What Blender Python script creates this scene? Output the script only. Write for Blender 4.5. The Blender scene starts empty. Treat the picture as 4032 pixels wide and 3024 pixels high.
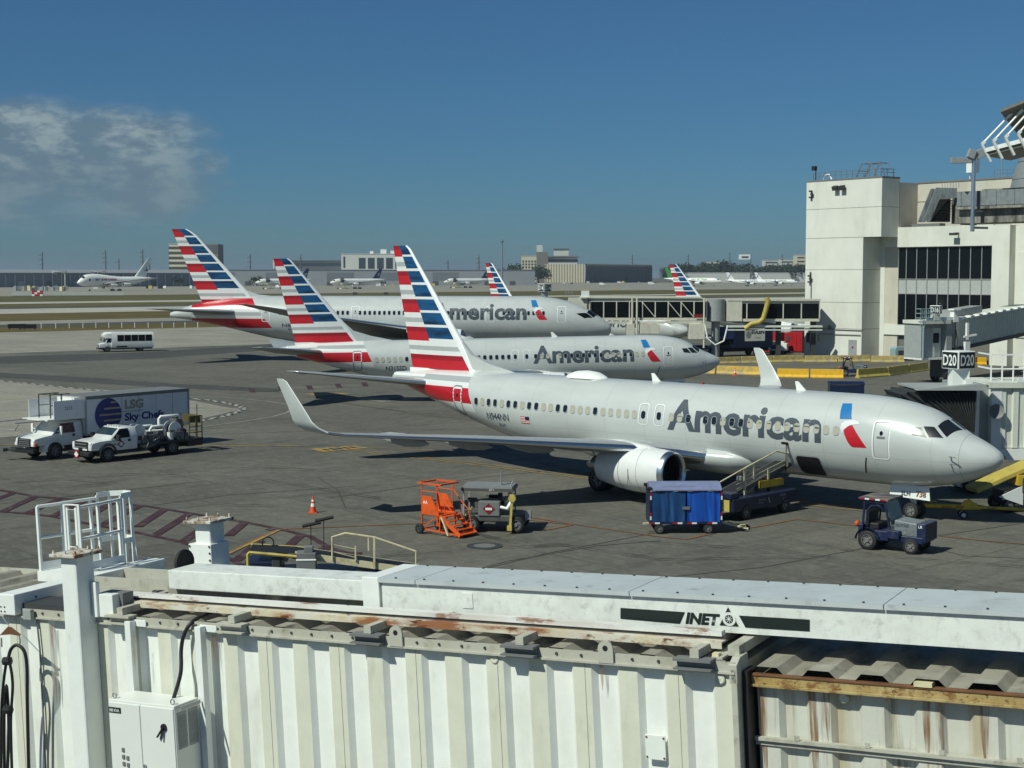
import bpy, bmesh, math, random
from mathutils import Vector, Matrix
R=math.radians
random.seed(7)
C=bpy.data.collections.new('airport'); bpy.context.scene.collection.children.link(C)
SC=bpy.context.scene
# ------------------------------------------------------------ camera, sky, sun, exposure
FPX,PITCH,CAMH=5774.,.074,10.78          # focal length in photo pixels, tilt down, eye height above the apron
cam=bpy.data.cameras.new('camera'); cam.sensor_width=36; cam.lens=36*FPX/4032; cam.clip_start=.1; cam.clip_end=60000
camo=bpy.data.objects.new('camera',cam); C.objects.link(camo); camo.location=(0,0,CAMH); camo.rotation_euler=(math.pi/2-PITCH,0,0); SC.camera=camo
SUN=Vector((-.72,-.58,1.0)).normalized()
SUN_EL=math.asin(SUN.z); SUN_AZ=math.atan2(SUN.x,SUN.y)   # azimuth from +Y towards +X
w=bpy.data.worlds.new('World'); SC.world=w; w.use_nodes=True
def build_world():
    nt=w.node_tree; nt.nodes.clear(); N=nt.nodes.new; L=nt.links.new
    out=N('ShaderNodeOutputWorld'); bg=N('ShaderNodeBackground'); bg.inputs['Strength'].default_value=.052
    sky=N('ShaderNodeTexSky'); sky.sky_type='NISHITA'; sky.sun_disc=False; sky.sun_elevation=SUN_EL; sky.sun_rotation=SUN_AZ
    sky.altitude=0; sky.air_density=1.0; sky.dust_density=.25; sky.ozone_density=3.5
    # the terminal's tinted glass and the humid air: a slight blue-green tone over the whole sky
    tint=N('ShaderNodeMixRGB'); tint.blend_type='MULTIPLY'; tint.inputs['Fac'].default_value=1; L(sky.outputs[0],tint.inputs['Color1'])
    # clouds low in the west (left of the view): noise by direction, limited to an azimuth / elevation window
    tc=N('ShaderNodeTexCoord'); sep=N('ShaderNodeSeparateXYZ'); L(tc.outputs['Generated'],sep.inputs[0])
    def M(op,a,b=None,c=None):
        m=N('ShaderNodeMath'); m.operation=op
        for i,v in enumerate((a,b,c)):
            if v is None: continue
            if isinstance(v,(int,float)): m.inputs[i].default_value=v
            else: L(v,m.inputs[i])
        return m.outputs[0]
    az=M('ARCTAN2',sep.outputs[0],sep.outputs[1]); el=M('ARCSINE',sep.outputs[2])
    tg=N('ShaderNodeValToRGB'); L(el,tg.inputs[0]); e=tg.color_ramp.elements; e[0].position=0; e[0].color=SKY0; e[1].position=.45; e[1].color=SKY2; q=e.new(.09); q.color=SKY1; L(tg.outputs[0],tint.inputs['Color2'])
    comb=N('ShaderNodeCombineXYZ'); L(M('MULTIPLY',az,9.0),comb.inputs[0]); L(M('MULTIPLY',el,20.0),comb.inputs[1])
    def mr(v,a,b,c=0.,d=1.):
        m=N('ShaderNodeMapRange'); m.interpolation_type='SMOOTHSTEP'; L(v,m.inputs[0])
        for i,x in enumerate((a,b,c,d)): m.inputs[i+1].default_value=x
        return m.outputs[0]
    n1=N('ShaderNodeTexNoise'); n1.inputs['Scale'].default_value=1.5; n1.inputs['Detail'].default_value=7; n1.inputs['Roughness'].default_value=.55; n1.inputs['Distortion'].default_value=.0
    L(comb.outputs[0],n1.inputs['Vector'])
    n2=N('ShaderNodeTexNoise'); n2.inputs['Scale'].default_value=4.2; n2.inputs['Detail'].default_value=6; n2.inputs['Roughness'].default_value=.6
    L(comb.outputs[0],n2.inputs['Vector'])
    # a soft bank left of the view: the envelope is broken up by noise, so that its edge is lumpy
    env=M('MULTIPLY',mr(az,-.155,-.245),M('MULTIPLY',mr(el,.0,.06),mr(el,.128,.092)))
    puff=M('SUBTRACT',1.0,M('MINIMUM',M('ADD',M('POWER',M('MULTIPLY',M('ADD',az,.198),90),2),M('POWER',M('MULTIPLY',M('SUBTRACT',el,.0755),95),2)),1.0))
    fld=M('ADD',M('MULTIPLY',env,.80),M('MULTIPLY',M('SUBTRACT',n1.outputs['Fac'],.5),.95))
    dens=M('MULTIPLY',M('ADD',mr(fld,.28,.78),M('MULTIPLY',puff,mr(n1.outputs['Fac'],.3,.6,.2,.6))),.76)
    lit=M('MULTIPLY',mr(n2.outputs['Fac'],.42,.64),mr(el,.050,.100,.30,1.0))
    cc=N('ShaderNodeMixRGB'); L(lit,cc.inputs['Fac']); cc.inputs['Color1'].default_value=(2.7,3.9,4.8,1); cc.inputs['Color2'].default_value=(6.4,7.8,7.8,1)
    mx=N('ShaderNodeMixRGB'); L(dens,mx.inputs['Fac']); L(tint.outputs[0],mx.inputs['Color1']); L(cc.outputs[0],mx.inputs['Color2'])
    L(mx.outputs[0],bg.inputs['Color']); L(bg.outputs[0],out.inputs['Surface'])
SKY0=(.36,.66,.98,1); SKY1=(.36,.69,.98,1); SKY2=(.50,.83,1.0,1)
build_world()
sl=bpy.data.lights.new('sun','SUN'); sl.energy=4.2; sl.angle=R(.5); sl.color=(.945,.98,.85)
so=bpy.data.objects.new('sun',sl); C.objects.link(so); so.rotation_euler=SUN.to_track_quat('Z','Y').to_euler(); so.location=(-60,-40,80)
SC.view_settings.view_transform='Standard'; SC.view_settings.look='None'; SC.view_settings.exposure=0; SC.view_settings.gamma=1
SC.render.engine='CYCLES'
try: SC.cycles.use_denoising=True
except Exception: pass
# ------------------------------------------------------------ photo pixel -> place in the world
def ray(px,py):
    x=(px-2016)/FPX; u=-(py-1512)/FPX
    return Vector((x,math.cos(PITCH)+u*math.sin(PITCH),-math.sin(PITCH)+u*math.cos(PITCH)))
def G(px,py,z=0.):
    r=ray(px,py); t=(z-CAMH)/r.z
    return Vector((0,0,CAMH))+r*t
def AY(px,py,Y):
    r=ray(px,py); return Vector((0,0,CAMH))+r*(Y/r.y)
# ------------------------------------------------------------ materials
MT={}
def nodes(m):
    m.use_nodes=True; nt=m.node_tree; b=nt.nodes['Principled BSDF']
    return nt,b,nt.nodes.new,nt.links.new
def mat(name,col,rough=.5,metal=0.,var=.10,scale=2.5,spec=.5,stretch=(1,1,1),stain=None,stamt=.5,stscale=(3,3,.35),strange=(.52,.68),bump=0.,bscale=20,emit=0.,coat=0.):
    if name in MT: return MT[name]
    m=bpy.data.materials.new(name); MT[name]=m
    nt,b,N,L=nodes(m)
    b.inputs['Roughness'].default_value=rough; b.inputs['Metallic'].default_value=metal; b.inputs['Specular IOR Level'].default_value=spec
    if coat: b.inputs['Coat Weight'].default_value=coat; b.inputs['Coat Roughness'].default_value=.08
    tc=N('ShaderNodeTexCoord'); mp=N('ShaderNodeMapping'); mp.inputs['Scale'].default_value=stretch; L(tc.outputs['Object'],mp.inputs[0])
    nz=N('ShaderNodeTexNoise'); nz.inputs['Scale'].default_value=scale; nz.inputs['Detail'].default_value=6; nz.inputs['Roughness'].default_value=.6; L(mp.outputs[0],nz.inputs['Vector'])
    mr=N('ShaderNodeMapRange'); mr.inputs[1].default_value=.28; mr.inputs[2].default_value=.72; L(nz.outputs['Fac'],mr.inputs[0])
    mx=N('ShaderNodeMixRGB'); L(mr.outputs[0],mx.inputs['Fac'])
    mx.inputs['Color1'].default_value=tuple(c*(1-var) for c in col)+(1,); mx.inputs['Color2'].default_value=tuple(min(1,c*(1+var)) for c in col)+(1,)
    last=mx.outputs[0]
    if stain:
        mp2=N('ShaderNodeMapping'); mp2.inputs['Scale'].default_value=stscale; L(tc.outputs['Object'],mp2.inputs[0])
        n2=N('ShaderNodeTexNoise'); n2.inputs['Scale'].default_value=1; n2.inputs['Detail'].default_value=8; n2.inputs['Roughness'].default_value=.65; L(mp2.outputs[0],n2.inputs['Vector'])
        m2=N('ShaderNodeMapRange'); m2.inputs[1].default_value=strange[0]; m2.inputs[2].default_value=strange[1]; m2.inputs[4].default_value=stamt; L(n2.outputs['Fac'],m2.inputs[0])
        x2=N('ShaderNodeMixRGB'); L(m2.outputs[0],x2.inputs['Fac']); L(last,x2.inputs['Color1']); x2.inputs['Color2'].default_value=tuple(stain)+(1,)
        last=x2.outputs[0]
    L(last,b.inputs['Base Color'])
    if bump:
        nb=N('ShaderNodeTexNoise'); nb.inputs['Scale'].default_value=bscale; nb.inputs['Detail'].default_value=4; L(tc.outputs['Object'],nb.inputs['Vector'])
        bp=N('ShaderNodeBump'); bp.inputs['Strength'].default_value=bump; bp.inputs['Distance'].default_value=.05; L(nb.outputs['Fac'],bp.inputs['Height']); L(bp.outputs[0],b.inputs['Normal'])
    if emit:
        b.inputs['Emission Color'].default_value=tuple(col)+(1,); b.inputs['Emission Strength'].default_value=emit
    return m
def srgb(r,g,b):
    f=lambda c:((c/255+.055)/1.055)**2.4 if c>10 else c/255/12.92
    return (f(r),f(g),f(b))
mat('white_paint',(.74,.76,.73),.45,var=.05,stain=(.36,.34,.28),stamt=.35,stscale=(1.5,1.5,.5),strange=(.55,.75))
mat('fresh_white',(.80,.81,.78),.4,var=.03)
mat('grey_paint',(.30,.31,.31),.5)
mat('mid_grey',(.17,.175,.175),.55)
mat('dark_grey',(.045,.047,.05),.6)
mat('black',(.012,.012,.013),.6,var=.2)
mat('rubber',(.014,.014,.014),.75,var=.25)
mat('hub_grey',(.17,.17,.165),.5)
mat('navy',(.008,.016,.052),.4,var=.15)
mat('tug_blue',(.008,.016,.058),.4,var=.2,stain=(.10,.10,.10),stamt=.3,stscale=(3,3,2))
mat('yellow',(.62,.42,.03),.5,var=.12,stain=(.12,.09,.03),stamt=.6,stscale=(2,2,1.5))
mat('dull_yellow',(.50,.40,.09),.55,var=.12,stain=(.16,.13,.05),stamt=.6,stscale=(2,2,1.5))
mat('concrete_yellow',(.52,.39,.12),.8,var=.15,stain=(.28,.25,.18),stamt=.85,stscale=(1.1,1.1,1.4),strange=(.45,.62))
mat('cream',(.66,.60,.38),.5,var=.08,stain=(.25,.16,.06),stamt=.5,stscale=(3,3,3))
mat('orange',(.72,.10,.012),.45,var=.12,stain=(.25,.07,.02),stamt=.5,stscale=(3,3,3))
mat('worn_yellow',(.62,.40,.06),.7,var=.15,stain=(.34,.28,.17),stamt=.9,stscale=(1.2,1.2,1.6),strange=(.46,.60))
mat('barrier_yellow',(.74,.42,.015),.5,var=.10,stain=(.12,.09,.03),stamt=.6,stscale=(2,2,1.5),strange=(.58,.72))
mat('red',(.36,.010,.016),.45,var=.12)
mat('dark_red',(.20,.012,.02),.5,var=.15)
mat('cockpit_glass',(.012,.014,.016),.30,var=.2,spec=.9)
mat('glass_dark',(.006,.008,.010),.06,var=.2,spec=.22)
mat('glass_blue',(.025,.04,.05),.05,var=.2,spec=.6)
mat('chrome',(.74,.75,.75),.30,1.,var=.04)
mat('steel',(.42,.43,.44),.35,.9,var=.1)
mat('galv',(.36,.37,.37),.5,.5,var=.12)
mat('asphalt_paint_black',(.02,.02,.02),.8)
mat('ground_white',(.36,.36,.33),.8,var=.15,scale=1.2)
mat('ground_yellow',(.36,.23,.05),.8,var=.25,scale=1.5,stain=(.12,.11,.10),stamt=.8,stscale=(.8,.8,.8),strange=(.45,.62))
mat('ground_orange',(.23,.095,.03),.8,var=.25,scale=1.5,stain=(.12,.11,.10),stamt=.7,stscale=(.8,.8,.8),strange=(.47,.66))
mat('ground_maroon',(.046,.015,.020),.8,var=.3,scale=1.2,stain=(.13,.12,.115),stamt=.55,stscale=(1.4,1.4,1.4),strange=(.52,.66))
# ------------------------------------------------------------ mesh builder
class MB:
    def __init__(s): s.V=[]; s.F=[]; s.I=[]
    def add(s,vs,fs,mi=0):
        o=len(s.V); s.V+= [tuple(v) for v in vs]
        for f in fs: s.F.append(tuple(i+o for i in f)); s.I.append(mi)
    def box(s,c,d,rot=None,mi=0):
        x,y,z=d[0]/2,d[1]/2,d[2]/2; c=Vector(c)
        vs=[Vector((a*x,b*y,e*z)) for a in(-1,1) for b in(-1,1) for e in(-1,1)]
        if rot is not None: vs=[rot@v for v in vs]
        s.add([c+v for v in vs],[(0,1,3,2),(4,6,7,5),(0,4,5,1),(2,3,7,6),(0,2,6,4),(1,5,7,3)],mi)
        return s
    def bb(s,x0,x1,y0,y1,z0,z1,mi=0): return s.box(((x0+x1)/2,(y0+y1)/2,(z0+z1)/2),(abs(x1-x0),abs(y1-y0),abs(z1-z0)),None,mi)
    def bar(s,p,q,wd,h=None,mi=0,up=(0,0,1)):
        p=Vector(p);q=Vector(q);h=h or wd; d=q-p; l=d.length
        if l<1e-6: return s
        d/=l; u=Vector(up); 
        if abs(d.dot(u))>.98: u=Vector((1,0,0)) if abs(d.x)<.9 else Vector((0,1,0))
        sd=d.cross(u).normalized(); u=sd.cross(d)
        vs=[]
        for e in(p,q):
            for a,b in((-1,-1),(1,-1),(1,1),(-1,1)): vs.append(e+sd*a*wd/2+u*b*h/2)
        s.add(vs,[(3,2,1,0),(4,5,6,7),(0,1,5,4),(1,2,6,5),(2,3,7,6),(3,0,4,7)],mi); return s
    def cone(s,p,q,r0,r1,n=12,mi=0,caps=True):
        p=Vector(p);q=Vector(q); d=(q-p).normalized(); u=d.orthogonal().normalized(); v=d.cross(u); vs=[]
        for e,r in((p,r0),(q,r1)):
            for i in range(n):
                a=2*math.pi*i/n; vs.append(e+(u*math.cos(a)+v*math.sin(a))*r)
        fs=[(i,(i+1)%n,n+(i+1)%n,n+i) for i in range(n)]
        if caps: fs+=[tuple(range(n))[::-1],tuple(range(n,2*n))]
        s.add(vs,fs,mi); return s
    def cyl(s,p,q,r,n=12,mi=0): return s.cone(p,q,r,r,n,mi)
    def tube(s,pts,r,n=8,mi=0,closed=False):
        pts=[Vector(p) for p in pts]; rings=[]; prev=None
        m=len(pts)
        for i,p in enumerate(pts):
            a=pts[i-1] if (i or closed) else p; b=pts[(i+1)%m] if (i<m-1 or closed) else p
            d=(b-a).normalized()
            if prev is None: u=d.orthogonal().normalized()
            else:
                u=prev-d*prev.dot(d)
                u=u.normalized() if u.length>1e-5 else d.orthogonal().normalized()
            prev=u; v=d.cross(u)
            rings.append([p+(u*math.cos(2*math.pi*k/n)+v*math.sin(2*math.pi*k/n))*r for k in range(n)])
        return s.loft(rings,mi,wrap=True,caps=not closed,closed=closed)
    def loft(s,rings,mi=0,wrap=True,caps=True,closed=False,mifun=None):
        n=len(rings[0]); o=len(s.V)
        for r in rings: s.V+=[tuple(v) for v in r]
        m=len(rings); J=n if wrap else n-1
        for i in range(m if closed else m-1):
            for j in range(J):
                a=i*n+j; b=i*n+(j+1)%n; c=((i+1)%m)*n+(j+1)%n; d=((i+1)%m)*n+j
                s.F.append((o+a,o+b,o+c,o+d)); s.I.append(mifun(i,j) if mifun else mi)
        if caps and not closed:
            s.F.append(tuple(o+k for k in range(n))[::-1]); s.I.append(mi)
            s.F.append(tuple(o+(m-1)*n+k for k in range(n))); s.I.append(mi)
        return s
    def lathe(s,prof,p,axis,n=24,mi=0,sq=(1,1),mifun=None,caps=True):
        """prof: list of (distance along axis, radius)"""
        p=Vector(p); d=Vector(axis).normalized(); 
        u=Vector((0,0,1)) if abs(d.z)<.9 else Vector((1,0,0)); u=(u-d*u.dot(d)).normalized(); v=d.cross(u)
        rings=[[p+d*t+(u*math.cos(2*math.pi*k/n)*sq[0]+v*math.sin(2*math.pi*k/n)*sq[1])*r for k in range(n)] for t,r in prof]
        return s.loft(rings,mi,True,caps,False,mifun)
    def wheel(s,c,axis,r,wd,mt=0,mh=1,n=20):
        c=Vector(c); d=Vector(axis).normalized(); h=wd/2
        s.lathe([(-h,r*.62),(-h,r*.88),(-h*.75,r),(h*.75,r),(h,r*.88),(h,r*.62)],c,d,n,mt,caps=False)
        s.lathe([(-h*1.05,r*.10),(-h*1.02,r*.20),(-h*.62,r*.24),(-h*.70,r*.50),(-h*.99,r*.56),(-h*.99,r*.63),(h*.99,r*.63),(h*.99,r*.56),(h*.70,r*.50),(h*.62,r*.24),(h*1.02,r*.20),(h*1.05,r*.10)],c,d,n,mh,mifun=lambda i,j:mt if (i in(3,7) or (i in(2,8) and j%4==0)) else mh)
        return s
    def poly(s,pts,mi=0): s.add(pts,[tuple(range(len(pts)))],mi); return s
    def prism(s,pts2,fn,t0,t1,mi=0):
        """pts2: outline; fn(u,v,t)->3d point"""
        n=len(pts2); vs=[fn(a,b,t0) for a,b in pts2]+[fn(a,b,t1) for a,b in pts2]
        s.add(vs,[tuple(range(n))[::-1],tuple(range(n,2*n))]+[(i,(i+1)%n,n+(i+1)%n,n+i) for i in range(n)],mi); return s
    def build(s,name,mats,parent=None,smooth=0,bevel=0,normals=True):
        me=bpy.data.meshes.new(name); me.from_pydata(s.V,[],s.F); 
        if not isinstance(mats,(list,tuple)): mats=[mats]
        for m in mats: me.materials.append(MT[m] if isinstance(m,str) else m)
        me.polygons.foreach_set('material_index',s.I)
        if normals:
            b=bmesh.new(); b.from_mesh(me); bmesh.ops.recalc_face_normals(b,faces=b.faces); b.to_mesh(me); b.free()
        if smooth:
            me.polygons.foreach_set('use_smooth',[True]*len(me.polygons)); me.set_sharp_from_angle(angle=R(smooth))
        me.update()
        o=bpy.data.objects.new(name,me); C.objects.link(o)
        if parent is not None: o.parent=parent
        if bevel:
            bv=o.modifiers.new('b','BEVEL'); bv.width=bevel; bv.segments=2; bv.limit_method='ANGLE'; bv.angle_limit=R(40)
        return o
def tag(o,label=None,cat=None,group=None,kind=None):
    if label: o['label']=label
    if cat: o['category']=cat
    if group: o['group']=group
    if kind: o['kind']=kind
    return o
def thing(name,label,cat,loc=(0,0,0),rz=0.,group=None):
    o=bpy.data.objects.new(name,None); C.objects.link(o); o.empty_display_size=.2; o.location=loc; o.rotation_euler=(0,0,rz)
    return tag(o,label,cat,group)
def kids(o): return [c for c in C.objects if c.parent==o]
def dup(o,loc=None,rz=None,label=None,parent=None):
    c=o.copy(); C.objects.link(c)
    if parent is not None: c.parent=parent
    if loc is not None: c.location=loc
    if rz is not None: c.rotation_euler=(0,0,rz)
    if label: c['label']=label
    for k in kids(o): dup(k,parent=c)
    return c
def text_mesh(body,size=1.,bold=0.,shear=0.,spacing=1.,res=3):
    cu=bpy.data.curves.new('lettering','FONT'); cu.body=body; cu.size=size; cu.offset=bold; cu.shear=shear; cu.space_character=spacing; cu.resolution_u=res
    o=bpy.data.objects.new('lettering',cu); C.objects.link(o)
    bpy.context.view_layer.update()
    dg=bpy.context.evaluated_depsgraph_get(); me=bpy.data.meshes.new_from_object(o.evaluated_get(dg)); bpy.data.objects.remove(o)
    return me
def text(name,body,m,parent,fn,w=None,h=None,bold=.0,shear=0.,cut=None,spacing=1.,origin='LB'):
    """lettering: fn(u,v)->3d point; scaled to width w and height h"""
    me=text_mesh(body,1.,bold,shear,spacing)
    xs=[v.co.x for v in me.vertices]; ys=[v.co.y for v in me.vertices]
    x0,x1,y0,y1=min(xs),max(xs),min(ys),max(ys)
    kx=(w/(x1-x0)) if w else None; ky=(h/(y1-y0)) if h else None
    kx=kx or ky; ky=ky or kx
    b=bmesh.new(); b.from_mesh(me)
    for v in b.verts: v.co.x=(v.co.x-x0)*kx; v.co.y=(v.co.y-y0)*ky; v.co.z=0
    if cut:
        hh=(y1-y0)*ky; n=int(hh/cut)
        for i in range(1,n+1):
            bmesh.ops.bisect_plane(b,geom=b.verts[:]+b.edges[:]+b.faces[:],plane_co=(0,i*cut,0),plane_no=(0,1,0))
    for v in b.verts: v.co=Vector(fn(v.co.x,v.co.y))
    b.to_mesh(me); b.free(); me.materials.clear(); me.materials.append(MT[m])
    o=bpy.data.objects.new(name,me); C.objects.link(o); o.parent=parent
    return o
def flat(o,ux,uy,off=(0,0,0)):
    """plane frame for lettering"""
    o=Vector(o)+Vector(off); ux=Vector(ux).normalized(); uy=Vector(uy).normalized()
    return lambda a,b:o+ux*a+uy*b
# ------------------------------------------------------------ ground, pavement, grass, markings
RUN=Vector((.755,.656,0)); NRM=Vector((-.656,.755,0))     # runway direction and the direction across it
RA=math.atan2(RUN.y,RUN.x)
def pavement(name,base,dark,slab=7.6,joint=.05,jcol=(.035,.034,.033),stain_amt=.75,streak=True):
    m=bpy.data.materials.new(name); MT[name]=m; nt,b,N,L=nodes(m); b.inputs['Roughness'].default_value=.85; b.inputs['Specular IOR Level'].default_value=.25
    tc=N('ShaderNodeTexCoord'); mp=N('ShaderNodeMapping'); mp.inputs['Rotation'].default_value=(0,0,-RA); L(tc.outputs['Object'],mp.inputs[0])
    def noise(sc,det,ro,vec,st=None):
        v=vec
        if st:
            q=N('ShaderNodeMapping'); q.inputs['Scale'].default_value=st; L(vec,q.inputs[0]); v=q.outputs[0]
        n=N('ShaderNodeTexNoise'); n.inputs['Scale'].default_value=sc; n.inputs['Detail'].default_value=det; n.inputs['Roughness'].default_value=ro; L(v,n.inputs['Vector']); return n.outputs['Fac']
    def mr(v,a,b_,c,d):
        q=N('ShaderNodeMapRange'); L(v,q.inputs[0])
        for i,x in enumerate((a,b_,c,d)): q.inputs[i+1].default_value=x
        return q.outputs[0]
    def mix(f,c1,c2,mode='MIX'):
        q=N('ShaderNodeMixRGB'); q.blend_type=mode
        for k,v in(('Fac',f),('Color1',c1),('Color2',c2)):
            if isinstance(v,(tuple,list)): q.inputs[k].default_value=tuple(v)+((1,) if len(v)==3 else ())
            elif isinstance(v,(int,float)): q.inputs[k].default_value=v
            else: L(v,q.inputs[k])
        return q.outputs[0]
    P=mp.outputs[0]
    br=N('ShaderNodeTexBrick'); br.offset=0; br.squash=1; br.inputs['Scale'].default_value=1; br.inputs['Brick Width'].default_value=slab; br.inputs['Row Height'].default_value=slab
    br.inputs['Mortar Size'].default_value=joint; br.inputs['Mortar Smooth'].default_value=.3
    br.inputs['Color1'].default_value=(.86,.86,.86,1); br.inputs['Color2'].default_value=(1.10,1.08,1.05,1); br.inputs['Mortar'].default_value=(.62,.61,.60,1)
    L(P,br.inputs['Vector'])
    c=mix(mr(noise(.06,6,.6,P),.3,.7,0,1),base,dark)
    c=mix(mr(noise(.16,4,.6,P,(1,.5,1)),.40,.62,0,.55),c,tuple(x*.80 for x in dark))
    c=mix(mr(noise(.5,5,.62,P),.35,.75,0,.45),c,tuple(x*1.25 for x in base))
    c=mix(1.,c,br.outputs['Color'],'MULTIPLY')
    # oil and tyre stains with shapes of their own
    c=mix(mr(noise(.22,7,.65,P,(.4,1.3,1)),.56,.72,0,stain_amt),c,tuple(x*.42 for x in dark))
    c=mix(mr(noise(1.1,7,.7,P,(.5,1.6,1)),.50,.68,0,.60),c,tuple(x*.55 for x in dark))
    c=mix(mr(noise(2.2,8,.72,P,(1.3,.5,1)),.50,.68,0,.6),c,tuple(x*1.45 for x in base))
    c=mix(mr(noise(5.5,6,.7,P,(.7,1.5,1)),.52,.66,0,.55),c,tuple(x*.62 for x in dark))
    c=mix(mr(noise(14,4,.7,P),.3,.7,-.0,.35),c,tuple(x*.7 for x in dark))
    L(c,b.inputs['Base Color'])
    nb=N('ShaderNodeBump'); nb.inputs['Strength'].default_value=.15; nb.inputs['Distance'].default_value=.02; L(noise(9,4,.6,P),nb.inputs['Height']); L(nb.outputs[0],b.inputs['Normal'])
    return m
pavement('apron_concrete',(.160,.154,.130),(.110,.107,.093))
pavement('light_concrete',(.32,.30,.25),(.255,.245,.21),stain_amt=.35)
pavement('pale_concrete',(.45,.43,.37),(.37,.36,.32),slab=15,stain_amt=.2)
pavement('asphalt',(.085,.084,.080),(.065,.065,.063),slab=60,stain_amt=.3)
def grassmat(name,a,b_):
    m=mat(name,a,.95,var=.25,scale=.08,stain=b_,stamt=.8,stscale=(.02,.05,.05),strange=(.45,.6),spec=.1); return m
grassmat('green_grass',(.088,.085,.034),(.125,.105,.05))
grassmat('brown_grass',(.115,.088,.035),(.085,.08,.03))
def sheet(name,pts,z,m,kind='structure'):
    mb=MB(); mb.poly([(p[0],p[1],z) for p in pts]); o=mb.build(name,m); 
    if o.data.polygons[0].normal.z<0: o.data.flip_normals()
    o['kind']=kind; return o
sheet('ground',[(-9000,-300),(9000,-300),(9000,16000),(-9000,16000)],0,'apron_concrete')
def band(name,m0,m1,m,z,a0=-900,a1=2600):
    P=[RUN*a0+NRM*m0,RUN*a1+NRM*m0,RUN*a1+NRM*m1,RUN*a0+NRM*m1]
    return sheet(name,P,z,m)
band('taxiway_concrete',199,272,'light_concrete',.010,-620)
band('grass_verge',272,299,'brown_grass',.016)
band('service_road',299,315,'asphalt',.014)
band('taxiway_concrete',315,338,'light_concrete',.010)
band('grass_verge',338,404,'brown_grass',.016)
band('runway_concrete',404,461,'pale_concrete',.010)
band('runway_shoulder',461,482,'asphalt',.014)
band('grass_verge',482,542,'green_grass',.016)
band('taxiway_concrete',542,578,'pale_concrete',.010)
band('grass_verge',578,745,'green_grass',.016)
band('cargo_apron',745,1500,'light_concrete',.010,-900,5200)
# lighter and darker paving patches of the near apron
gp=lambda L_:[G(*p) for p in L_]
sheet('apron_patch',gp([(-200,1552),(0,1498),(330,1530),(600,1548),(905,1606),(955,1610),(770,1655),(300,1700),(-200,1740)]),.006,'light_concrete')
sheet('apron_strip',gp([(-200,1410),(600,1386),(1150,1350),(1150,1372),(600,1412),(-200,1440)]),.006,'asphalt')
sheet('apron_strip',gp([(-200,1455),(0,1468),(420,1492),(700,1512),(1100,1530),(1100,1545),(700,1530),(420,1512),(0,1486),(-200,1478)]),.008,'asphalt')
def strip(name,pts,wd,m,z=.02,world=False):
    """painted line along a run of photo points on the ground"""
    P=[Vector((p[0],p[1],0)) if world else G(*p) for p in pts]; P=[Vector((p.x,p.y,0)) for p in P]
    mb=MB(); Lr=[];Rr=[]
    for i,p in enumerate(P):
        a=P[max(i-1,0)]; b=P[min(i+1,len(P)-1)]; d=(b-a).normalized(); n=Vector((-d.y,d.x,0))
        Lr.append(p+n*wd/2+Vector((0,0,z))); Rr.append(p-n*wd/2+Vector((0,0,z)))
    for i in range(len(P)-1): mb.poly([Rr[i],Rr[i+1],Lr[i+1],Lr[i]])
    o=mb.build(name,m); o['kind']='structure'; return o
def dashes(name,pts,wd,m,on,off,z=.022,rows=1):
    P=[G(*p) for p in pts]; mb=MB(); acc=0.; k=0
    for a,b in zip(P,P[1:]):
        d=(b-a); l=d.length; d/=l; n=Vector((-d.y,d.x,0)); t=0
        while t<l:
            e=min(t+on,l); sgn=1 if (k%2 or rows==1) else -1
            c0=a+d*t+n*(wd/2*sgn*(rows-1)); c1=a+d*e+n*(wd/2*sgn*(rows-1)); zz=Vector((0,0,z))
            mb.poly([c0-n*wd/2+zz,c1-n*wd/2+zz,c1+n*wd/2+zz,c0+n*wd/2+zz]); t=e+off; k+=1
    o=mb.build(name,m); o['kind']='structure'; return o
# black and white "zipper" edge of the service road
zl=[(-60,1493),(80,1507),(200,1520),(330,1532),(400,1540)]
zr=[(725,1567),(830,1577),(905,1590),(950,1602),(958,1611),(940,1621),(880,1640),(800,1655),(770,1662)]
for z in (zl,zr):
    strip('road_edge_marking',z,.55,'asphalt_paint_black',.018); dashes('road_edge_marking',z,.27,'ground_white',.9,0,rows=2)
strip('guide_line',[(739,1561),(900,1566),(1050,1580),(1128,1592),(1146,1598),(1150,1603),(1149,1609),(1143,1617),(1125,1627),(1080,1640),(960,1660),(780,1683)],.13,'ground_white')
strip('guide_line',[(-50,1572),(272,1573)],.13,'ground_yellow')
# parking-stand box with dark red squares between two thin lines (behind the near tail)
strip('stand_line',[(905,1533),(1000,1527),(1200,1519),(1420,1508)],.12,'asphalt_paint_black')
strip('stand_line',[(905,1548),(1000,1543),(1200,1534),(1500,1521)],.12,'asphalt_paint_black')
for q in [(988,1537),(1104,1531),(1215,1526),(1328,1518),(1432,1513)]:
    strip('stand_square',[(q[0],q[1]-7),(q[0]+8,q[1]+8)],.55,'ground_maroon',.024)
mat('joint_grey',(.055,.053,.05),.9)
# joints / dark seam lines across the apron
for s in ([(-50,1400),(600,1378),(1129,1353)],[(-50,1428),(600,1414),(1130,1392)],[(-50,1466),(300,1483),(760,1510),(1200,1545),(1500,1560)],[(-50,1730),(80,1716),(420,1700)],[(775,1712),(1200,1698),(1800,1690)],[(-50,1792),(140,1776)],
          [(780,1745),(1100,1758),(1240,1754),(1600,1768)],[(1240,1570),(1360,1590),(1600,1622),(1900,1645)],[(1245,1564),(1420,1598),(1660,1634),(1900,1656)],[(1890,2245),(2150,2180),(2600,2095),(2800,2060)],[(2560,2280),(3000,2235),(3560,2130),(4032,2060)],[(1300,1960),(1900,1880),(2200,1850)],[(600,1990),(900,1950),(1400,1915)],[(0,1985),(500,1930),(760,1900)]):
    strip('apron_joint',s,.07,'joint_grey',.012)
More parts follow.
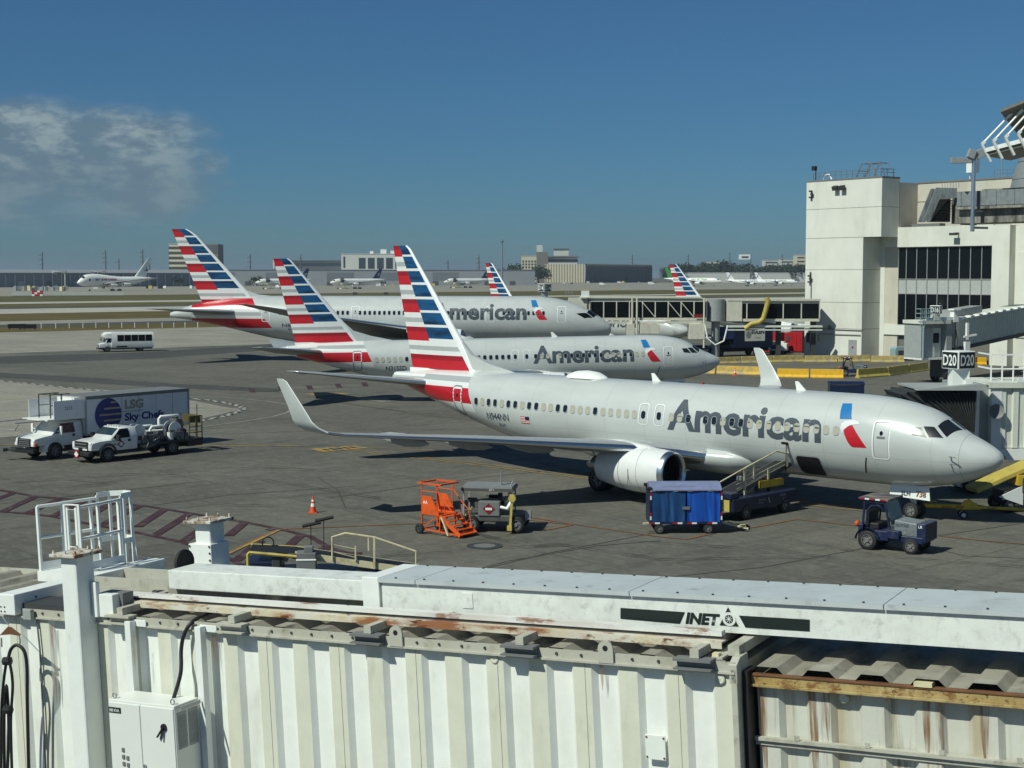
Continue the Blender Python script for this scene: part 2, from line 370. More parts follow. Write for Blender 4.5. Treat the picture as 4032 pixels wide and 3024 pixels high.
# yellow lead-in lines and the stand-number panel
strip('lead_in_line',[(-60,1752),(400,1756),(1000,1755),(1230,1757)],.28,'ground_yellow')
strip('lead_in_line',[(1228,1768),(1420,1762),(1660,1772),(1900,1784)],.15,'ground_yellow')
for dy in (0,7): strip('lead_in_line',[(1380,1768+dy),(1500,1783+dy),(1800,1815+dy),(2320,1880+dy)],.14,'ground_yellow')
pq=[G(1222,1770),G(1395,1755),G(1448,1765),G(1275,1781)]
sheet('stand_number_panel',[p for p in pq],.026,'ground_yellow')
mb=MB()
for k in range(5):
    t0=.16+.15*k; a=pq[0].lerp(pq[1],t0); b=pq[3].lerp(pq[2],t0); a2=pq[0].lerp(pq[1],t0+.09); b2=pq[3].lerp(pq[2],t0+.09)
    zz=Vector((0,0,.030)); mb.poly([a.lerp(b,.25)+zz,b.lerp(a,.25)+zz,b2.lerp(a2,.25)+zz,a2.lerp(b2,.25)+zz])
mb.build('stand_number_panel','asphalt_paint_black')['kind']='structure'
sheet('equipment_mark',gp([(1390,1570),(1545,1566),(1650,1573),(1500,1583)]),.020,'light_concrete')
sheet('equipment_mark',gp([(1200,1551),(1330,1547),(1380,1552),(1250,1560)]),.020,'ground_yellow')
sheet('drain_patch',gp([(1520,1569),(1570,1568),(1590,1574),(1540,1578)]),.024,'asphalt_paint_black')
# orange-brown safety lines
for s in ([(770,2275),(900,2176),(1085,2090),(1108,2085),(1680,2061)],[(2030,2042),(2100,2040),(2250,2064),(2580,2112),(2700,2125),(2845,2093),(2975,2076),(3135,2046),(3260,2058),(3400,2075)],[(2060,2046),(2255,2068)],[(2090,2082),(2140,2090),(2255,2068)],
          [(3700,2112),(3850,2128),(4060,2146)],[(3420,1880),(3900,1900),(4060,1910)],[(3140,1968),(3260,1985),(3400,2005)]):
    strip('safety_line',s,.14,'ground_orange',.022)
strip('safety_line',[(700,2260),(900,2182),(1100,2088)],.16,'ground_yellow',.028)
for dy in (0,9): strip('lead_in_line',[(3130,1975+dy),(3300,1995+dy),(3420,2005+dy)],.12,'ground_yellow',.024)
# maroon hatched no-parking strip
A_=lambda x,y:(x*1300/2212,1850+y*1300/2212)
up=[A_(-60,125),A_(0,137),A_(250,182),A_(420,193),A_(560,210),A_(950,240),A_(1300,297),A_(1640,352),A_(1880,400),A_(2080,450),(1300,2160),(1420,2192),(1560,2222),(1700,2240)]
lo=[A_(-60,277),A_(0,281),A_(240,300),A_(350,314),A_(640,372),A_(930,425),A_(1220,485),A_(1540,600),A_(1650,655),A_(1800,720),(1180,2310),(1300,2340)]
strip('hatched_strip_edge',up,.30,'ground_maroon',.020); strip('hatched_strip_edge',lo,.30,'ground_maroon',.020)
for a,b in [((-140,240),(95,155)),((20,281),(235,183)),((180,295),(400,195)),((350,314),(560,212)),((620,300),(740,225)),((680,372),(940,240)),((920,385),(1105,265)),((1040,440),(1275,292)),((1230,480),(1345,400)),((1530,445),(1640,355)),((1580,612),(1745,480)),((1880,560),(2015,440)),((1790,405),(1860,395))]:
    strip('hatched_strip_bar',[A_(*a),A_(*b)],.42,'ground_maroon',.024)
Zb=lambda x,y:(900+x/2.765,2050+y/2.765)
for a,b in [((940,400),(1080,270)),((1310,440),(1400,350)),((1710,520),(1800,440))]:
    strip('hatched_strip_bar',[Zb(*a),Zb(*b)],.42,'ground_maroon',.024)
# tyre marks and sealed cracks
def faint(name,col,lo,hi):
    m=bpy.data.materials.new(name); MT[name]=m; nt,b,N,L=nodes(m); b.inputs['Base Color'].default_value=col+(1,); b.inputs['Roughness'].default_value=.9
    tc=N('ShaderNodeTexCoord'); n=N('ShaderNodeTexNoise'); n.inputs['Scale'].default_value=.35; n.inputs['Detail'].default_value=9; n.inputs['Roughness'].default_value=.75; L(tc.outputs['Object'],n.inputs['Vector'])
    q=N('ShaderNodeMapRange'); L(n.outputs['Fac'],q.inputs[0]); q.inputs[1].default_value=lo; q.inputs[2].default_value=hi; q.inputs[4].default_value=.5; L(q.outputs[0],b.inputs['Alpha'])
faint('tyre_black',(.035,.035,.034),.42,.68); faint('pale_scuff',(.24,.235,.21),.48,.70)
for s in ([(-40,1905),(500,1865),(1000,1880),(1500,1960)],[(1150,1640),(1500,1690),(1900,1760),(2300,1860),(2600,1990)],[(2100,2150),(2500,2130),(3000,2160),(3600,2230)],[(300,2010),(900,1985),(1500,2000),(2000,2130)],[(1500,2190),(2200,2140),(2600,2200),(3300,2190)],[(800,1840),(1400,1850),(2000,1930)],[(3100,2120),(3500,2190),(4040,2230)],[(-40,1650),(600,1600),(1100,1620)],[(0,1840),(700,1800),(1240,1850)]):
    for off in (0,7): strip('tyre_mark',[(x,y+off) for x,y in s],.22,'tyre_black',.009)
for s in ([(1690,1900),(2000,1935),(2330,1990)],[(1300,1900),(1800,1860)],[(2480,2240),(3000,2150),(3500,2080)],[(600,1950),(1300,2070)],[(1700,2200),(2100,2100),(2400,2080)]):
    strip('scuff_mark',s,.35,'pale_scuff',.010)
for s in ([(1700,2290),(2000,2210),(2350,2150),(2600,2130)],[(3560,2130),(3800,2190),(4040,2200)],[(1250,1880),(1330,1930),(1360,2000)],[(60,1900),(260,1890),(420,1905)]):
    strip('crack_seal',s,.06,'joint_grey',.013)
# manhole covers
def manhole(px,py,r):
    p=G(px,py); mb=MB(); mb.cyl((p.x,p.y,0),(p.x,p.y,.03),r,28,0); mb.cyl((p.x,p.y,.0),(p.x,p.y,.034),r*.62,24,1)
    tag(mb.build('manhole_cover',['dark_grey','hub_grey'],smooth=40),'round iron manhole cover with pale centre set in the open apron below the orange steps','manhole cover')
manhole(1908,2151,.72)
# ------------------------------------------------------------ airliners
mat('title_grey',(.065,.082,.10),.4,var=.05)
mat('silver_line',(.78,.79,.79),.35,var=.03)
mat('aa_white',(.74,.75,.74),.35,var=.03,coat=.3)
mat('aa_grey',(.40,.42,.42),.35,var=.05,coat=.3)
mat('aa_red',(.50,.010,.020),.35,var=.06,coat=.4)
mat('aa_red_dark',(.30,.006,.014),.35,var=.06,coat=.4)
mat('aa_eagle_blue',(.020,.19,.48),.3,var=.15,scale=.8,coat=.4)
mat('aa_blue',(.006,.082,.215),.3,var=.0,stain=(.003,.016,.05),stamt=.95,stscale=(.30,.1,2.6),strange=(.42,.60),coat=.4)
mat('wing_grey',(.33,.345,.35),.4,var=.06,coat=.2)
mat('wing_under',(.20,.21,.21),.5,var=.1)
mat('shade_beige',(.40,.38,.29),.55,var=.12,scale=30)
mat('pane_dark',(.012,.015,.018),.12,var=.3)
mat('door_seam',(.16,.17,.18),.5)
mat('titanium',(.30,.28,.25),.35,.8,var=.2)
def body_paint(name,base,rows=(),x0=0,zr=0,slope=0,metal=.05,rough=.30,belly=None,xend=1e9):
    """aircraft paint; the tail bands are stripes of paint at fixed heights aft of a slanted edge"""
    m=bpy.data.materials.new(name); MT[name]=m; nt,b,N,L=nodes(m)
    b.inputs['Roughness'].default_value=rough; b.inputs['Metallic'].default_value=metal; b.inputs['Coat Weight'].default_value=.5; b.inputs['Coat Roughness'].default_value=.12
    tc=N('ShaderNodeTexCoord'); sp=N('ShaderNodeSeparateXYZ'); L(tc.outputs['Object'],sp.inputs[0])
    def M(op,a,b_=None):
        q=N('ShaderNodeMath'); q.operation=op
        for i,v in enumerate((a,b_)):
            if v is None: continue
            if isinstance(v,(int,float)): q.inputs[i].default_value=v
            else: L(v,q.inputs[i])
        return q.outputs[0]
    nz=N('ShaderNodeTexNoise'); nz.inputs['Scale'].default_value=1.; nz.inputs['Detail'].default_value=7; mp=N('ShaderNodeMapping'); mp.inputs['Scale'].default_value=(.5,1,1.6); L(tc.outputs['Object'],mp.inputs[0]); L(mp.outputs[0],nz.inputs['Vector'])
    mr=N('ShaderNodeMapRange'); mr.inputs[1].default_value=.3; mr.inputs[2].default_value=.7; L(nz.outputs['Fac'],mr.inputs[0])
    mx=N('ShaderNodeMixRGB'); L(mr.outputs[0],mx.inputs['Fac']); mx.inputs['Color1'].default_value=tuple(c*.93 for c in base)+(1,); mx.inputs['Color2'].default_value=tuple(min(1,c*1.05) for c in base)+(1,)
    last=mx.outputs[0]; x,z=sp.outputs[0],sp.outputs[2]
    # skin lap joints: thin darker lines every frame bay and along stringers
    jx=M('LESS_THAN',M('FRACT',M('MULTIPLY',x,1/2.54)),.012); jl=M('LESS_THAN',M('ABSOLUTE',M('SUBTRACT',z,zr*.62)),.012)
    jj=M('MULTIPLY',M('MAXIMUM',jx,jl),.28); q=N('ShaderNodeMixRGB'); L(jj,q.inputs['Fac']); L(last,q.inputs['Color1']); q.inputs['Color2'].default_value=tuple(c*.45 for c in base)+(1,); last=q.outputs[0]
    if rows:
        aft=M('GREATER_THAN',M('ADD',x,M('MULTIPLY',M('SUBTRACT',zr,z),slope)),x0); aft=M('MULTIPLY',aft,M('LESS_THAN',x,xend))
        for z0,z1,col in rows:
            f=M('MULTIPLY',aft,M('MULTIPLY',M('GREATER_THAN',z,z0),M('LESS_THAN',z,z1)))
            q=N('ShaderNodeMixRGB'); L(f,q.inputs['Fac']); L(last,q.inputs['Color1']); q.inputs['Color2'].default_value=tuple(col)+(1,); last=q.outputs[0]
    L(last,b.inputs['Base Color']); return m
SILVER=(.54,.565,.55); cW=(.74,.75,.74); cG=(.40,.42,.42); cR=(.50,.010,.020)
mat('winglet_paint',(.50,.53,.515),.4,var=.05)
body_paint('silver_737',SILVER,[(3.19,3.65,cW),(3.65,4.50,cR),(4.50,4.80,cW),(4.80,5.10,cG),(5.10,5.6,cW)],30.38,4.51,.45,xend=36.4)
body_paint('silver_787',SILVER,[(3.85,4.2,cW),(4.2,5.37,cR),(5.37,5.75,cW),(5.75,6.2,cG),(6.2,6.72,cW),(6.72,7.9,cR)],43.1,5.37,.75,xend=53)
body_paint('cargo_white',(.86,.86,.82),metal=0)
body_paint('cream_white',(.74,.73,.66),metal=0)
mat('tail_navy',(.012,.03,.10),.4); mat('tail_green',(.04,.22,.035),.4); mat('x_blue',(.06,.20,.42),.4); mat('cargo_red',(.40,.02,.03),.5); mat('olive_text',(.16,.20,.03),.5)
def interp(t,x):
    for a,b in zip(t,t[1:]):
        if x<=b[0]:
            f=max(0,min(1,(x-a[0])/(b[0]-a[0]) if b[0]>a[0] else 0)); return [p+(q-p)*f for p,q in zip(a,b)]
    return list(t[-1])
class Fus:
    def __init__(s,table):
        s.t=table; n=len(table); s.L=table[-1][0]; s.m=[]
        for i in range(n):      # monotone slopes for a smooth loft
            if i in(0,n-1): s.m.append([0]*3 if i else [0]*3); 
            else:
                r=[]
                for k in(1,2,3):
                    d0=(table[i][k]-table[i-1][k])/(table[i][0]-table[i-1][0]); d1=(table[i+1][k]-table[i][k])/(table[i+1][0]-table[i][0])
                    r.append(0 if d0*d1<=0 else 2*d0*d1/(d0+d1))
                s.m.append(r)
        for k in(1,2,3):
            s.m[0][k-1]=(table[1][k]-table[0][k])/(table[1][0]-table[0][0])*1.6; s.m[-1][k-1]=(table[-1][k]-table[-2][k])/(table[-1][0]-table[-2][0])
    def sec(s,x):
        t=s.t; x=max(t[0][0],min(t[-1][0],x))
        for i in range(len(t)-1):
            if x<=t[i+1][0]:
                h=t[i+1][0]-t[i][0]; u=(x-t[i][0])/h; r=[]
                for k in(1,2,3):
                    p0,p1=t[i][k],t[i+1][k]; m0,m1=s.m[i][k-1]*h,s.m[i+1][k-1]*h
                    r.append((2*u**3-3*u*u+1)*p0+(u**3-2*u*u+u)*m0+(-2*u**3+3*u*u)*p1+(u**3-u*u)*m1)
                c,k_,w=r; w=max(w,.004); c=max(c,k_+.004); return c,k_,w,k_+(c-k_)*.53
    def pt(s,x,z,off=0.,side=1):
        c,k,w,zm=s.sec(x); a=(c-zm) if z>zm else (zm-k); q=max(-1,min(1,(z-zm)/a)); y=w*math.sqrt(max(0,1-q*q))
        n=Vector((0,y/(w*w),(z-zm)/(a*a))); n=n.normalized() if n.length>1e-6 else Vector((0,1,0))
        p=Vector((x,y,z))+n*off; p.y*=side; return p
    def pth(s,x,th,off=0.,side=1):
        c,k,w,zm=s.sec(x); cs=math.cos(th); a=(c-zm) if cs>0 else (zm-k)
        p=Vector((x,(w+off)*math.sin(th),zm+(a+off)*cs)); p.y*=side; return p
    def mesh(s,nr=40,nx=90):
        L=s.L; xs=[0.0]+[.02*L*(i/14)**1.6*1.0 for i in range(1,14)]+[.02*L+ (L*.98)*i/(nx) for i in range(nx+1)]
        rings=[]
        for x in xs: rings.append([s.pth(x,2*math.pi*k/nr) for k in range(nr)])
        mb=MB(); mb.loft(rings); return mb
def drape(name,pts,m,parent,fn,sx=.5,sz=.14):
    """a painted patch: outline pts (u,v) triangulated, cut fine and laid on a curved surface by fn"""
    b=bmesh.new(); vs=[b.verts.new((p[0],p[1],0)) for p in pts]; f=b.faces.new(vs); bmesh.ops.triangulate(b,faces=[f])
    us=[p[0] for p in pts]; vv=[p[1] for p in pts]
    for (lo,hi,st,no) in((min(us),max(us),sx,(1,0,0)),(min(vv),max(vv),sz,(0,1,0))):
        k=lo+st
        while k<hi:
            co=(k,0,0) if no[0] else (0,k,0)
            bmesh.ops.bisect_plane(b,geom=b.verts[:]+b.edges[:]+b.faces[:],plane_co=co,plane_no=no); k+=st
    for v in b.verts: v.co=Vector(fn(v.co.x,v.co.y))
    me=bpy.data.meshes.new(name); b.to_mesh(me); b.free(); me.materials.append(MT[m] if isinstance(m,str) else m)
    me.polygons.foreach_set('use_smooth',[True]*len(me.polygons)); o=bpy.data.objects.new(name,me); C.objects.link(o); o.parent=parent; return o
def rrect(x0,x1,z0,z1,r,n=4,lean=0.):
    P=[]
    for cx,cz,a0 in((x1-r,z1-r,0),(x0+r,z1-r,90),(x0+r,z0+r,180),(x1-r,z0+r,270)):
        for k in range(n+1):
            a=R(a0+90*k/n); P.append((cx+r*math.cos(a)+lean*(cz+r*math.sin(a)-z0),cz+r*math.sin(a)))
    # densify straight edges
    Q=[]
    for i,p in enumerate(P):
        q=P[(i+1)%len(P)]; Q.append(p); d=math.hypot(q[0]-p[0],q[1]-p[1]); m=int(d/.22)
        for k in range(1,m+1): Q.append((p[0]+(q[0]-p[0])*k/(m+1),p[1]+(q[1]-p[1])*k/(m+1)))
    return Q
def ring(mb,P,wd,fn,mi=0):
    cx=sum(p[0] for p in P)/len(P); cz=sum(p[1] for p in P)/len(P); n=len(P); O=[];I=[]
    for i,p in enumerate(P):
        a=P[i-1]; b=P[(i+1)%n]; t=Vector((b[0]-a[0],b[1]-a[1])); 
        if t.length<1e-6: t=Vector((1,0))
        t.normalize(); nn=Vector((t.y,-t.x))
        if nn.dot(Vector((p[0]-cx,p[1]-cz)))<0: nn=-nn
        O.append((p[0],p[1])); I.append((p[0]-nn.x*wd,p[1]-nn.y*wd))
    vs=[fn(*p) for p in O]+[fn(*p) for p in I]
    mb.add(vs,[(i,(i+1)%n,n+(i+1)%n,n+i) for i in range(n)],mi)
AF=[(0,0),(.008,.30),(.03,.55),(.08,.80),(.16,.95),(.3,1.0),(.5,.85),(.7,.55),(.88,.22),(1,.02)]
def wing_mesh(secs,mats_le=True,side=1,n=None):
    """secs: (LE vector, chord, thickness ratio, up vector)"""
    rings=[]
    for le,ch,tk,up in secs:
        up=Vector(up).normalized(); le=Vector(le); r=[]
        for f,t in AF: r.append(le+Vector((f*ch,0,0))+up*(t*tk*ch*.55))
        for f,t in AF[-2:0:-1]: r.append(le+Vector((f*ch,0,0))-up*(t*tk*ch*.45))
        for q in r: q.y*=side
        rings.append(r)
    mb=MB(); nn=len(rings[0]); k=len(AF)
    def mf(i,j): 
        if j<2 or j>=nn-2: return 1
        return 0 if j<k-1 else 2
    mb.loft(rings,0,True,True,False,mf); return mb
def fin_mesh(levels,le,te,split,rows,tk=.055,strip=.10):
    """levels: heights top->bottom; le(z), te(z): station; rows: (left material, right material) per level gap"""
    fr=[0,.01,.03,strip,.25,.40,split,.75,.9,1.0]; th=[0,.35,.6,.85,1,.98,.85,.55,.25,.02]; rings=[]
    for z in levels:
        a,b=le(z),te(z); ch=b-a; r=[Vector((a+f*ch,ch*tk*t,z)) for f,t in zip(fr,th)]+[Vector((a+f*ch,-ch*tk*t,z)) for f,t in list(zip(fr,th))[-2:0:-1]]
        rings.append(r)
    n=len(rings[0]); k=len(fr)
    def mf(i,j):
        jj=j if j<k-1 else n-1-j
        return 0 if jj<3 else (rows[i][1] if jj<6 else rows[i][0])
    mb=MB(); mb.loft(rings,0,True,True,False,mf); return mb
def engine(parent,x,lat,zc,Ln,r,cowl,side=1,n=36,pylon=None):
    k=r/1.05; s=Ln/4.2; P=(x,lat*side,zc); AX=(1,0,0)
    mb=MB(); mb.lathe([(.30*s,1.0*k),(.7*s,1.045*k),(1.4*s,1.08*k),(2.2*s,1.06*k),(3.0*s,.98*k),(3.7*s,.86*k),(4.2*s,.76*k),(4.2*s,.70*k),(3.2*s,.70*k)],P,AX,n,0,caps=False)
    for q in(1.45,2.55):   # cowl seams
        rr=1.082 if q<2 else 1.035
        mb.tube([(x+q*s,lat*side+rr*k*math.cos(a*math.pi/18),zc+rr*k*math.sin(a*math.pi/18)) for a in range(37)],.008,4,1)
    mb.box((x+1.9*s,lat*side+1.075*k,zc-.25*k),(.03,.02,.75*k),None,1)
    e=mb.build('engine',[cowl,'door_seam'],parent,smooth=35)
    mb=MB(); mb.lathe([(.30*s,1.0*k),(.12*s,.975*k),(.03*s,.935*k),(0,.90*k),(.03*s,.86*k),(.14*s,.82*k),(.32*s,.79*k)],P,AX,n,0,caps=False); mb.build('inlet_lip','chrome',e,smooth=60)
    mb=MB(); mb.lathe([(.32*s,.79*k),(1.0*s,.80*k),(1.0*s,.30*k),(.75*s,.16*k),(.55*s,.01)],P,AX,n,0,caps=False)
    for i in range(24):
        a=2*math.pi*i/24; u=Vector((0,math.cos(a),math.sin(a))); v=Vector((0,-math.sin(a),math.cos(a))); o=Vector(P)
        mb.poly([o+Vector((.93*s,0,0))+u*.25*k-v*.03*k,o+Vector((.86*s,0,0))+u*.78*k-v*.09*k,o+Vector((.97*s,0,0))+u*.78*k+v*.07*k,o+Vector((.98*s,0,0))+u*.25*k+v*.03*k],1)
    mb.build('fan',['black','dark_grey'],e,smooth=40)
    mb=MB(); mb.lathe([(3.6*s,.56*k),(4.2*s,.55*k),(4.75*s,.44*k),(4.75*s,.36*k),(5.3*s,.05)],P,AX,24,0,caps=False); mb.build('exhaust_nozzle','titanium',e,smooth=40)
    if pylon:
        mb=MB(); z0,z1=pylon; pts=[(x+.9*s,zc+1.0*k),(x+1.7*s,z1),(x+3.2*s,z1+.15*k),(x+5.6*s,z1),(x+5.6*s,z0),(x+4.2*s,zc+.6*k),(x+2.2*s,zc+.9*k)]
        rings=[]
        for wd in(-.26*k,-.2*k,.2*k,.26*k): pass
        mb.prism(pts,lambda a,b_,t:(a,lat*side+t,b_),-.2*k,.2*k); mb.build('pylon',cowl,e,bevel=.06*k)
    return e
def gear(parent,x,lat,r,wd,name='landing_gear',top=1.6,axles=(0,),door=None):
    mb=MB(); 
    for ax in axles:
        for s in(-1,1): pass
    mb.cyl((x,lat,r),(x,lat,top),.09); mb.bar((x,lat,r*1.6),(x+.7,lat,top),.07); mb.cyl((x,lat-.35,r),(x,lat+.35,r),.07)
    g=mb.build(name,'fresh_white',parent)
    for ax in axles:
        for s in(-1,1):
            w_=MB(); w_.wheel((x+ax,lat+s*.3,r),(0,1,0),r,wd,0,1,22); w_.build('wheel',['rubber','hub_grey'],g,smooth=40)
    return g
T737=[(0,2.95,2.95,.01),(.12,3.22,2.68,.30),(.4,3.43,2.43,.54),(1.0,3.73,2.09,.90),(1.6,3.99,1.86,1.18),(2.1,4.28,1.71,1.40),(2.7,4.66,1.60,1.55),(3.3,4.93,1.51,1.67),(4.3,5.18,1.43,1.79),(5.5,5.34,1.40,1.86),(7,5.40,1.40,1.88),(24.5,5.40,1.40,1.88),(27,5.40,1.62,1.86),(30,5.40,2.28,1.72),(33,5.36,3.10,1.38),(35,5.28,3.70,1.02),(37,5.13,4.27,.60),(37.8,4.98,4.48,.38),(38.1,4.86,4.58,.22)]
T787=[(0,4.05,4.05,.01),(.15,4.62,3.55,.5),(.6,5.05,3.18,.92),(1.5,5.70,2.84,1.45),(3,6.62,2.55,2.05),(5,7.45,2.36,2.52),(7.5,8.02,2.28,2.80),(10.5,8.20,2.27,2.885),(38,8.21,2.27,2.885),(42,8.2,2.75,2.75),(46,8.08,3.6,2.35),(50,7.65,4.5,1.65),(53,7.05,5.05,.95),(55.9,6.05,5.45,.25)]
def scaled(L,D,zt,zn=None):
    """737-like body scaled to length L, diameter D, crown height zt; parallel section stretched"""
    k=D/3.9; out=[]
    for x,c,b,w_ in T737:
        X=x*k if x<=7 else (L-(38.1-x)*k*1.05 if x>=24.5 else x)
        out.append((X,zt+(c-5.40)*k,zt+(b-5.40)*k,w_*k))
    return out
def windows(parent,F,stations,z,dark,side=1,wd=.27,ht=.38):
    tm={}
    for dk in(0,1):
        mb=MB(); P=rrect(-wd/2-.022,wd/2+.022,-ht/2-.022,ht/2+.022,.12,3); P=[p for p in P]
        ring(mb,P,.022,lambda a,b:(a,.006,b),1); I=rrect(-wd/2,wd/2,-ht/2,ht/2,.11,3); mb.poly([(a,.004,b) for a,b in I],0)
        me=bpy.data.meshes.new('window'); me.from_pydata(mb.V,[],mb.F); me.materials.append(MT['pane_dark' if dk else 'shade_beige']); me.materials.append(MT['aa_grey']); me.polygons.foreach_set('material_index',mb.I); tm[dk]=me
    for i,x in enumerate(stations):
        o=bpy.data.objects.new('window',tm[1 if dark(i) else 0]); C.objects.link(o); o.parent=parent
        p=F.pt(x,z,.004,side); q=F.pt(x,z+.1,.004,side); t=(q-p).normalized(); ang=math.atan2(-t.y,t.z); a,b_=F.pt(x-.2,z,.004,side),F.pt(x+.2,z,.004,side); yw=math.atan2(b_.y-a.y,b_.x-a.x)
        o.location=p; o.rotation_euler=(ang,0,yw)
def door(parent,F,x0,x1,z0,z1,mring='silver_line',wd=.07,lean=0.,win=True,handle=True,name='door'):
    fn=lambda a,b:F.pt(a,b,.008); mb=MB(); ring(mb,rrect(x0,x1,z0,z1,.16,4,lean),wd,fn,0); ring(mb,rrect(x0+wd,x1-wd,z0+wd,z1-wd,.11,4,lean),.014,fn,1)
    d=mb.build(name,[mring,'door_seam'],parent,normals=False); xm=(x0+x1)/2; zm=(z0+z1)/2
    if win: drape('door_window',[(xm+.08*math.cos(a*math.pi/5),z0+(z1-z0)*.68+.1*math.sin(a*math.pi/5)) for a in range(10)],'pane_dark',d,lambda a,b:F.pt(a,b,.01))
    if handle: drape('handle',rrect(xm-.2,xm+.2,z0+(z1-z0)*.54,z0+(z1-z0)*.54+.1,.04,2),'mid_grey',d,lambda a,b:F.pt(a,b,.01))
    return d
def eagle(parent,F,k=1.,dx=0.,dz=0.,x0=7.064,z0=3.17):
    fn=lambda a,b:F.pt(dx+a,dz+b,.012)
    tr=lambda P:[((x-x0)*k+x0,(z-z0)*k+z0) for x,z in P]
    o=drape('eagle_emblem',tr([(6.776,3.988),(6.755,4.184),(6.579,4.297),(6.178,4.353),(5.953,4.297),(5.879,4.187),(6.054,4.175),(6.334,4.127),(6.588,3.922),(6.65,3.744)]),'aa_white',parent,fn)
    drape('upper_wing',tr([(7.064,5.016),(6.609,5.029),(6.5,4.85),(6.315,4.394),(6.889,4.363),(6.97,4.65)]),'aa_eagle_blue',o,fn)
    drape('lower_wing',tr([(6.588,3.908),(6.414,4.071),(6.206,4.136),(5.845,3.696),(5.439,3.192),(6.139,3.172),(6.25,3.24),(6.36,3.37),(6.552,3.716)]),'aa_red',o,fn)
    return o
FINM=['silver_line','aa_white','aa_grey','aa_red','aa_red_dark','aa_blue']
def aa_fin(parent,zs,le,te,split=.56,name='vertical_fin',top=1):
    """zs: heights of red/white band limits from the tip down; the last red band runs the whole chord"""
    lev=[];rows=[]
    n=len(zs)
    for i in range(n-1):
        a,b=zs[i],zs[i+1]; h=a-b; red=(i%2==0); last=i>=n-2; full=i>=n-3
        if red:
            cut=[(0,.34,4),(.34,1,3)]
        else: cut=[(0,.36,1),(.36,.68,2),(.68,1,1)]
        edges=sorted(set([0.]+[c[1] for c in cut]+([.82] if not full else [])))
        for e0,e1 in zip(edges,edges[1:]):
            m=(e0+e1)/2; lm=[c[2] for c in cut if c[0]<=m<c[1]][0]; rm=lm if full else (5 if m<.82 else 1)
            lev.append(a-h*e0); rows.append((lm,rm))
    lev.append(zs[-1])
    o=fin_mesh(lev,le,te,split,rows).build(name,FINM,parent,smooth=50); return o
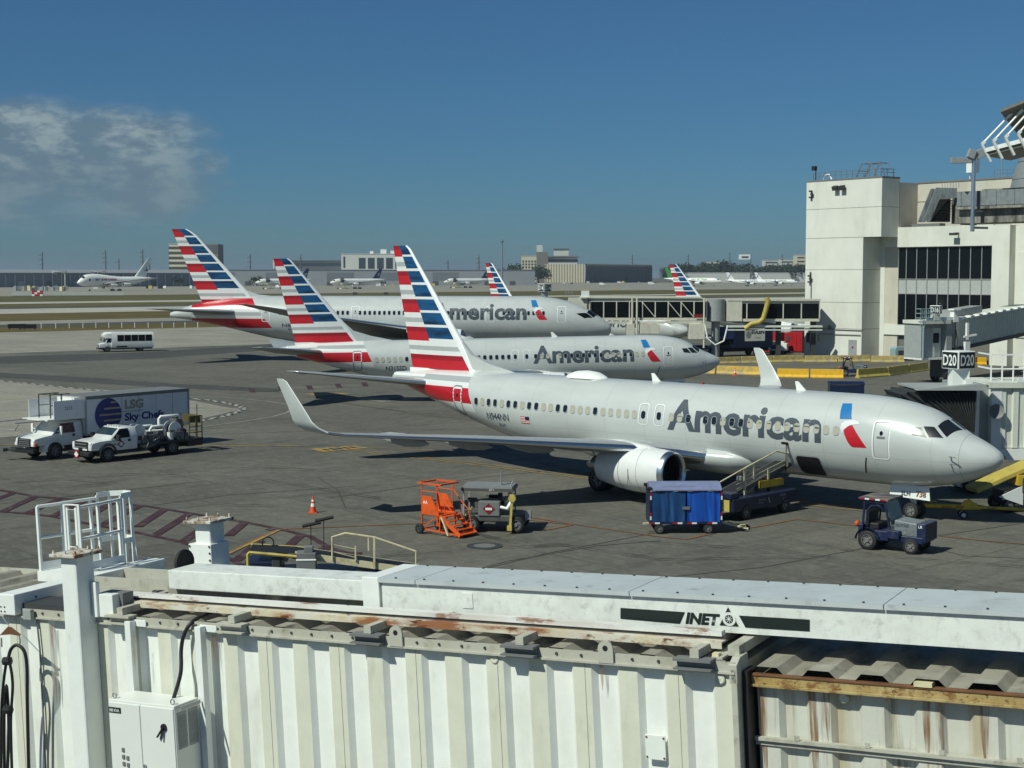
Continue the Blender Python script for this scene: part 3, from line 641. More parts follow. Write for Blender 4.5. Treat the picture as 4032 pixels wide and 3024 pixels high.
def aa_aircraft(kind,name,label,loc,hd,reg=None,sub=None,full=True,pitch=0.,seed=1,group=None,wscale=1):
    t=thing(name,label,'airliner',(loc[0],loc[1],loc[2] if len(loc)>2 else 0),hd+math.pi,group); t.rotation_euler=(0,pitch,hd+math.pi); rnd=random.Random(seed)
    if kind=='737':
        F=Fus(T737); fo=F.mesh(44,100).build('fuselage','silver_737',t,smooth=60)
        # fin, dorsal fillet, tailplanes
        zs=[12.54,11.88,11.03,10.22,9.38,8.60,7.76,6.96,6.16,5.33]
        le=lambda z:31.02+(z-5.37)*.81 if z<12.3 else 31.02+(z-5.37)*.81+(z-12.3)*.6
        te=lambda z:36.49+(z-5.13)*.232
        f=aa_fin(t,zs,le,te)
        mb=MB(); P=[(28.2,5.38),(30.1,5.80),(31.6,6.28),(32.3,6.95),(32.5,6.95),(32.6,5.2)]
        mb.prism(P,lambda a,b,s:(a,s*(.2+.25*(6.9-b)/1.5)*min(1,(a-28.0)/2.5),b),-.5,.5); mb.build('dorsal_fin','silver_787',f,smooth=30)
        mb=MB()
        mb.prism([(31.46,5.36),(36.6,5.36),(36.5,4.8),(33,4.9),(31.46,5.1)],lambda a,b,s:(a,s*(.36 if b>5.2 else .5),b),-.5,.5); mb.build('fin_fillet','aa_white',f)
        for s in(1,-1):
            wing_mesh([((33.6,.5,4.50),4.6,.10,(0,0,1)),((34.1,1.0,4.56),4.2,.10,(0,0,1)),((38.35,7.1,5.32),1.25,.10,(0,0,1)),((38.6,7.22,5.34),.9,.06,(0,0,1))],side=s).build('tailplane',['wing_grey','chrome','wing_under'],t,smooth=40)
        mb=MB(); mb.bb(34.5,37.3,-.95,.95,4.75,5.1) ; mb.build('tail_cone','aa_white',t,bevel=.3) if full else None
        # wings
        for s in((1,-1) if full else (1,-1)):
            S_=[((12.9,1.2,1.95),8.3,.12,(0,0,1)),((14.0,2.0,2.05),7.3,.12,(0,0,1)),((15.9,5.5,2.62),5.3,.115,(0,-.1,1)),((19.1,11.7,3.25),3.4,.10,(0,-.1,1)),((22.2,17.5,3.74),1.75,.09,(0,-.1,1)),((22.6,18.2,3.88),1.62,.085,(0,-.35,.94))]
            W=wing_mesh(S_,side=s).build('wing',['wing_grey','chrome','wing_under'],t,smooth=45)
            wing_mesh([S_[-1],((22.85,18.5,4.08),1.5,.08,(0,-.7,.7)),((23.1,18.68,4.36),1.36,.075,(0,-.95,.3)),((23.6,18.78,5.0),1.08,.07,(0,-1,.12)),((24.5,18.95,6.08),.68,.07,(0,-1,.12)),((24.77,18.97,6.2),.42,.05,(0,-1,.12))],side=s).build('winglet',['winglet_paint','silver_line','winglet_paint'],W,smooth=45)
            for lat,xx in((7.8,20.5),(10.9,21.6),(13.9,22.7)):
                mb=MB(); zz=2.62+(lat-5.5)*.105
                mb.lathe([(-2.0,.02),(-1.4,.16),(-.4,.24),(.6,.20),(1.3,.10),(1.45,.02)],(xx,lat*s,zz-.25),(1,0,0.04),14,0,(1.3,.75)); mb.build('flap_fairing','wing_grey',W,smooth=50)
            e=engine(t,13.7,4.83,1.60,4.2,1.06,'aa_white',s,40,(2.3,2.78))
            gear(t,19.65,2.86*s,.56,.36,'main_gear',2.0)
        mb=MB(); mb.loft([[Vector((x,r*1.0*math.sin(2*math.pi*k/24)*1.02,2.05+ (h if math.cos(2*math.pi*k/24)>0 else .95)*math.cos(2*math.pi*k/24)*e)) for k in range(24)] for x,r,h,e in((11.2,.4,.3,.4),(11.9,1.3,.5,.8),(13,1.85,.62,1),(15,2.06,.66,1),(20,2.06,.60,1),(22,1.7,.5,.85),(23.5,.7,.3,.6))]); mb.build('wing_fairing','silver_787',t,smooth=60)
        gear(t,4.05,0,.36,.2,'nose_gear',1.6,door=1)
        mb=MB(); mb.prism([(3.15,1.52),(4.85,1.52),(5.0,1.38),(5.0,.98),(3.05,.92)],lambda a,b,s_:(a,.42+s_+(b-1.5)*-.12,b),-.02,.02); nd=mb.build('gear_door','fresh_white',t)
        if reg and sub: text('fleet_code',sub,'title_grey',nd,lambda a,b:(4.45-a,.47+(1.05+b-1.5)*-.12,1.05+b),h=.2,bold=.01); text('fleet_code','738','ground_orange',nd,lambda a,b:(3.72-a,.47+(1.05+b-1.5)*-.12,1.05+b),h=.24,bold=.02)
        # windows, doors, titles (starboard)
        st=[6.98+.508*i for i in range(14)]+[6.98+.508*i for i in(15,16,17,18)]; st=[6.98+.508*i for i in range(19) if i!=15]
        aftst=[6.98+2.146+.508*(i+17.3) for i in range(1,24)]
        dk=rnd.random
        pat=[rnd.random()<(.35 if seed==1 else .62) for _ in range(80)]
        if seed==1: pat=[0,0,0,0,0,0,0,0,0,0,1,1,0,1,1,1,0,0,0,0,0,0,0,1,0,0,0,1,1,0,0,1,1,0,1,1,0,1,1,0,1,1][:42]+[1]*20
        allst=st+aftst; windows(t,F,allst,3.84,lambda i:pat[i])
        door(t,F,4.36,5.20,2.72,4.42,lean=.0); door(t,F,30.85,31.6,2.93,4.62,'door_seam',.05,handle=False)
        mb=MB(); ring(mb,rrect(30.85,31.6,3.65,4.5,.1,3),.07,lambda a,b:F.pt(a,b,.011)); mb.build('door_trim','silver_line',t,normals=False)
        for xe in(6.98+2.146+.508*17.3-.05,6.98+2.146+.508*17.3-1.02):
            d=door(t,F,xe-.30,xe+.30,3.36,4.42,wd=.055,win=False,handle=False,name='overwing_exit'); drape('exit_window',rrect(xe-.13,xe+.13,3.66,4.04,.11,3),'pane_dark',d,lambda a,b:F.pt(a,b,.012))
        for side in(1,-1):
            for nm,P in(('windshield',[(1.80,4),(2.46,4),(2.54,38),(2.06,49)]),('cockpit_window',[(2.16,54),(2.64,43),(3.04,51),(2.70,65)]),('cockpit_window',[(2.79,67),(3.10,54),(3.56,58),(3.42,70)])):
                drape(nm,[(a,R(b)) for a,b in P],'cockpit_glass',t,lambda a,b:F.pth(a,b,.014,side),.2,.08)
        text('airline_title','American','title_grey',t,lambda a,b:F.pt(16.35-a,3.20+b,.008),w=8.62,h=1.52,bold=.030,cut=.12)
        eagle(t,F)
        if reg:
            text('registration',reg,'title_grey',t,lambda a,b:F.pt(28.85-a,2.88+b,.010),w=1.75,h=.40,bold=.015,cut=.12)
            text('fleet_code',sub,'title_grey',t,lambda a,b:F.pt(28.05-a,2.55+b,.010),w=.5,h=.17,bold=.01)
            if seed==1:
                fl=drape('flag',[(26.2,2.86),(25.55,2.86),(25.55,3.24),(26.2,3.24)],'fresh_white',t,lambda a,b:F.pt(a,b,.008))
                for k in range(5): drape('red_stripe',[(26.2,2.86+k*.084),(25.55,2.86+k*.084),(25.55,2.90+k*.084),(26.2,2.90+k*.084)],'aa_red',fl,lambda a,b:F.pt(a,b,.011))
                drape('blue_canton',[(25.84,3.04),(25.55,3.04),(25.55,3.24),(25.84,3.24)],'navy',fl,lambda a,b:F.pt(a,b,.014))
        # antennas, dome, red beacon, probes
        mb=MB(); rr=[]
        for q,h in((-1.35,.02),(-1.1,.13),(-.6,.27),(0,.32),(.7,.28),(1.2,.15),(1.5,.02)): rr.append([Vector((23.0+q,math.cos(a*math.pi/8)*(.62*min(1,h*4)),5.34+max(0,math.sin(a*math.pi/8))*h*1.3)) for a in range(9)])
        mb.loft(rr,0,False,False); mb.build('antenna_dome','fresh_white',t,smooth=50)
        for xa in(18.4,9.9) if seed==1 else (14.3,):
            mb=MB(); mb.prism([(xa-.25,5.36),(xa+.28,5.36),(xa+.38,5.80),(xa+.20,5.80)],lambda a,b,s:(a,s*(.07-.1*max(0,b-5.4)*.8),b),-.5,.5); mb.build('blade_antenna','fresh_white',t)
        mb=MB(); mb.lathe([(0,.10),(.08,.09),(.13,.01)],(15.6,0,5.38),(0,0,1),12); mb.build('beacon','dark_red',t,smooth=60)
        mb=MB()
        for zz in(3.05,2.74): p=F.pt(1.75,zz); mb.bar(p,p+Vector((0,.16,0)),.05,.03); mb.bar(p+Vector((0,.16,0)),p+Vector((-.3,.18,0)),.03)
        mb.build('probe','mid_grey',t)
        mb=MB(); mb.tube([F.pth(1.47,2*math.pi*k/32,.004) for k in range(32)],.006,4,closed=True); mb.build('radome_seam','door_seam',t)
        drape('static_port',rrect(5.6,5.66,2.0,2.75,.02,1,.0),'black',t,lambda a,b:F.pt(a-.3*(b-2.0)+.1,b,.010))
        return t,F
    F=Fus(T787); F.mesh(44,100).build('fuselage','silver_787',t,smooth=60)
    zs=[16.62,15.58,14.47,13.37,12.26,11.18,10.07,8.95,7.74,6.74]
    le=lambda z:44.9+(z-7.7)*.92 if z<16.0 else 44.9+(z-7.7)*.92+(z-16.0)*.9
    te=lambda z:51.5+(z-6.65)*.41
    f=aa_fin(t,zs,le,te)
    mb=MB(); mb.prism([(42.0,8.1),(44.5,8.35),(46.0,8.9),(46.4,8.9),(46.4,7.6)],lambda a,b,s:(a,s*(.25+.3*(8.9-b))*min(1,(a-41.5)/3),b),-.5,.5); mb.build('dorsal_fin','silver_787',f,smooth=30)
    for s in(1,-1):
        wing_mesh([((45.6,1.0,6.15),7.2,.10,(0,0,1)),((47.0,2.2,6.2),6.0,.10,(0,0,1)),((53.6,9.6,6.72),2.3,.09,(0,0,1)),((54.6,9.95,6.75),1.3,.05,(0,0,1))],side=s).build('tailplane',['wing_grey','wing_grey','wing_under'],t,smooth=40)
        wing_mesh([((17.2,2.0,3.2),14.,.12,(0,0,1)),((19.2,3.0,3.5),12.,.12,(0,-.1,1)),((24.2,10,4.5),7.8,.11,(0,-.12,1)),((31.2,21,6.1),4.2,.10,(0,-.15,1)),((36.4,28.2,7.4),2.0,.08,(0,-.2,1)),((38.4,29.8,7.75),.9,.06,(0,-.2,1))],side=s).build('wing',['wing_grey','chrome','wing_under'],t,smooth=45)
        engine(t,17.2,9.9,2.75,5.2,1.72,'aa_white',s,36,(4.0,4.6))
        gear(t,28,4.9*s,.68,.45,'main_gear',3,(-.75,.75))
    gear(t,5.2,0,.5,.3,'nose_gear',2.6)
    st=[8.3+.61*i for i in range(9)]+[15.8+.61*i for i in range(26)]+[32.6+.61*i for i in range(15)]
    windows(t,F,st,6.15,lambda i:True,1,.32,.50)
    for a in(5.55,14.35,31.1,42.4): door(t,F,a,a+1.08,5.0,6.98,wd=.10)
    for side in(1,-1):
        for nm,P in(('windshield',[(1.62,5),(2.75,5),(3.0,40),(2.2,50)]),('cockpit_window',[(2.3,53),(3.05,43),(4.3,60),(3.3,68)])):
            drape(nm,[(a,R(b)) for a,b in P],'glass_dark',t,lambda a,b:F.pth(a,b,.02,side),.3,.08)
    text('airline_title','American','title_grey',t,lambda a,b:F.pt(22.1-a,5.30+b,.012),w=11.75,h=2.08,bold=.030,cut=.2)
    eagle(t,F,1.30,2.85,2.15)
    text('registration',reg,'title_grey',t,lambda a,b:F.pt(40.9-a,4.35+b,.012),w=2.0,h=.45,bold=.015)
    text('fleet_code','8LF','title_grey',t,lambda a,b:F.pt(40.2-a,4.0+b,.012),w=.7,h=.2,bold=.015)
    mb=MB(); mb.loft([[Vector((x,2.9*e*math.sin(2*math.pi*k/20),2.9+(.9 if math.cos(2*math.pi*k/20)>0 else 1.1)*math.cos(2*math.pi*k/20)*e)) for k in range(20)] for x,e in((15.5,.3),(17.5,.85),(20,1.05),(31,1.05),(34,.8),(36.5,.25))]); mb.build('wing_fairing','silver_787',t,smooth=60)
    mb=MB(); mb.lathe([(0,.02),(.25,.2),(.6,.02)],(25,0,8.2),(0,0,1),10); mb.prism([(37.5,8.15),(38,8.15),(38.2,8.7),(37.95,8.7)],lambda a,b,s:(a,s*.06,b),-.5,.5); mb.build('blade_antenna','fresh_white',t)
    return t,F
AC1,F1=aa_aircraft('737','airliner','nearest silver twin-jet with striped tail, nose docked at the jet bridge, cargo door open',(20.88,61.94),-.749,'N944NN','3LH',seed=1,group='silver airliners with striped tails')
AC2,F2=aa_aircraft('737','airliner','middle silver twin-jet, nose above the yellow barriers, just behind the nearest airliner',(18.1,127,.38),.05,'N315SD','3SD',seed=2,pitch=.019,group='silver airliners with striped tails')
AC3,F3=aa_aircraft('787','airliner','long wide-body silver airliner farthest of the three side-on, its nose below the glass jet bridge',(12.35,182),-.08,'N805',seed=3,group='silver airliners with striped tails')
AC4,F4=aa_aircraft('737','airliner','silver airliner mostly hidden, striped tail rising above the wide-body beside the D14 sign',(24.6,203.5,.15),-.72,None,None,seed=4,group='silver airliners with striped tails')
AC5,F5=aa_aircraft('737','airliner','silver airliner hidden by the glass jet bridge, only its striped tail rising above the rotunda',(61.5,243,.2),-.5,None,None,seed=5,group='silver airliners with striped tails')
# open cargo door of the near airliner: black patch painted for the unlit hold, with frame
def hold():
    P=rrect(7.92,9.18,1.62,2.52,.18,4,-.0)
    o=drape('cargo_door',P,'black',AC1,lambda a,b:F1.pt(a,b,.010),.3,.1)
    mb=MB(); ring(mb,rrect(7.86,9.24,1.56,2.58,.22,4),.06,lambda a,b:F1.pt(a,b,.014)); mb.build('door_frame','aa_grey',o,normals=False)
hold()
# ------------------------------------------------------------ terminal building and gate bridges on the right
mat('precast',(.68,.685,.62),.8,var=.05,scale=.5,stain=(.44,.43,.37),stamt=.4,stscale=(.35,.35,.10),strange=(.48,.72),bump=.05,bscale=8)
mat('precast_tan',(.54,.51,.43),.8,var=.07,scale=.5,stain=(.36,.31,.23),stamt=.4,stscale=(.3,.3,.12))
mat('groove',(.15,.145,.13),.9)
mat('weathered_concrete',(.30,.29,.25),.85,var=.15,scale=.7,stain=(.035,.034,.03),stamt=.9,stscale=(.9,.9,.22),strange=(.44,.64))
mat('grey_panel',(.20,.225,.235),.7,var=.15,stain=(.06,.06,.06),stamt=.7,stscale=(1.5,1.5,.3),strange=(.48,.66))
mat('spandrel',(.42,.44,.42),.35,var=.08)
mat('mullion',(.40,.40,.38),.45,.4)
mat('canopy_under',(.17,.165,.14),.7); mat('clad_metal',(.34,.35,.34),.45,.4,var=.08)
mat('bridge_white',(.66,.68,.60),.5,var=.05,stain=(.42,.36,.22),stamt=.4,stscale=(2,2,.4),strange=(.52,.72))
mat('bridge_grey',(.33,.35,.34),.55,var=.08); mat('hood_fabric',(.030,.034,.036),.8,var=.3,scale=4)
mat('gate_cream',(.60,.585,.49),.5,var=.06,stain=(.36,.32,.22),stamt=.4,stscale=(2,2,1)); mat('sign_black',(.012,.02,.018),.4); mat('sign_white',(.78,.79,.76),.4); mat('teal_paint',(.25,.36,.38),.5)
U=Vector((.61,-.79,0)).normalized(); V=Vector((.79,.61,0)).normalized(); P0=Vector((38.9,195,0))
TR=Matrix((U,V,Vector((0,0,1)))).transposed()
def tbox(mb,a0,a1,b0,b1,z0,z1,mi=0):
    return mb.box(((a0+a1)/2,(b0+b1)/2,(z0+z1)/2),(a1-a0,b1-b0,z1-z0),None,mi)
TB=thing('terminal_building','pale concrete terminal block with a tall windowless tower and two rows of black glass','building',P0,math.atan2(U.y,U.x))
def terminal():
    mb=MB(); zz=[0,3.9,7.27,11.5,15.62]
    tbox(mb,.05,9.45,.05,3.55,0,15.6,1)
    for i,(a,b) in enumerate(zip(zz,zz[1:])): tbox(mb,0,9.5,0,3.6,a+(.025 if i else 0),b-.025)
    tbox(mb,.05,12.25,.05,3.45,15.7,23.0,1)
    for a,b in((15.62,19.4),(19.4,23.0)): tbox(mb,0,12.3,0,3.5,a+.025,b-.025)
    tbox(mb,-.04,12.34,-.04,3.54,23.0,23.2,2)
    tw=mb.build('tower_wall',['precast','groove','mid_grey'],TB)
    # door, vents and cable conduit at the foot
    mb=MB(); tbox(mb,7.45,8.75,-.06,-.01,.3,2.5); d=mb.build('door','grey_paint',TB); mb=MB(); tbox(mb,8.0,8.25,-.08,-.06,1.4,1.65); mb.build('door_sign','red',d)
    mb=MB(); 
    for p in((.35,8.6),(.35,6.9)): pass
    mb.tube([(1.1,-.1,10.2),(1.1,-.1,3.6),(1.3,-.1,3.2)],.06,6); mb.tube([(.1,-.1,3.75),(9.5,-.1,3.75),(9.6,.2,3.75)],.05,6); mb.tube([(2.0,-.12,2.6),(2.2,-.12,2.2),(2.5,-.12,2.3),(2.6,-.12,3.1),(9.4,-.12,3.15)],.05,6)
    mb.build('conduit','mid_grey',TB)
    mb=MB(); tbox(mb,.55,1.25,-.3,-.02,1.9,3.2); mb.build('junction_box','dark_grey',TB,bevel=.03); mb=MB(); tbox(mb,1.55,2.3,-.25,-.02,2.1,3.1); mb.build('junction_box','bridge_white',TB,bevel=.03)
    mb=MB(); tbox(mb,4.2,4.6,-.35,-.02,3.8,4.25); mb.build('wall_lamp','mid_grey',TB,bevel=.04)
    for zc,h in((10.4,1.6),(21.3,1.2)):
        mb=MB(); mb.bar((1.0,-.15,zc-h/2),(1.0,-.15,zc+h/2),.14); 
        for k in range(3): mb.box((1.0+(.12 if k%2 else -.12),-.25,zc-h/2+.3+.4*k),(.35,.25,.22))
        mb.build('antenna_cluster','dark_grey',TB)
    for a in(5.2,6.3):
        mb=MB(); mb.box((a,-.45,22.0),(.75,.5,.55),Matrix.Rotation(R(20),3,'X')); mb.bar((a,-.02,22.1),(a,-.4,22.1),.12); mb.build('floodlight','dark_grey',TB)
    mb=MB()
    pts=[(.9,.3),(11.9,.3),(11.9,3.1)]
    for h in(.55,1.0): mb.tube([(p[0],p[1],23.2+h) for p in pts],.035,5)
    for i in range(13): mb.bar((.9+i*.916,.3,23.2),(.9+i*.916,.3,24.2),.05)
    for k in range(3): mb.bar((11.9,.3+1.2*k,23.2),(11.9,.3+1.2*k,24.2),.05)
    mb.build('roof_railing','mid_grey',TB)
    mb=MB()   # hooped frame over the roof hatch
    for b in(1.0,2.8):
        for sgn in(0,1.3): mb.tube([(7.3+sgn,b,23.2),(8.3+sgn,b,25.0),(9.6+sgn,b,25.0),(10.7+sgn,b,23.2)],.06,5)
    for a,z in((8.3,25),(9.6,25),(10.9,25),(7.8,24.1),(11.3,24.1)): mb.bar((a,1,z),(a,2.8,z),.06)
    mb.build('hatch_frame','mid_grey',TB)
    mb=MB(); mb.bar((1.1,.5,23.2),(1.1,.5,24.6),.1); mb.box((1.0,.3,24.8),(.6,.4,.55)); mb.build('floodlight','black',TB)
    mb=MB(); mb.tube([(2.6,.4,23.2),(2.8,.4,23.8),(3.4,.4,23.9),(3.9,.4,23.2)],.1,8); mb.build('roof_vent','fresh_white',TB)
    # concourse with glazing
    mb=MB(); tbox(mb,9.5,10.2,3.55,6,0,16.9); tbox(mb,9.5,26.2,3.95,7.4,0.01,3.2,1); tbox(mb,26.2,28.6,3.2,9,0,16.75); tbox(mb,28.6,34.5,4.4,9,0,16.7); tbox(mb,34.5,37.5,2.4,9,0,18.4); tbox(mb,4,12.28,3.6,20,0,22.55,2); tbox(mb,10.2,26.2,5.5,9,3.2,16.5,3)
    mb.build('concourse_wall',['precast','groove','precast_tan','dark_grey'],TB)
    mb=MB(); tbox(mb,28.9,34.2,4.25,4.38,3.4,13.5); tbox(mb,28.7,34.4,4.15,4.39,5.1,5.5,1); mb.build('infill_panel',['precast','groove'],TB)
    mb=MB(); tbox(mb,10.2,26.2,3.3,3.95,14.35,16.85); mb.build('fascia','precast',TB); mb=MB(); tbox(mb,10.2,26.2,3.4,3.95,3.2,4.45); mb.build('sill_band','precast',TB)
    n=10; w0=10.3; wd=(26.1-10.3)/n
    for i in range(n):
        a=w0+i*wd
        for z0,z1,m,nm in((4.5,8.4,'glass_dark','window_pane'),(8.5,10.25,'spandrel','spandrel_panel'),(10.35,14.3,'glass_dark','window_pane')):
            mb=MB(); tbox(mb,a+.05,a+wd-.05,3.72,3.78,z0,z1); mb.build(nm,m,TB)
    for i in range(n+1):
        mb=MB(); tbox(mb,w0+i*wd-.05,w0+i*wd+.05,3.62,3.82,4.45,14.35); mb.build('mullion','mullion',TB)
    mb=MB()
    for z in(4.47,8.45,10.3,14.32): tbox(mb,w0,26.1,3.64,3.8,z-.05,z+.05)
    mb.build('transom','mullion',TB)
    mb=MB(); tbox(mb,12.3,38,7.2,20,16.5,20.1); tbox(mb,12.3,38,7.2,20,20.2,22.5); tbox(mb,12.4,37.9,7.3,19.9,20.05,20.25,1); tbox(mb,12.2,38,7.1,20,22.5,22.7,2); mb.build('upper_wall',['precast_tan','groove','mid_grey'],TB)
    mb=MB(); tbox(mb,13,17.2,5.2,6.4,16.9,17.3); mb.build('roof_duct','mid_grey',TB)
    mb=MB(); mb.bar((21.4,3.3,15.9),(21.4,2.6,15.9),.18); mb.box((21.2,2.5,15.8),(.9,.5,.3)); mb.build('wall_camera','dark_grey',TB)
    mb=MB(); tbox(mb,19.2,20.6,7.6,8.4,23.5,25.2); mb.bar((19.5,8,22.7),(19.5,8,23.5),.12); mb.bar((20.3,8,22.7),(20.3,8,23.5),.12); mb.build('roof_unit','fresh_white',TB,bevel=.06)
    mb=MB(); mb.cyl((28.2,10.5,22.7),(28.2,10.5,27.3),1.25,20); mb.tube([(28.2+1.27*math.cos(k*math.pi/12),10.5+1.27*math.sin(k*math.pi/12),24.8) for k in range(24)],.06,5,closed=True); mb.build('roof_tank','cream',TB,smooth=40)
    mb=MB()
    for k in range(5): mb.tube([(30+k*.9,9.5,22.7),(30.6+k*.9,9.5,25.0),(33.2+k*.3,9.5,25.2),(36,9.5,23)],.05,5)
    for z in(.5,1.0): mb.tube([(23,8,22.7+z),(29.5,8,22.7+z)],.035,5)
    for k in range(8): mb.bar((23+k*.9,8,22.7),(23+k*.9,8,23.7),.04)
    mb.build('roof_railing','mid_grey',TB)
    mb=MB(); mb.bar((24.2,7.8,22.7),(24.2,7.8,25.4),.06); mb.box((24.2,7.8,25.6),(.7,.4,.5)); mb.build('roof_antenna','grey_paint',TB)
terminal()
# elevated people-mover guideway with its stair, at the right edge
GW=thing('guideway','stained concrete elevated guideway beam with grey parapet entering at the right edge','guideway',(46.7,153,0),math.atan2(-15,13))
def guideway():
    L=26
    mb=MB(); mb.bb(0,L,-.6,3.2,16.1,17.5); mb.bb(0,L,-1.3,3.9,17.5,17.85); mb.build('beam','weathered_concrete',GW,bevel=.05)
    mb=MB(); mb.bb(.2,L,-1.35,-1.1,17.85,19.35)
    for k in range(13): mb.bb(.6+k*2,.72+k*2,-1.42,-1.33,17.9,19.3)
    mb.build('parapet','grey_panel',GW)
    mb=MB(); mb.bb(0,L,3.6,3.85,17.85,19.8); mb.build('parapet','weathered_concrete',GW)
    for x in(8.,20.): mb=MB(); mb.bb(x,x+1.8,0,2.6,0,16.1); mb.bb(x-.4,x+2.2,-.8,3.4,15.2,16.1); mb.build('pier','precast',GW)
    mb=MB(); mb.bb(-.1,0,-.2,2.8,16.0,17.2); mb.build('end_plate','weathered_concrete',GW)
guideway()
ST=thing('stairway','grey sloping covered stair climbing from the concourse roof to the guideway','stairs',(44.6,160,16.6))
mb=MB(); sq=[(0,0),(1.35,3.65),(3.6,3.6),(3.6,2.55),(1.75,2.5),(.75,0)]
mb.prism(sq,lambda a,b,t:(a,t,b),-.12,.12); mb.build('stringer','grey_panel',ST); mb=MB(); mb.prism(sq,lambda a,b,t:(a,t,b),1.9,2.14); mb.build('stringer','grey_panel',ST)
mb=MB()
for k in range(14): mb.bb(1.05+k*.14,3.0+k*.02,.14,1.88,.06+k*.17,.12+k*.17)
mb.build('tread','black',ST); mb=MB(); mb.prism([(.9,.0),(1.75,2.45),(3.3,2.5),(3.3,0)],lambda a,b,t:(a,t,b),1.2,1.7); mb.build('stair_shade','black',ST); mb=MB(); mb.bb(3.62,5.4,.2,1.8,-.2,3.2); mb.build('backing','weathered_concrete',ST)  # black treads and back wall paint the shade inside the stair
mb=MB(); 
for k in range(7): mb.bar((2.0+k*.3,.0,3.62),(2.0+k*.3,.0,4.35),.05)
mb.bar((2,0,4.35),(3.8,0,4.35),.06); mb.build('railing','grey_paint',ST)
LP=thing('light_mast','shiny steel floodlight mast clamped to the end of the guideway','light mast',(46.7,149.5,0))
mb=MB(); mb.cyl((0,0,15.2),(0,0,22.4),.21,20); mb.build('pole','chrome',LP,smooth=40)
for x,y,ry in((-.3,-.1,20),(.55,.1,-25)):
    mb=MB(); mb.box((x,y,23.0),(.75,.6,.9),Matrix.Rotation(R(ry),3,'Y')); mb.build('flood_lamp','grey_paint',LP,bevel=.04)
mb=MB(); mb.box((-1.3,0,22.35),(2.1,.5,.55)); mb.build('side_panel','grey_paint',LP,bevel=.03)
mb=MB(); mb.box((0,0,22.6),(.5,.5,.5)); 
for z in(17.3,15.6): mb.bar((0,0,z),(1.9,1.2,z),.22)
mb.build('bracket','grey_paint',LP)
# canopy roof of the station, upper right
CN=thing('station_canopy','tilted station canopy with white tie struts above the guideway, upper right corner','canopy',(47.9,151,0))
def canopy():
    q=lambda x,y,Y:AY(3600+x/2.764,350+y/2.764,Y)-Vector((47.9,151,0))
    a,b=q(765,672,151),q(1420,500,146); back=Vector((6,9,0.2))
    mb=MB(); mb.prism([(0,0),(1,0),(1,1),(0,1)],lambda s,t,h:a.lerp(b,s)+back*t*.9+Vector((0,0,h)),-.55,.0); mb.build('lower_slab','canopy_under',CN)
    mb=MB(); mb.bar(a+Vector((0,-.15,0)),b+Vector((0,-.15,0)),.25,.42); mb.build('edge_beam','sign_white',CN)
    c,d,e=q(938,255,150),q(1420,60,146),q(1175,560,157)
    mb=MB(); f=d+(e-c); mb.prism([(0,0),(1,0),(1,1),(0,1)],lambda s,t,h:c+(d-c)*s+(e-c)*t+Vector((0,0,h)),0,.30); mb.build('upper_roof','canopy_under',CN)
    for (x0,y0),(x1,y1),Y in(((735,605),(1060,265),150.8),((860,570),(1180,225),149.7),((990,530),(1300,190),148.7),((1130,490),(1420,160),147.5)):
        p,r=q(x0,y0,Y),q(x1,y1,Y-.3); mb=MB(); mb.cyl(p,r,.11,10); mb.bar(p,p.lerp(r,.10),.3); mb.bar(r.lerp(p,.13),r,.3)
        mb.bar(p,Vector((p.x+.95,p.y,p.z-1.75)),.30,.22); mb.build('tie_strut','sign_white',CN)
canopy()
mb=MB(); mb.lathe([(0,4.9),(3,4.75),(5,4.3),(7,3.55),(9,2.5),(10,1.6)],(61.3,167,17.6),(0,0,1),40,0)
for z,r in((2,4.84),(4,4.56),(6,3.98),(7.5,3.32)): mb.tube([(61.3+r*math.cos(k*math.pi/16),167+r*math.sin(k*math.pi/16),17.6+z) for k in range(32)],.03,4,1,closed=True)
tag(mb.build('station_dome',['clad_metal','mid_grey'],smooth=50),'curved grey metal-clad drum behind the guideway under the tilted canopy','dome')
# ------------------------------------------------------------ gate bridges
def corr_wall(mb,x0,x1,y,z0,z1,pitch=.6,dep=.07,sgn=-1,mi=(0,0)):
    """corrugated side sheet in local x,z at local y; ribs point towards sgn*y"""
    x=x0; n=0; pts=[]
    while x<x1-1e-3:
        for f,d in((0,1),(.40,1),(.50,0),(.90,0)): pts.append((min(x+f*pitch,x1),d))
        x+=pitch
    pts.append((x1,1)); 
    for (a,da),(b,db) in zip(pts,pts[1:]):
        if b-a<1e-4: continue
        ya=y+sgn*dep*da; yb=y+sgn*dep*db
        mb.poly([(a,ya,z0),(b,yb,z0),(b,yb,z1),(a,ya,z1)],mi[0] if da==db==1 else mi[1])
def gate_sign(parent,code,c,ang,sz=1.0,fs=1.25):
    """cube sign: code on the two visible faces"""
    w_,h_=sz*fs,sz; Rm=Matrix.Rotation(ang,3,'Z'); mb=MB(); mb.box(c,(w_,w_,h_),Rm); s=mb.build('gate_sign','sign_white',parent,bevel=.04)
    for k,(nx,ny) in enumerate(((0,-1),(-1,0))):
        n=Rm@Vector((nx,ny,0)); ux=Rm@(Vector((1,0,0)) if k==0 else Vector((0,-1,0))); o=Vector(c)+n*(w_/2+.012)
        mb=MB(); mb.add([o+ux*a*w_*.45+Vector((0,0,b*h_*.44)) for a,b in((-1,-1),(1,-1),(1,1),(-1,1))],[(0,1,2,3)]); f=mb.build('sign_face','sign_black',s)
        text('gate_number',code,'sign_white',f,flat(o+n*.012-ux*w_*.39-Vector((0,0,h_*.31)),ux,(0,0,1)),w=w_*.78,h=h_*.62,bold=.02)
    return s
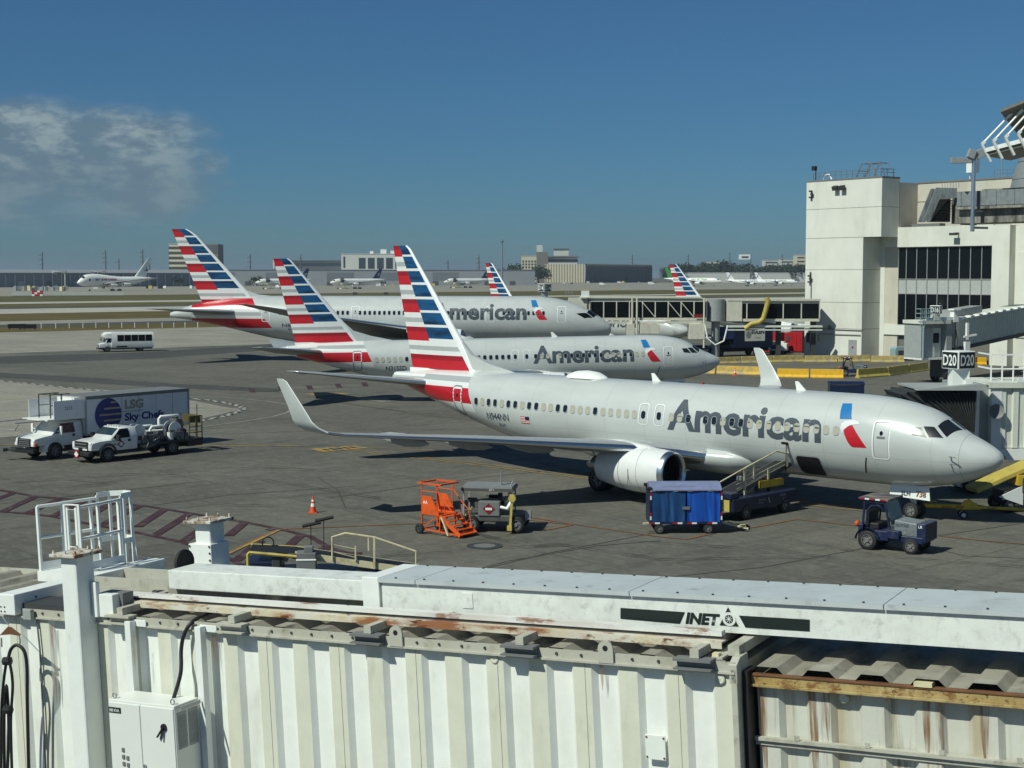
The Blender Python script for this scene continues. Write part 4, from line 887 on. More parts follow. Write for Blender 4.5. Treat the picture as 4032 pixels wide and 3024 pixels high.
# D20: bridge docked behind the near airliner's nose
B20=thing('jet_bridge','white jet bridge with black pleated hood and D20 sign by the nearest nose','jet bridge',(21.6,70.5,0))
def d20():
    # tunnel to the right (local x), front face at y=+2.4
    mb=MB(); corr_wall(mb,2.3,14,1.0,2.35,5.35,.62,.08,-1,(0,1)); mb.bb(2.3,14,1.06,4.4,2.3,5.4,0); mb.build('tunnel',['bridge_white','bridge_white'],B20)
    mb=MB(); mb.bb(1.7,14,.80,4.6,5.42,5.56); mb.bb(1.7,14,.80,1.0,5.3,5.42); mb.build('roof','bridge_white',B20)
    mb=MB(); mb.bb(2.2,5.2,.85,4.4,1.95,2.3); mb.bb(2.6,4.6,.85,4.4,1.75,1.95); mb.build('floor_beam','fresh_white',B20)
    mb=MB(); mb.bb(.25,.65,-.2,3.8,2.2,5.5); mb.bb(.65,1.15,.6,3.9,2.2,5.45,1); mb.bb(1.15,2.3,1.4,3.9,2.2,5.4,2); mb.bb(1.85,2.35,.9,1.4,2.2,5.4,1); mb.build('cab_wall',['bridge_grey','fresh_white','bridge_grey'],B20)  # grey panels paint the cab's shaded walls, white ones its lit corners
    mb=MB(); mb.bb(-2.6,.3,-2.2,1.6,5.42,5.50); mb.prism([(-2.7,5.42),(.35,5.42),(.35,5.72),(-2.0,5.52)],lambda a,b,t:(a,t,b),-2.3,-1.7); mb.build('hood_roof',['bridge_grey'],B20)
    # pleated hood: fan of fabric folds round a pivot, front and back side walls plus the crown
    mb=MB(); piv=Vector((.15,0,3.15)); n=46; ribs=[]
    for k in range(n+1):
        th=R(88+ (186-88)*k/n); r=(3.9 if k<n*.45 else 3.9)*(1+.05*math.sin(k*.7))*(1.0 if k%2 else .955); rr=min(r,2.2/max(.05,math.sin(th)) if math.sin(th)>.1 else r)
        d=Vector((math.cos(th),0,math.sin(th))); ribs.append((d,rr,k%2))
    for sgn,y in((-1,-1.9),(1,1.0)):
        for (d0,r0,o0),(d1,r1,o1) in zip(ribs,ribs[1:]):
            f=lambda d,r,o,q:piv+d*r*q+Vector((0,y+sgn*(.14*o*q),0))
            mb.poly([f(d0,r0,o0,.12),f(d0,r0,o0,1),f(d1,r1,o1,1),f(d1,r1,o1,.12)])
    for (d0,r0,o0),(d1,r1,o1) in zip(ribs,ribs[1:]):
        mb.poly([piv+d0*r0+Vector((0,-1.9-.14*o0,0)),piv+d1*r1+Vector((0,-1.9-.14*o1,0)),piv+d1*r1+Vector((0,1.0+.14*o1,0)),piv+d0*r0+Vector((0,1.0+.14*o0,0))])
    mb.build('hood','hood_fabric',B20)
    mb=MB(); mb.box((-.2,-.4,5.9),(.8,.8,.9)); mb.box((.15,-.75,5.7),(.35,.3,.35)); mb.build('sign_post','fresh_white',B20)
    gate_sign(B20,'D20',(-.22,-.4,6.75),R(28),.86,1.28)
    mb=MB()
    for x in(2.2,2.75,3.3,3.85): mb.bar((x,2.2,5.56),(x,2.2,6.85),.06)
    for x in(4.3,4.9,5.5,6.1): mb.bar((x,3.4,5.56),(x,3.4,6.85),.06)
    for z in(6.15,6.85): mb.bar((2.2,2.2,z),(4.0,2.2,z),.07); mb.bar((2.2,2.2,z),(2.2,4.2,z),.07); mb.bar((4.0,3.4,z),(6.4,3.4,z),.07)
    mb.tube([(3.85,2.2,6.85),(3.85,1.95,6.9),(4.55,1.95,6.9),(4.55,2.2,5.7),(3.85,2.2,5.7),(3.85,2.2,6.85)],.045,5); mb.build('service_railing','fresh_white',B20)
    mb=MB(); mb.bb(4.75,5.3,1.5,1.9,5.56,6.15); c=mb.build('control_box','fresh_white',B20,bevel=.02)
    mb=MB(); mb.prism([(3.2+.18*math.cos(a*math.pi/8)*1.0,5.55+.28*max(0,math.sin(a*math.pi/8))) for a in range(9)],lambda a,b,t:(a,t,b),.80,.86); mb.build('lifting_lug','fresh_white',B20)
    mb=MB(); mb.tube([(2.05,.8,4.15),(1.7,.7,4.4),(1.45,.65,4.55)],.03,5); mb.lathe([(0,.02),(.03,.33),(.07,.36),(.05,.30),(.02,.03)],(2.05,.75,4.15),(-.35,-.9,.2),20); mb.build('dish_mirror','mid_grey',B20,smooth=40)
    mb=MB()
    for x in(1.2,6.2): mb.cyl((x,2.6,.6),(x,2.6,2.3),.16,10)
    mb.bb(.6,1.8,1.6,3.6,.3,.8); mb.build('support_leg','bridge_white',B20)
    for y in(1.5,3.7): w_=MB(); w_.wheel((1.2,y,.5),(0,1,0),.5,.32,0,1,18); w_.build('wheel',['rubber','hub_grey'],B20,smooth=40)
d20()
# D16: shaded bridge further back
B16=thing('jet_bridge','shaded grey jet bridge with D16 sign and cab door, in front of the black glass','jet bridge',(40.6,146,0),R(24))
def d16():
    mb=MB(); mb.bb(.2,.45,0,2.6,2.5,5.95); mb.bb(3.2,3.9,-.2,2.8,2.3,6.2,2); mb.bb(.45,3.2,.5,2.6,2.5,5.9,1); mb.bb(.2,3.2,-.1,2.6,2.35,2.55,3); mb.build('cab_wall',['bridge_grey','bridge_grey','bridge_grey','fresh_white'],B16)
    mb=MB(); mb.bb(0.05,3.5,-.5,2.7,5.95,6.3); mb.build('cab_roof','bridge_white',B16)
    mb=MB(); mb.bb(.75,2.0,.42,.49,2.6,5.5); mb.bb(2.0,3.0,.42,.49,2.6,5.5,1); mb.bb(2.05,2.75,.38,.42,4.0,5.0,2); mb.build('cab_door',['spandrel','bridge_white','black'],B16)
    mb=MB(); mb.cyl((.3,-.2,2.6),(.3,-.2,5.9),.1,10); mb.build('drain_pipe','teal_paint',B16)
    T=Matrix.Rotation(R(-5.5),3,'Y')
    mb=MB(); corr_wall(mb,0,31,.0,-1.35,1.2,.62,.08,-1,(0,0)); mb.bb(0,31,.06,2.7,-1.4,1.25,0); mb.bb(-.2,31,-.2,2.9,1.25,1.45,1); mb.bb(0,31,-.15,2.9,-1.75,-1.4,2); mb.bb(.9,9,.6,2.0,1.6,2.3,3)
    tn=mb.build('tunnel',['bridge_white','bridge_white','dark_grey','grey_paint'],B16); tn.location=(4.4,-.1,4.9); tn.rotation_euler=(0,R(-2.5),R(28))
    mb=MB()
    for k in range(12): mb.bb(1.0+2.3*k,2.0+2.3*k,-.35,.3,1.45,1.62)
    o=mb.build('roof_bracket','fresh_white',tn)
    mb=MB(); mb.bb(3.85,4.45,-.5,.1,6.1,7.25); mb.box((4.15,-.2,7.35),(.9,.9,.14)); mb.bb(2.5,4.4,-.45,.0,6.32,6.62); mb.bb(.6,2.6,-.45,-.1,6.32,6.5); mb.build('lift_column','fresh_white',B16)
    mb=MB(); mb.bar((5.6,-.45,4.3),(5.6,-.45,6.0),.25); mb.bb(5.3,5.9,-.6,-.3,3.0,4.1,0); mb.bar((5.2,-.45,4.6),(6.7,-.55,4.8),.18); mb.build('lamp_box','fresh_white',B16)
    mb=MB(); mb.tube([(4.0,-.5,5.4),(3.9,-.6,4.0),(4.3,-.6,2.2),(4.7,-.6,2.0)],.06,6); mb.tube([(4.1,-.5,5.4),(4.2,-.7,4.2),(4.0,-.7,3.0)],.05,6); mb.build('cable','black',B16)
    mb=MB(); mb.box((1.7,-.2,6.6),(.7,.6,.8)); mb.build('sign_post','bridge_white',B16); gate_sign(B16,'D16',(1.9,-.1,7.35),R(35),.85,1.15)
    mb=MB()
    for z in(6.55,7.0,7.45): mb.tube([(-.3,.2,z),(-.3,-.5,z),(1.1,-.5,z)],.04,5)
    for k in range(7): mb.bar((-.3+k*.23,-.5,6.3 if k>2 else 5.6),(-.3+k*.23,-.5,7.45),.05)
    mb.build('ladder_cage','teal_paint',B16)
    mb=MB(); mb.bb(3.2,4.6,.2,2.2,.5,2.4); mb.build('support_leg','dark_grey',B16)
    for y in(.2,2.2): w_=MB(); w_.wheel((3.9,y,.55),(0,1,0),.55,.35,0,1,18); w_.build('wheel',['rubber','hub_grey'],B16,smooth=40)
d16()
# D14: glazed bridge and fixed walkway behind the middle noses
B14=thing('jet_bridge','cream framed jet bridge with long dark glass walls behind the wide-body nose','jet bridge',(26.3,188,0))
def d14():
    def glazed(parent,x0,x1,y0,y1,z0,z1,nf,diag=()):
        mb=MB(); mb.bb(x0,x1,y0,y1,z0,z0+.35); mb.bb(x0,x1,y0,y1,z1-.35,z1); 
        st=(x1-x0)/nf
        for k in range(nf+1): mb.bb(x0+k*st-.07,x0+k*st+.07,y0-.04,y0+.14,z0+.35,z1-.35)
        for k in diag: mb.bar((x0+k*st,y0-.02,z1-.4),(x0+(k+1)*st,y0-.02,z0+.4),.10)
        f=mb.build('frame','gate_cream',parent)
        for k in range(nf):
            mb=MB(); mb.bb(x0+k*st+.07,x0+(k+1)*st-.07,y0+.04,y0+.09,z0+.35,z1-.35); mb.build('glass_pane','glass_dark',f)
        mb=MB(); mb.bb(x0+.1,x1-.1,y0+.3,y1,z0+.36,z1-.36); mb.build('interior','dark_grey',f)
    glazed(B14,-16.2,-1.3,.3,2.9,5.0,7.75,9,(4,6,7))
    mb=MB(); mb.bb(-17.5,-2.0,.1,3.1,7.8,8.05); mb.build('roof','gate_cream',B14,bevel=.05)
    mb=MB(); mb.bb(-16.5,-2,.0,.2,4.6,4.9); mb.bb(-19,-16.3,.5,3,4.8,7.9); mb.build('floor_beam','gate_cream',B14)
    mb=MB(); mb.cyl((0,1.5,4.9),(0,1.5,7.7),1.25,28); mb.cyl((0,1.5,0),(0,1.5,4.9),.55,16); mb.build('rotunda','grey_paint',B14,smooth=40)
    for x in(-16.6,-10.9,-10.3,-1.7):
        mb=MB(); mb.cyl((x,-.15,3.2 if x<-5 else 1.5),(x,-.15,7.9),.13,10); mb.build('post','gate_cream' if x>-16 else 'dark_grey',B14)
    for q in((-11.6,-10.6,3.1,4.6),(-9.9,-7.4,3.3,4.5),(-3.6,-1.6,2.6,4.6)): mb=MB(); mb.bb(q[0],q[1],-.3,1.8,q[2],q[3]); mb.build('equipment_box','gate_cream',B14,bevel=.04)
    mb=MB(); mb.bb(-3.0,-1.9,-.05,-.02,5.35,5.8); mb.build('notice_board','dark_red',B14)
    mb=MB(); mb.tube([(-1.6,-.4,4.5),(-1.3,-.5,2.7),(-.3,-.6,1.9),(.8,-.5,2.4),(1.3,-.4,4.4)],.11,8); mb.build('air_hose','fresh_white',B14)
    mb=MB(); mb.bb(-2.6,-.9,.5,2.5,.9,1.5); mb.build('drive_frame','dark_grey',B14)
    for y in(.4,2.6): w_=MB(); w_.wheel((-1.7,y,.6),(0,1,0),.6,.35,0,1,16); w_.build('wheel',['rubber','hub_grey'],B14,smooth=40)
    mb=MB(); mb.bb(-17.4,-16.4,.3,.9,8.05,8.8); mb.build('sign_post','fresh_white',B14)
    mb=MB()
    for x in(-19.4,-19,-18.6): mb.bar((x,.6,7.9),(x,.6,9.3),.05)
    for z in(8.6,9.3): mb.bar((-19.4,.6,z),(-18.6,.6,z),.05)
    mb.build('ladder_cage','grey_paint',B14)
    glazed(B14,1.6,13.3,1.0,3.8,4.85,7.5,5)
    mb=MB(); mb.bb(1.4,13.4,.8,4,7.5,7.75); mb.bb(1.3,3.3,.85,4,4.9,7.5); mb.build('walkway_end','gate_cream',B14)
    mb=MB(); mb.bb(1.3,13.6,.5,1.0,4.1,4.35); mb.bb(1.3,13.6,.5,1.0,3.7,3.85); mb.build('pipe_rack','bridge_white',B14)
    for x in(7.9,12.4): mb=MB(); mb.bb(x,x+.6,1.6,2.4,0,4.85); mb.build('support_leg','dark_grey',B14)
d14()
mb=MB(); P=[AY(2900+x/1.7015-1000,950+y/1.7015,188.4) for x,y in((1760,585),(1800,555),(1850,545),(1880,520),(1895,470),(1912,410),(1905,380))]
mb.tube(P,.30,10); 
for i in range(0,28):
    t=i/27*(len(P)-1); k=min(int(t),len(P)-2); c=P[k].lerp(P[k+1],t-k); d=(P[k+1]-P[k]).normalized(); mb.cyl(c-d*.06,c+d*.06,.34,10)
tag(mb.build('air_duct_hose','dull_yellow',smooth=50),'yellow ribbed air hose hanging down the fixed glass walkway beside the tower','air hose')
def d14sign():
    t=thing('gate_sign','white D14 gate sign cube standing on a post above the wide-body airliner','gate sign',AY(2144,1180,186)); t.location.z=0; zc=AY(2144,1133,186).z
    mb=MB(); mb.bb(-.4,.4,-.3,.3,5.2,zc-.4); mb.build('post','grey_paint',t); gate_sign(t,'D14',(0,0,zc),R(40),1.0,1.25)
d14sign()
# ------------------------------------------------------------ vehicles and ramp equipment
mat('truck_white',(.74,.75,.73),.3,var=.04,coat=.4,stain=(.40,.38,.34),stamt=.25,stscale=(1.5,1.5,1.2))
mat('box_white',(.72,.74,.76),.4,var=.05,stain=(.34,.34,.33),stamt=.35,stscale=(.8,.8,.35),strange=(.5,.75))
mat('logo_blue',(.012,.022,.17),.4); mat('logo_tan',(.36,.31,.20),.5); mat('bumper_black',(.018,.018,.019),.5); mat('lamp_clear',(.75,.77,.78),.1,spec=.8); mat('lamp_amber',(.60,.12,.02),.25)
mat('curtain_dark',(.010,.055,.17),.45,var=.15,stain=(.03,.10,.22),stamt=.5,stscale=(5,5,.6)); mat('curtain_blue',(.008,.075,.40),.4,var=.12,stain=(.02,.13,.50),stamt=.5,stscale=(5,5,.6)); mat('cart_top',(.19,.22,.36),.5,var=.15)
mat('olive_paint',(.10,.085,.028),.6,var=.2,stain=(.06,.05,.03),stamt=.7,stscale=(3,3,3)); mat('hi_vis',(.30,.55,.03),.6); mat('skin',(.28,.15,.10),.6); mat('grime_metal',(.16,.16,.15),.5,.4,var=.3,scale=6,stain=(.05,.04,.03),stamt=.7,stscale=(5,5,5)); mat('cart_grey',(.085,.09,.085),.5,var=.2,stain=(.06,.05,.04),stamt=.7,stscale=(3,3,3))
def cab_loft(mb,secs,mi=0):
    """secs: x, z bottom, z belt, z top, half width at belt, half width at top"""
    rings=[]
    for x,zb,zl,zt,wb,wt in secs:
        r=min(.12,(zt-zl)*.3+.02)
        rings.append([Vector(p) for p in((x,-wb*.96,zb),(x,-wb,zb+.08),(x,-wb,zl),(x,-(wt+.02),zt-r),(x,-(wt-r),zt),(x,wt-r,zt),(x,wt+.02,zt-r),(x,wb,zl),(x,wb,zb+.08),(x,wb*.96,zb))])
    mb.loft(rings,mi); return mb
def wheels(t,spots,r,wd,hub='hub_grey',n=22):
    for x,y in spots:
        mb=MB(); mb.wheel((x,y,r),(0,1,0),r,wd,0,1,n); w=mb.build('wheel',['rubber',hub],t,smooth=40)
def panel(parent,name,m,pts): mb=MB(); mb.poly([Vector(p) for p in pts]); return mb.build(name,m,parent)
# --- catering truck
def catering():
    rz=math.atan2(-.81,-.59); t=thing('catering_truck','white catering box truck with blue globe and lettering, left of the pump truck','truck',(-27.7,86.3,0),rz)
    mb=MB(); mb.bb(-10.1,-2.1,-1.22,1.22,1.28,3.5); mb.bb(-10.16,-2.04,-1.26,1.26,3.36,3.56,1); mb.bb(-10.14,-2.06,-1.25,1.25,1.2,1.3,2)
    for x in(-10.1,-2.1): 
        for y in(-1.22,1.22): mb.bb(x-.05,x+.05,y-.05,y+.05,1.25,3.54,2)
    bx=mb.build('cargo_box',['box_white','mid_grey','galv'],t)
    for k in range(1,6): mb=MB(); mb.bb(-2.1-k*1.34-.012,-2.1-k*1.34+.012,1.22,1.232,1.3,3.36); mb.build('panel_seam','galv',bx)
    fn=lambda cx,cz:(lambda a,b:Vector((cx-a,1.236,cz+b)))
    def disc(cx,cz,r): mb=MB(); mb.poly([(cx+r*math.cos(k*math.pi/24),1.236,cz+r*math.sin(k*math.pi/24)) for k in range(48)]); return mb
    gl=disc(-3.75,2.35,1.0).build('globe_logo','logo_blue',bx)
    for z,x0,x1 in((3.08,-3.95,-4.42),(2.72,-3.45,-4.68),(2.35,-3.1,-4.74),(2.0,-3.4,-4.68),(1.68,-3.9,-4.5)): mb=MB(); mb.bb(x1,x0,1.236,1.242,z-.055,z+.055); mb.build('globe_bar','logo_tan',gl)
    text('lettering','LSG','logo_tan',bx,fn(-5.0,2.58),h=.58,w=1.45,bold=.05)
    mb=MB(); mb.bb(-6.4,-4.8,1.236,1.242,2.42,2.47); mb.build('lettering_line','logo_tan',bx)
    text('lettering','Sky Chefs','logo_blue',bx,fn(-4.98,1.72),h=.62,w=3.1,bold=.035)
    # front platform with side panels over the cab
    mb=MB(); mb.bb(-2.1,.6,-1.2,1.2,2.28,2.36); 
    for y in(-.85,.85): mb.bb(.6,2.6,y-.09,y+.09,2.28,2.33,1)
    mb.tube([(2.4,-1.0,2.28),(2.6,-.9,1.9),(2.6,.9,1.9),(2.4,1.0,2.28)],.03,5,1)
    pf=mb.build('front_platform',['fresh_white','galv'],t)
    for y in(-1.2,1.17): mb=MB(); mb.bb(-2.05,.15,y,y+.04,2.3,3.42); p=mb.build('side_panel','box_white',pf)
    text('number','2313','title_grey',p,lambda a,b:Vector((-.62-a,1.215,2.85+b)),h=.2,bold=.02)
    mb=MB()
    for y in(-.55,.55):
        for x in(-.1,-.9): mb.bar((x,y,2.36),(x,y,3.75),.05)
        mb.bar((-.1,y,3.75),(-1.5,y,3.75),.05); mb.bar((-.1,y,3.1),(-.9,y,3.1),.04)
    for x in(-.1,-.9): mb.bar((x,-.55,3.75),(x,.55,3.75),.05)
    mb.build('railing','dark_grey',pf); mb=MB(); mb.bb(-2.04,-1.6,-.8,.8,2.4,3.5); mb.build('front_door','fresh_white',pf)
    # cab
    mb=MB(); cab_loft(mb,[(-2.0,.75,1.45,2.16,1.02,.86),(-1.0,.75,1.45,2.2,1.03,.87),(-.55,.75,1.43,2.16,1.03,.84),(.12,.8,1.40,1.46,1.03,.92),(.7,.85,1.36,1.42,.98,.82),(1.25,.85,1.25,1.30,.90,.72),(1.34,.86,1.1,1.15,.84,.66)])
    for s in(-1,1):
        mb.loft([[Vector((.62*math.cos(a)*q,s*(.72+d),.52+.62*q*math.sin(a))) for a in [R(v) for v in range(-5,186,15)]] for q,d in((.84,.34),(1.0,.34),(1.12,.28),(1.2,.1),(1.2,-.2))],0,False,False)
    cb=mb.build('cab','truck_white',t,smooth=35)
    mb=MB(); mb.box((1.37,0,1.02),(.06,1.15,.52)); 
    for k in range(4): mb.box((1.41,0,.85+k*.12),(.03,1.1,.04),None,1)
    mb.build('grille',['bumper_black','mid_grey'],cb)
    for s in(-1,1): mb=MB(); mb.box((1.30,s*.76,.92),(.16,.26,.18)); mb.box((1.24,s*.93,.92),(.18,.1,.18),None,1); mb.build('headlight',['lamp_clear','lamp_amber'],cb,bevel=.02)
    mb=MB(); mb.bb(1.3,1.55,-1.1,1.1,.45,.72); mb.build('bumper','bumper_black',t,bevel=.04); mb=MB(); mb.bar((1.5,-.6,.6),(2.1,-1.0,.62),.14); mb.box((2.1,-1.0,.62),(.3,.4,.2)); mb.build('bumper_guide','grime_metal',t)
    panel(cb,'windshield','glass_blue',[(.08,-.86,1.50),(.08,.86,1.50),(-.50,.76,2.10),(-.50,-.76,2.10)])
    for s in(-1,1):
        o=1.0; panel(cb,'side_window','pane_dark',[(-.02,s*1.018,1.50),(-1.45,s*1.045,1.48),(-1.42,s*.905,2.06),(-.52,s*.90,2.05)])
        mb=MB(); mb.bb(-.25,-.16,s*1.35-.1,s*1.35+.1,1.45,1.95); mb.bar((-.2,s*1.0,1.6),(-.2,s*1.3,1.7),.04); mb.build('mirror','fresh_white',cb)
        mb=MB(); mb.bb(-1.5,-.02,s*1.035-.01,s*1.035+.01,.80,1.42); d=mb.build('door','truck_white',cb,bevel=.008); mb=MB(); mb.bb(-1.4,-1.25,s*1.06-.02,s*1.06+.02,1.25,1.4); mb.build('handle','bumper_black',d)
    mb=MB(); mb.bb(-10,.9,-.45,.45,.62,.95); mb.bb(-9.5,-2.5,-.75,.75,.95,1.22); mb.bb(-3.4,-2.2,.6,1.1,.45,1.0); mb.bb(-2.0,-.7,.7,1.0,.4,.75); 
    for x in(-8.9,-3.6):
        for s in(-.7,.7): mb.bar((x,s,1.1),(-6.2 if x<-6 else -6.4,s,.7),.1)
    mb.build('chassis','bumper_black',t); wheels(t,[(0,.95),(0,-.95),(-6.4,.9),(-6.4,-.9)],.50,.34)
catering()
# --- hydrant pump truck (white pickup cab)
def pump_truck():
    t=thing('pump_truck','white pickup-cab pump truck with white pipes and hose reels, before the catering truck','truck',(-24.15,84.95,0),math.atan2(-.77,-.64))
    mb=MB(); cab_loft(mb,[(-2.05,.62,1.30,1.90,1.0,.80),(-1.7,.62,1.30,1.96,1.01,.82),(-.95,.62,1.28,1.93,1.01,.80),(-.22,.65,1.24,1.30,1.01,.88),(.5,.7,1.22,1.28,.99,.86),(.98,.72,1.14,1.20,.97,.82),(1.06,.74,1.0,1.05,.94,.80)])
    cb=mb.build('cab','truck_white',t,smooth=35)
    for s in(-1,1):
        mb=MB(); mb.loft([[Vector((.56*math.cos(a)*q,s*(.78+d),.46+.56*q*math.sin(a))) for a in [R(v) for v in range(-8,189,14)]] for q,d in((.88,.30),(1.0,.32),(1.10,.28),(1.14,.1),(1.1,-.1))],0,False,False); mb.build('fender','bumper_black',cb,smooth=40)
        mb=MB(); mb.box((1.02,s*.80,1.0),(.14,.22,.34)); mb.build('headlight','lamp_clear',cb,bevel=.03)
        panel(cb,'side_window','glass_dark',[(-.36,s*1.0,1.33),(-1.55,s*1.02,1.33),(-1.50,s*.85,1.85),(-.92,s*.845,1.84)])
        mb=MB(); mb.bb(-1.62,-.25,s*1.015-.01,s*1.015+.01,.68,1.28); d=mb.build('door','truck_white',cb,bevel=.008); mb=MB(); mb.bb(-1.55,-1.38,s*1.04-.02,s*1.04+.02,1.10,1.24); mb.build('handle','bumper_black',d)
        mb=MB(); mb.bb(-.62,-.48,s*1.28-.13,s*1.28+.13,1.2,1.55); mb.bar((-.5,s*1.0,1.3),(-.5,s*1.2,1.35),.05); mb.build('mirror','bumper_black',cb)
    d_=[(0,.22),(.26,0),(0,-.22),(-.26,0)]
    mb=MB(); mb.poly([(-.9+a,1.034,.98+b) for a,b in d_]); e=mb.build('hazard_diamond','dark_red',cb); mb=MB(); mb.poly([(-.9+a*.6,1.038,.98+b*.6) for a,b in d_]); mb.build('diamond_centre','fresh_white',e)
    text('lettering','menzies','title_grey',cb,lambda a,b:Vector((-.3-a,1.035,.94+b)),h=.10,bold=.01)
    mb=MB(); mb.box((1.09,0,.98),(.06,1.25,.46)); mb.box((1.13,0,1.08),(.04,1.15,.05),None,1); mb.box((1.13,0,.9),(.04,1.15,.05),None,1)
    for y in(-.42,.42): mb.box((1.14,y,.78),(.04,.42,.10),None,2)
    mb.build('grille',['bumper_black','mid_grey','lamp_clear'],cb); mb=MB(); mb.bb(1.0,1.32,-1.02,1.02,.40,.66); mb.build('bumper','bumper_black',t,bevel=.05)
    mb=MB(); mb.box((1.36,-.1,.5),(.03,.46,.46)); q=mb.build('warning_plate','dark_red',t); mb=MB(); mb.poly([(1.38,-.1+a*.8,.5+b*.8) for a,b in d_]); mb.build('diamond_centre','fresh_white',q)
    panel(cb,'windshield','glass_blue',[(-.26,-.82,1.33),(-.26,.82,1.33),(-.88,.72,1.88),(-.88,-.72,1.88)])
    for k in range(5): mb=MB(); mb.box((-1.1,-.5+.25*k,1.98),(.08,.1,.05)); mb.build('roof_lamp','fresh_white',cb)
    mb=MB(); mb.bb(-6.9,-2.2,-1.05,1.05,.72,.86); mb.bb(-6.7,.5,-.4,.4,.5,.72); mb.bb(-6.85,-5.7,-1.0,1.0,.4,.72); mb.build('chassis','bumper_black',t)
    # pumping deck: pipes, reels, cabinets, valves
    mb=MB()
    for s,z in((.55,1.75),(-.5,1.7)):
        mb.tube([(-3.3,s,1.1),(-3.3,s,z-.15),(-3.42,s,z),(-4.2,s,z),(-4.32,s,z-.15),(-4.32,s,1.0)],.085,10)
    mb.tube([(-4.1,.35,1.7),(-4.1,.35,2.15),(-4.22,.35,2.28),(-5.5,.35,2.28),(-5.65,.35,2.15),(-5.65,.35,1.2)],.09,10); mb.tube([(-3.2,.2,1.45),(-4.8,.2,1.4)],.10,10); mb.cyl((-4.6,.75,.9),(-4.6,.75,1.35),.20,16); mb.cyl((-3.8,.6,.95),(-3.8,.6,1.3),.16,14)
    mb.build('pipework','fresh_white',t,smooth=45)
    for x,y in((-2.6,.15),(-4.95,.5)):
        mb=MB()
        for d in(-.28,.28): mb.lathe([(-.02,.06),(-.02,.46),(.02,.46),(.02,.06)],(x,y+d,1.5),(0,1,0),26)
        mb.cyl((x,y-.28,1.5),(x,y+.28,1.5),.30,18,1); mb.build('hose_reel',['fresh_white','rubber'],t,smooth=40)
    rnd=random.Random(5); mb=MB()
    for k in range(44): mb.box((rnd.uniform(-5.8,-2.6),rnd.uniform(.2,.98),rnd.uniform(.95,1.35)),(rnd.uniform(.12,.4),rnd.uniform(.1,.3),rnd.uniform(.15,.5)),None,k%3)
    mb.build('valve_gear',['grime_metal','bumper_black','mid_grey'],t)
    mb=MB()
    for k in range(7):
        x=-2.5-.13*k; mb.tube([(x,1.02,1.35),(x-.3,1.1,.9+.05*k),(x-.05,1.12,.55+.03*k),(x+.3,1.08,.75)],.045,6)
    mb.build('coupling_hose','grime_metal',t)
    mb=MB(); mb.bb(-6.8,-5.9,.75,.85,1.8,2.2); mb.bb(-6.8,-6.75,-.9,.9,1.75,2.2); mb.build('sign_board','olive_paint',t)
    mb=MB()
    for x in(-5.9,-6.4,-6.85):
        for y in(-.95,.95): mb.bar((x,y,.86),(x,y,2.2),.05)
    for z in(1.2,1.55,2.2):
        for y in(-.95,.95): mb.bar((-5.9,y,z),(-6.85,y,z),.05)
        mb.bar((-6.85,-.95,z),(-6.85,.95,z),.05)
    mb.bar((-6.6,.8,.86),(-6.6,.8,2.9),.04); mb.build('lift_platform_frame','olive_paint',t)
    mb=MB(); mb.box((-5.6,.0,1.6),(.35,.9,.9)); mb.box((-5.6,.0,2.2),(.4,.6,.15)); mb.build('filter_vessel','grime_metal',t,bevel=.05)
    wheels(t,[(0,.92),(0,-.92),(-4.6,.88),(-4.6,-.88)],.44,.30)
pump_truck()
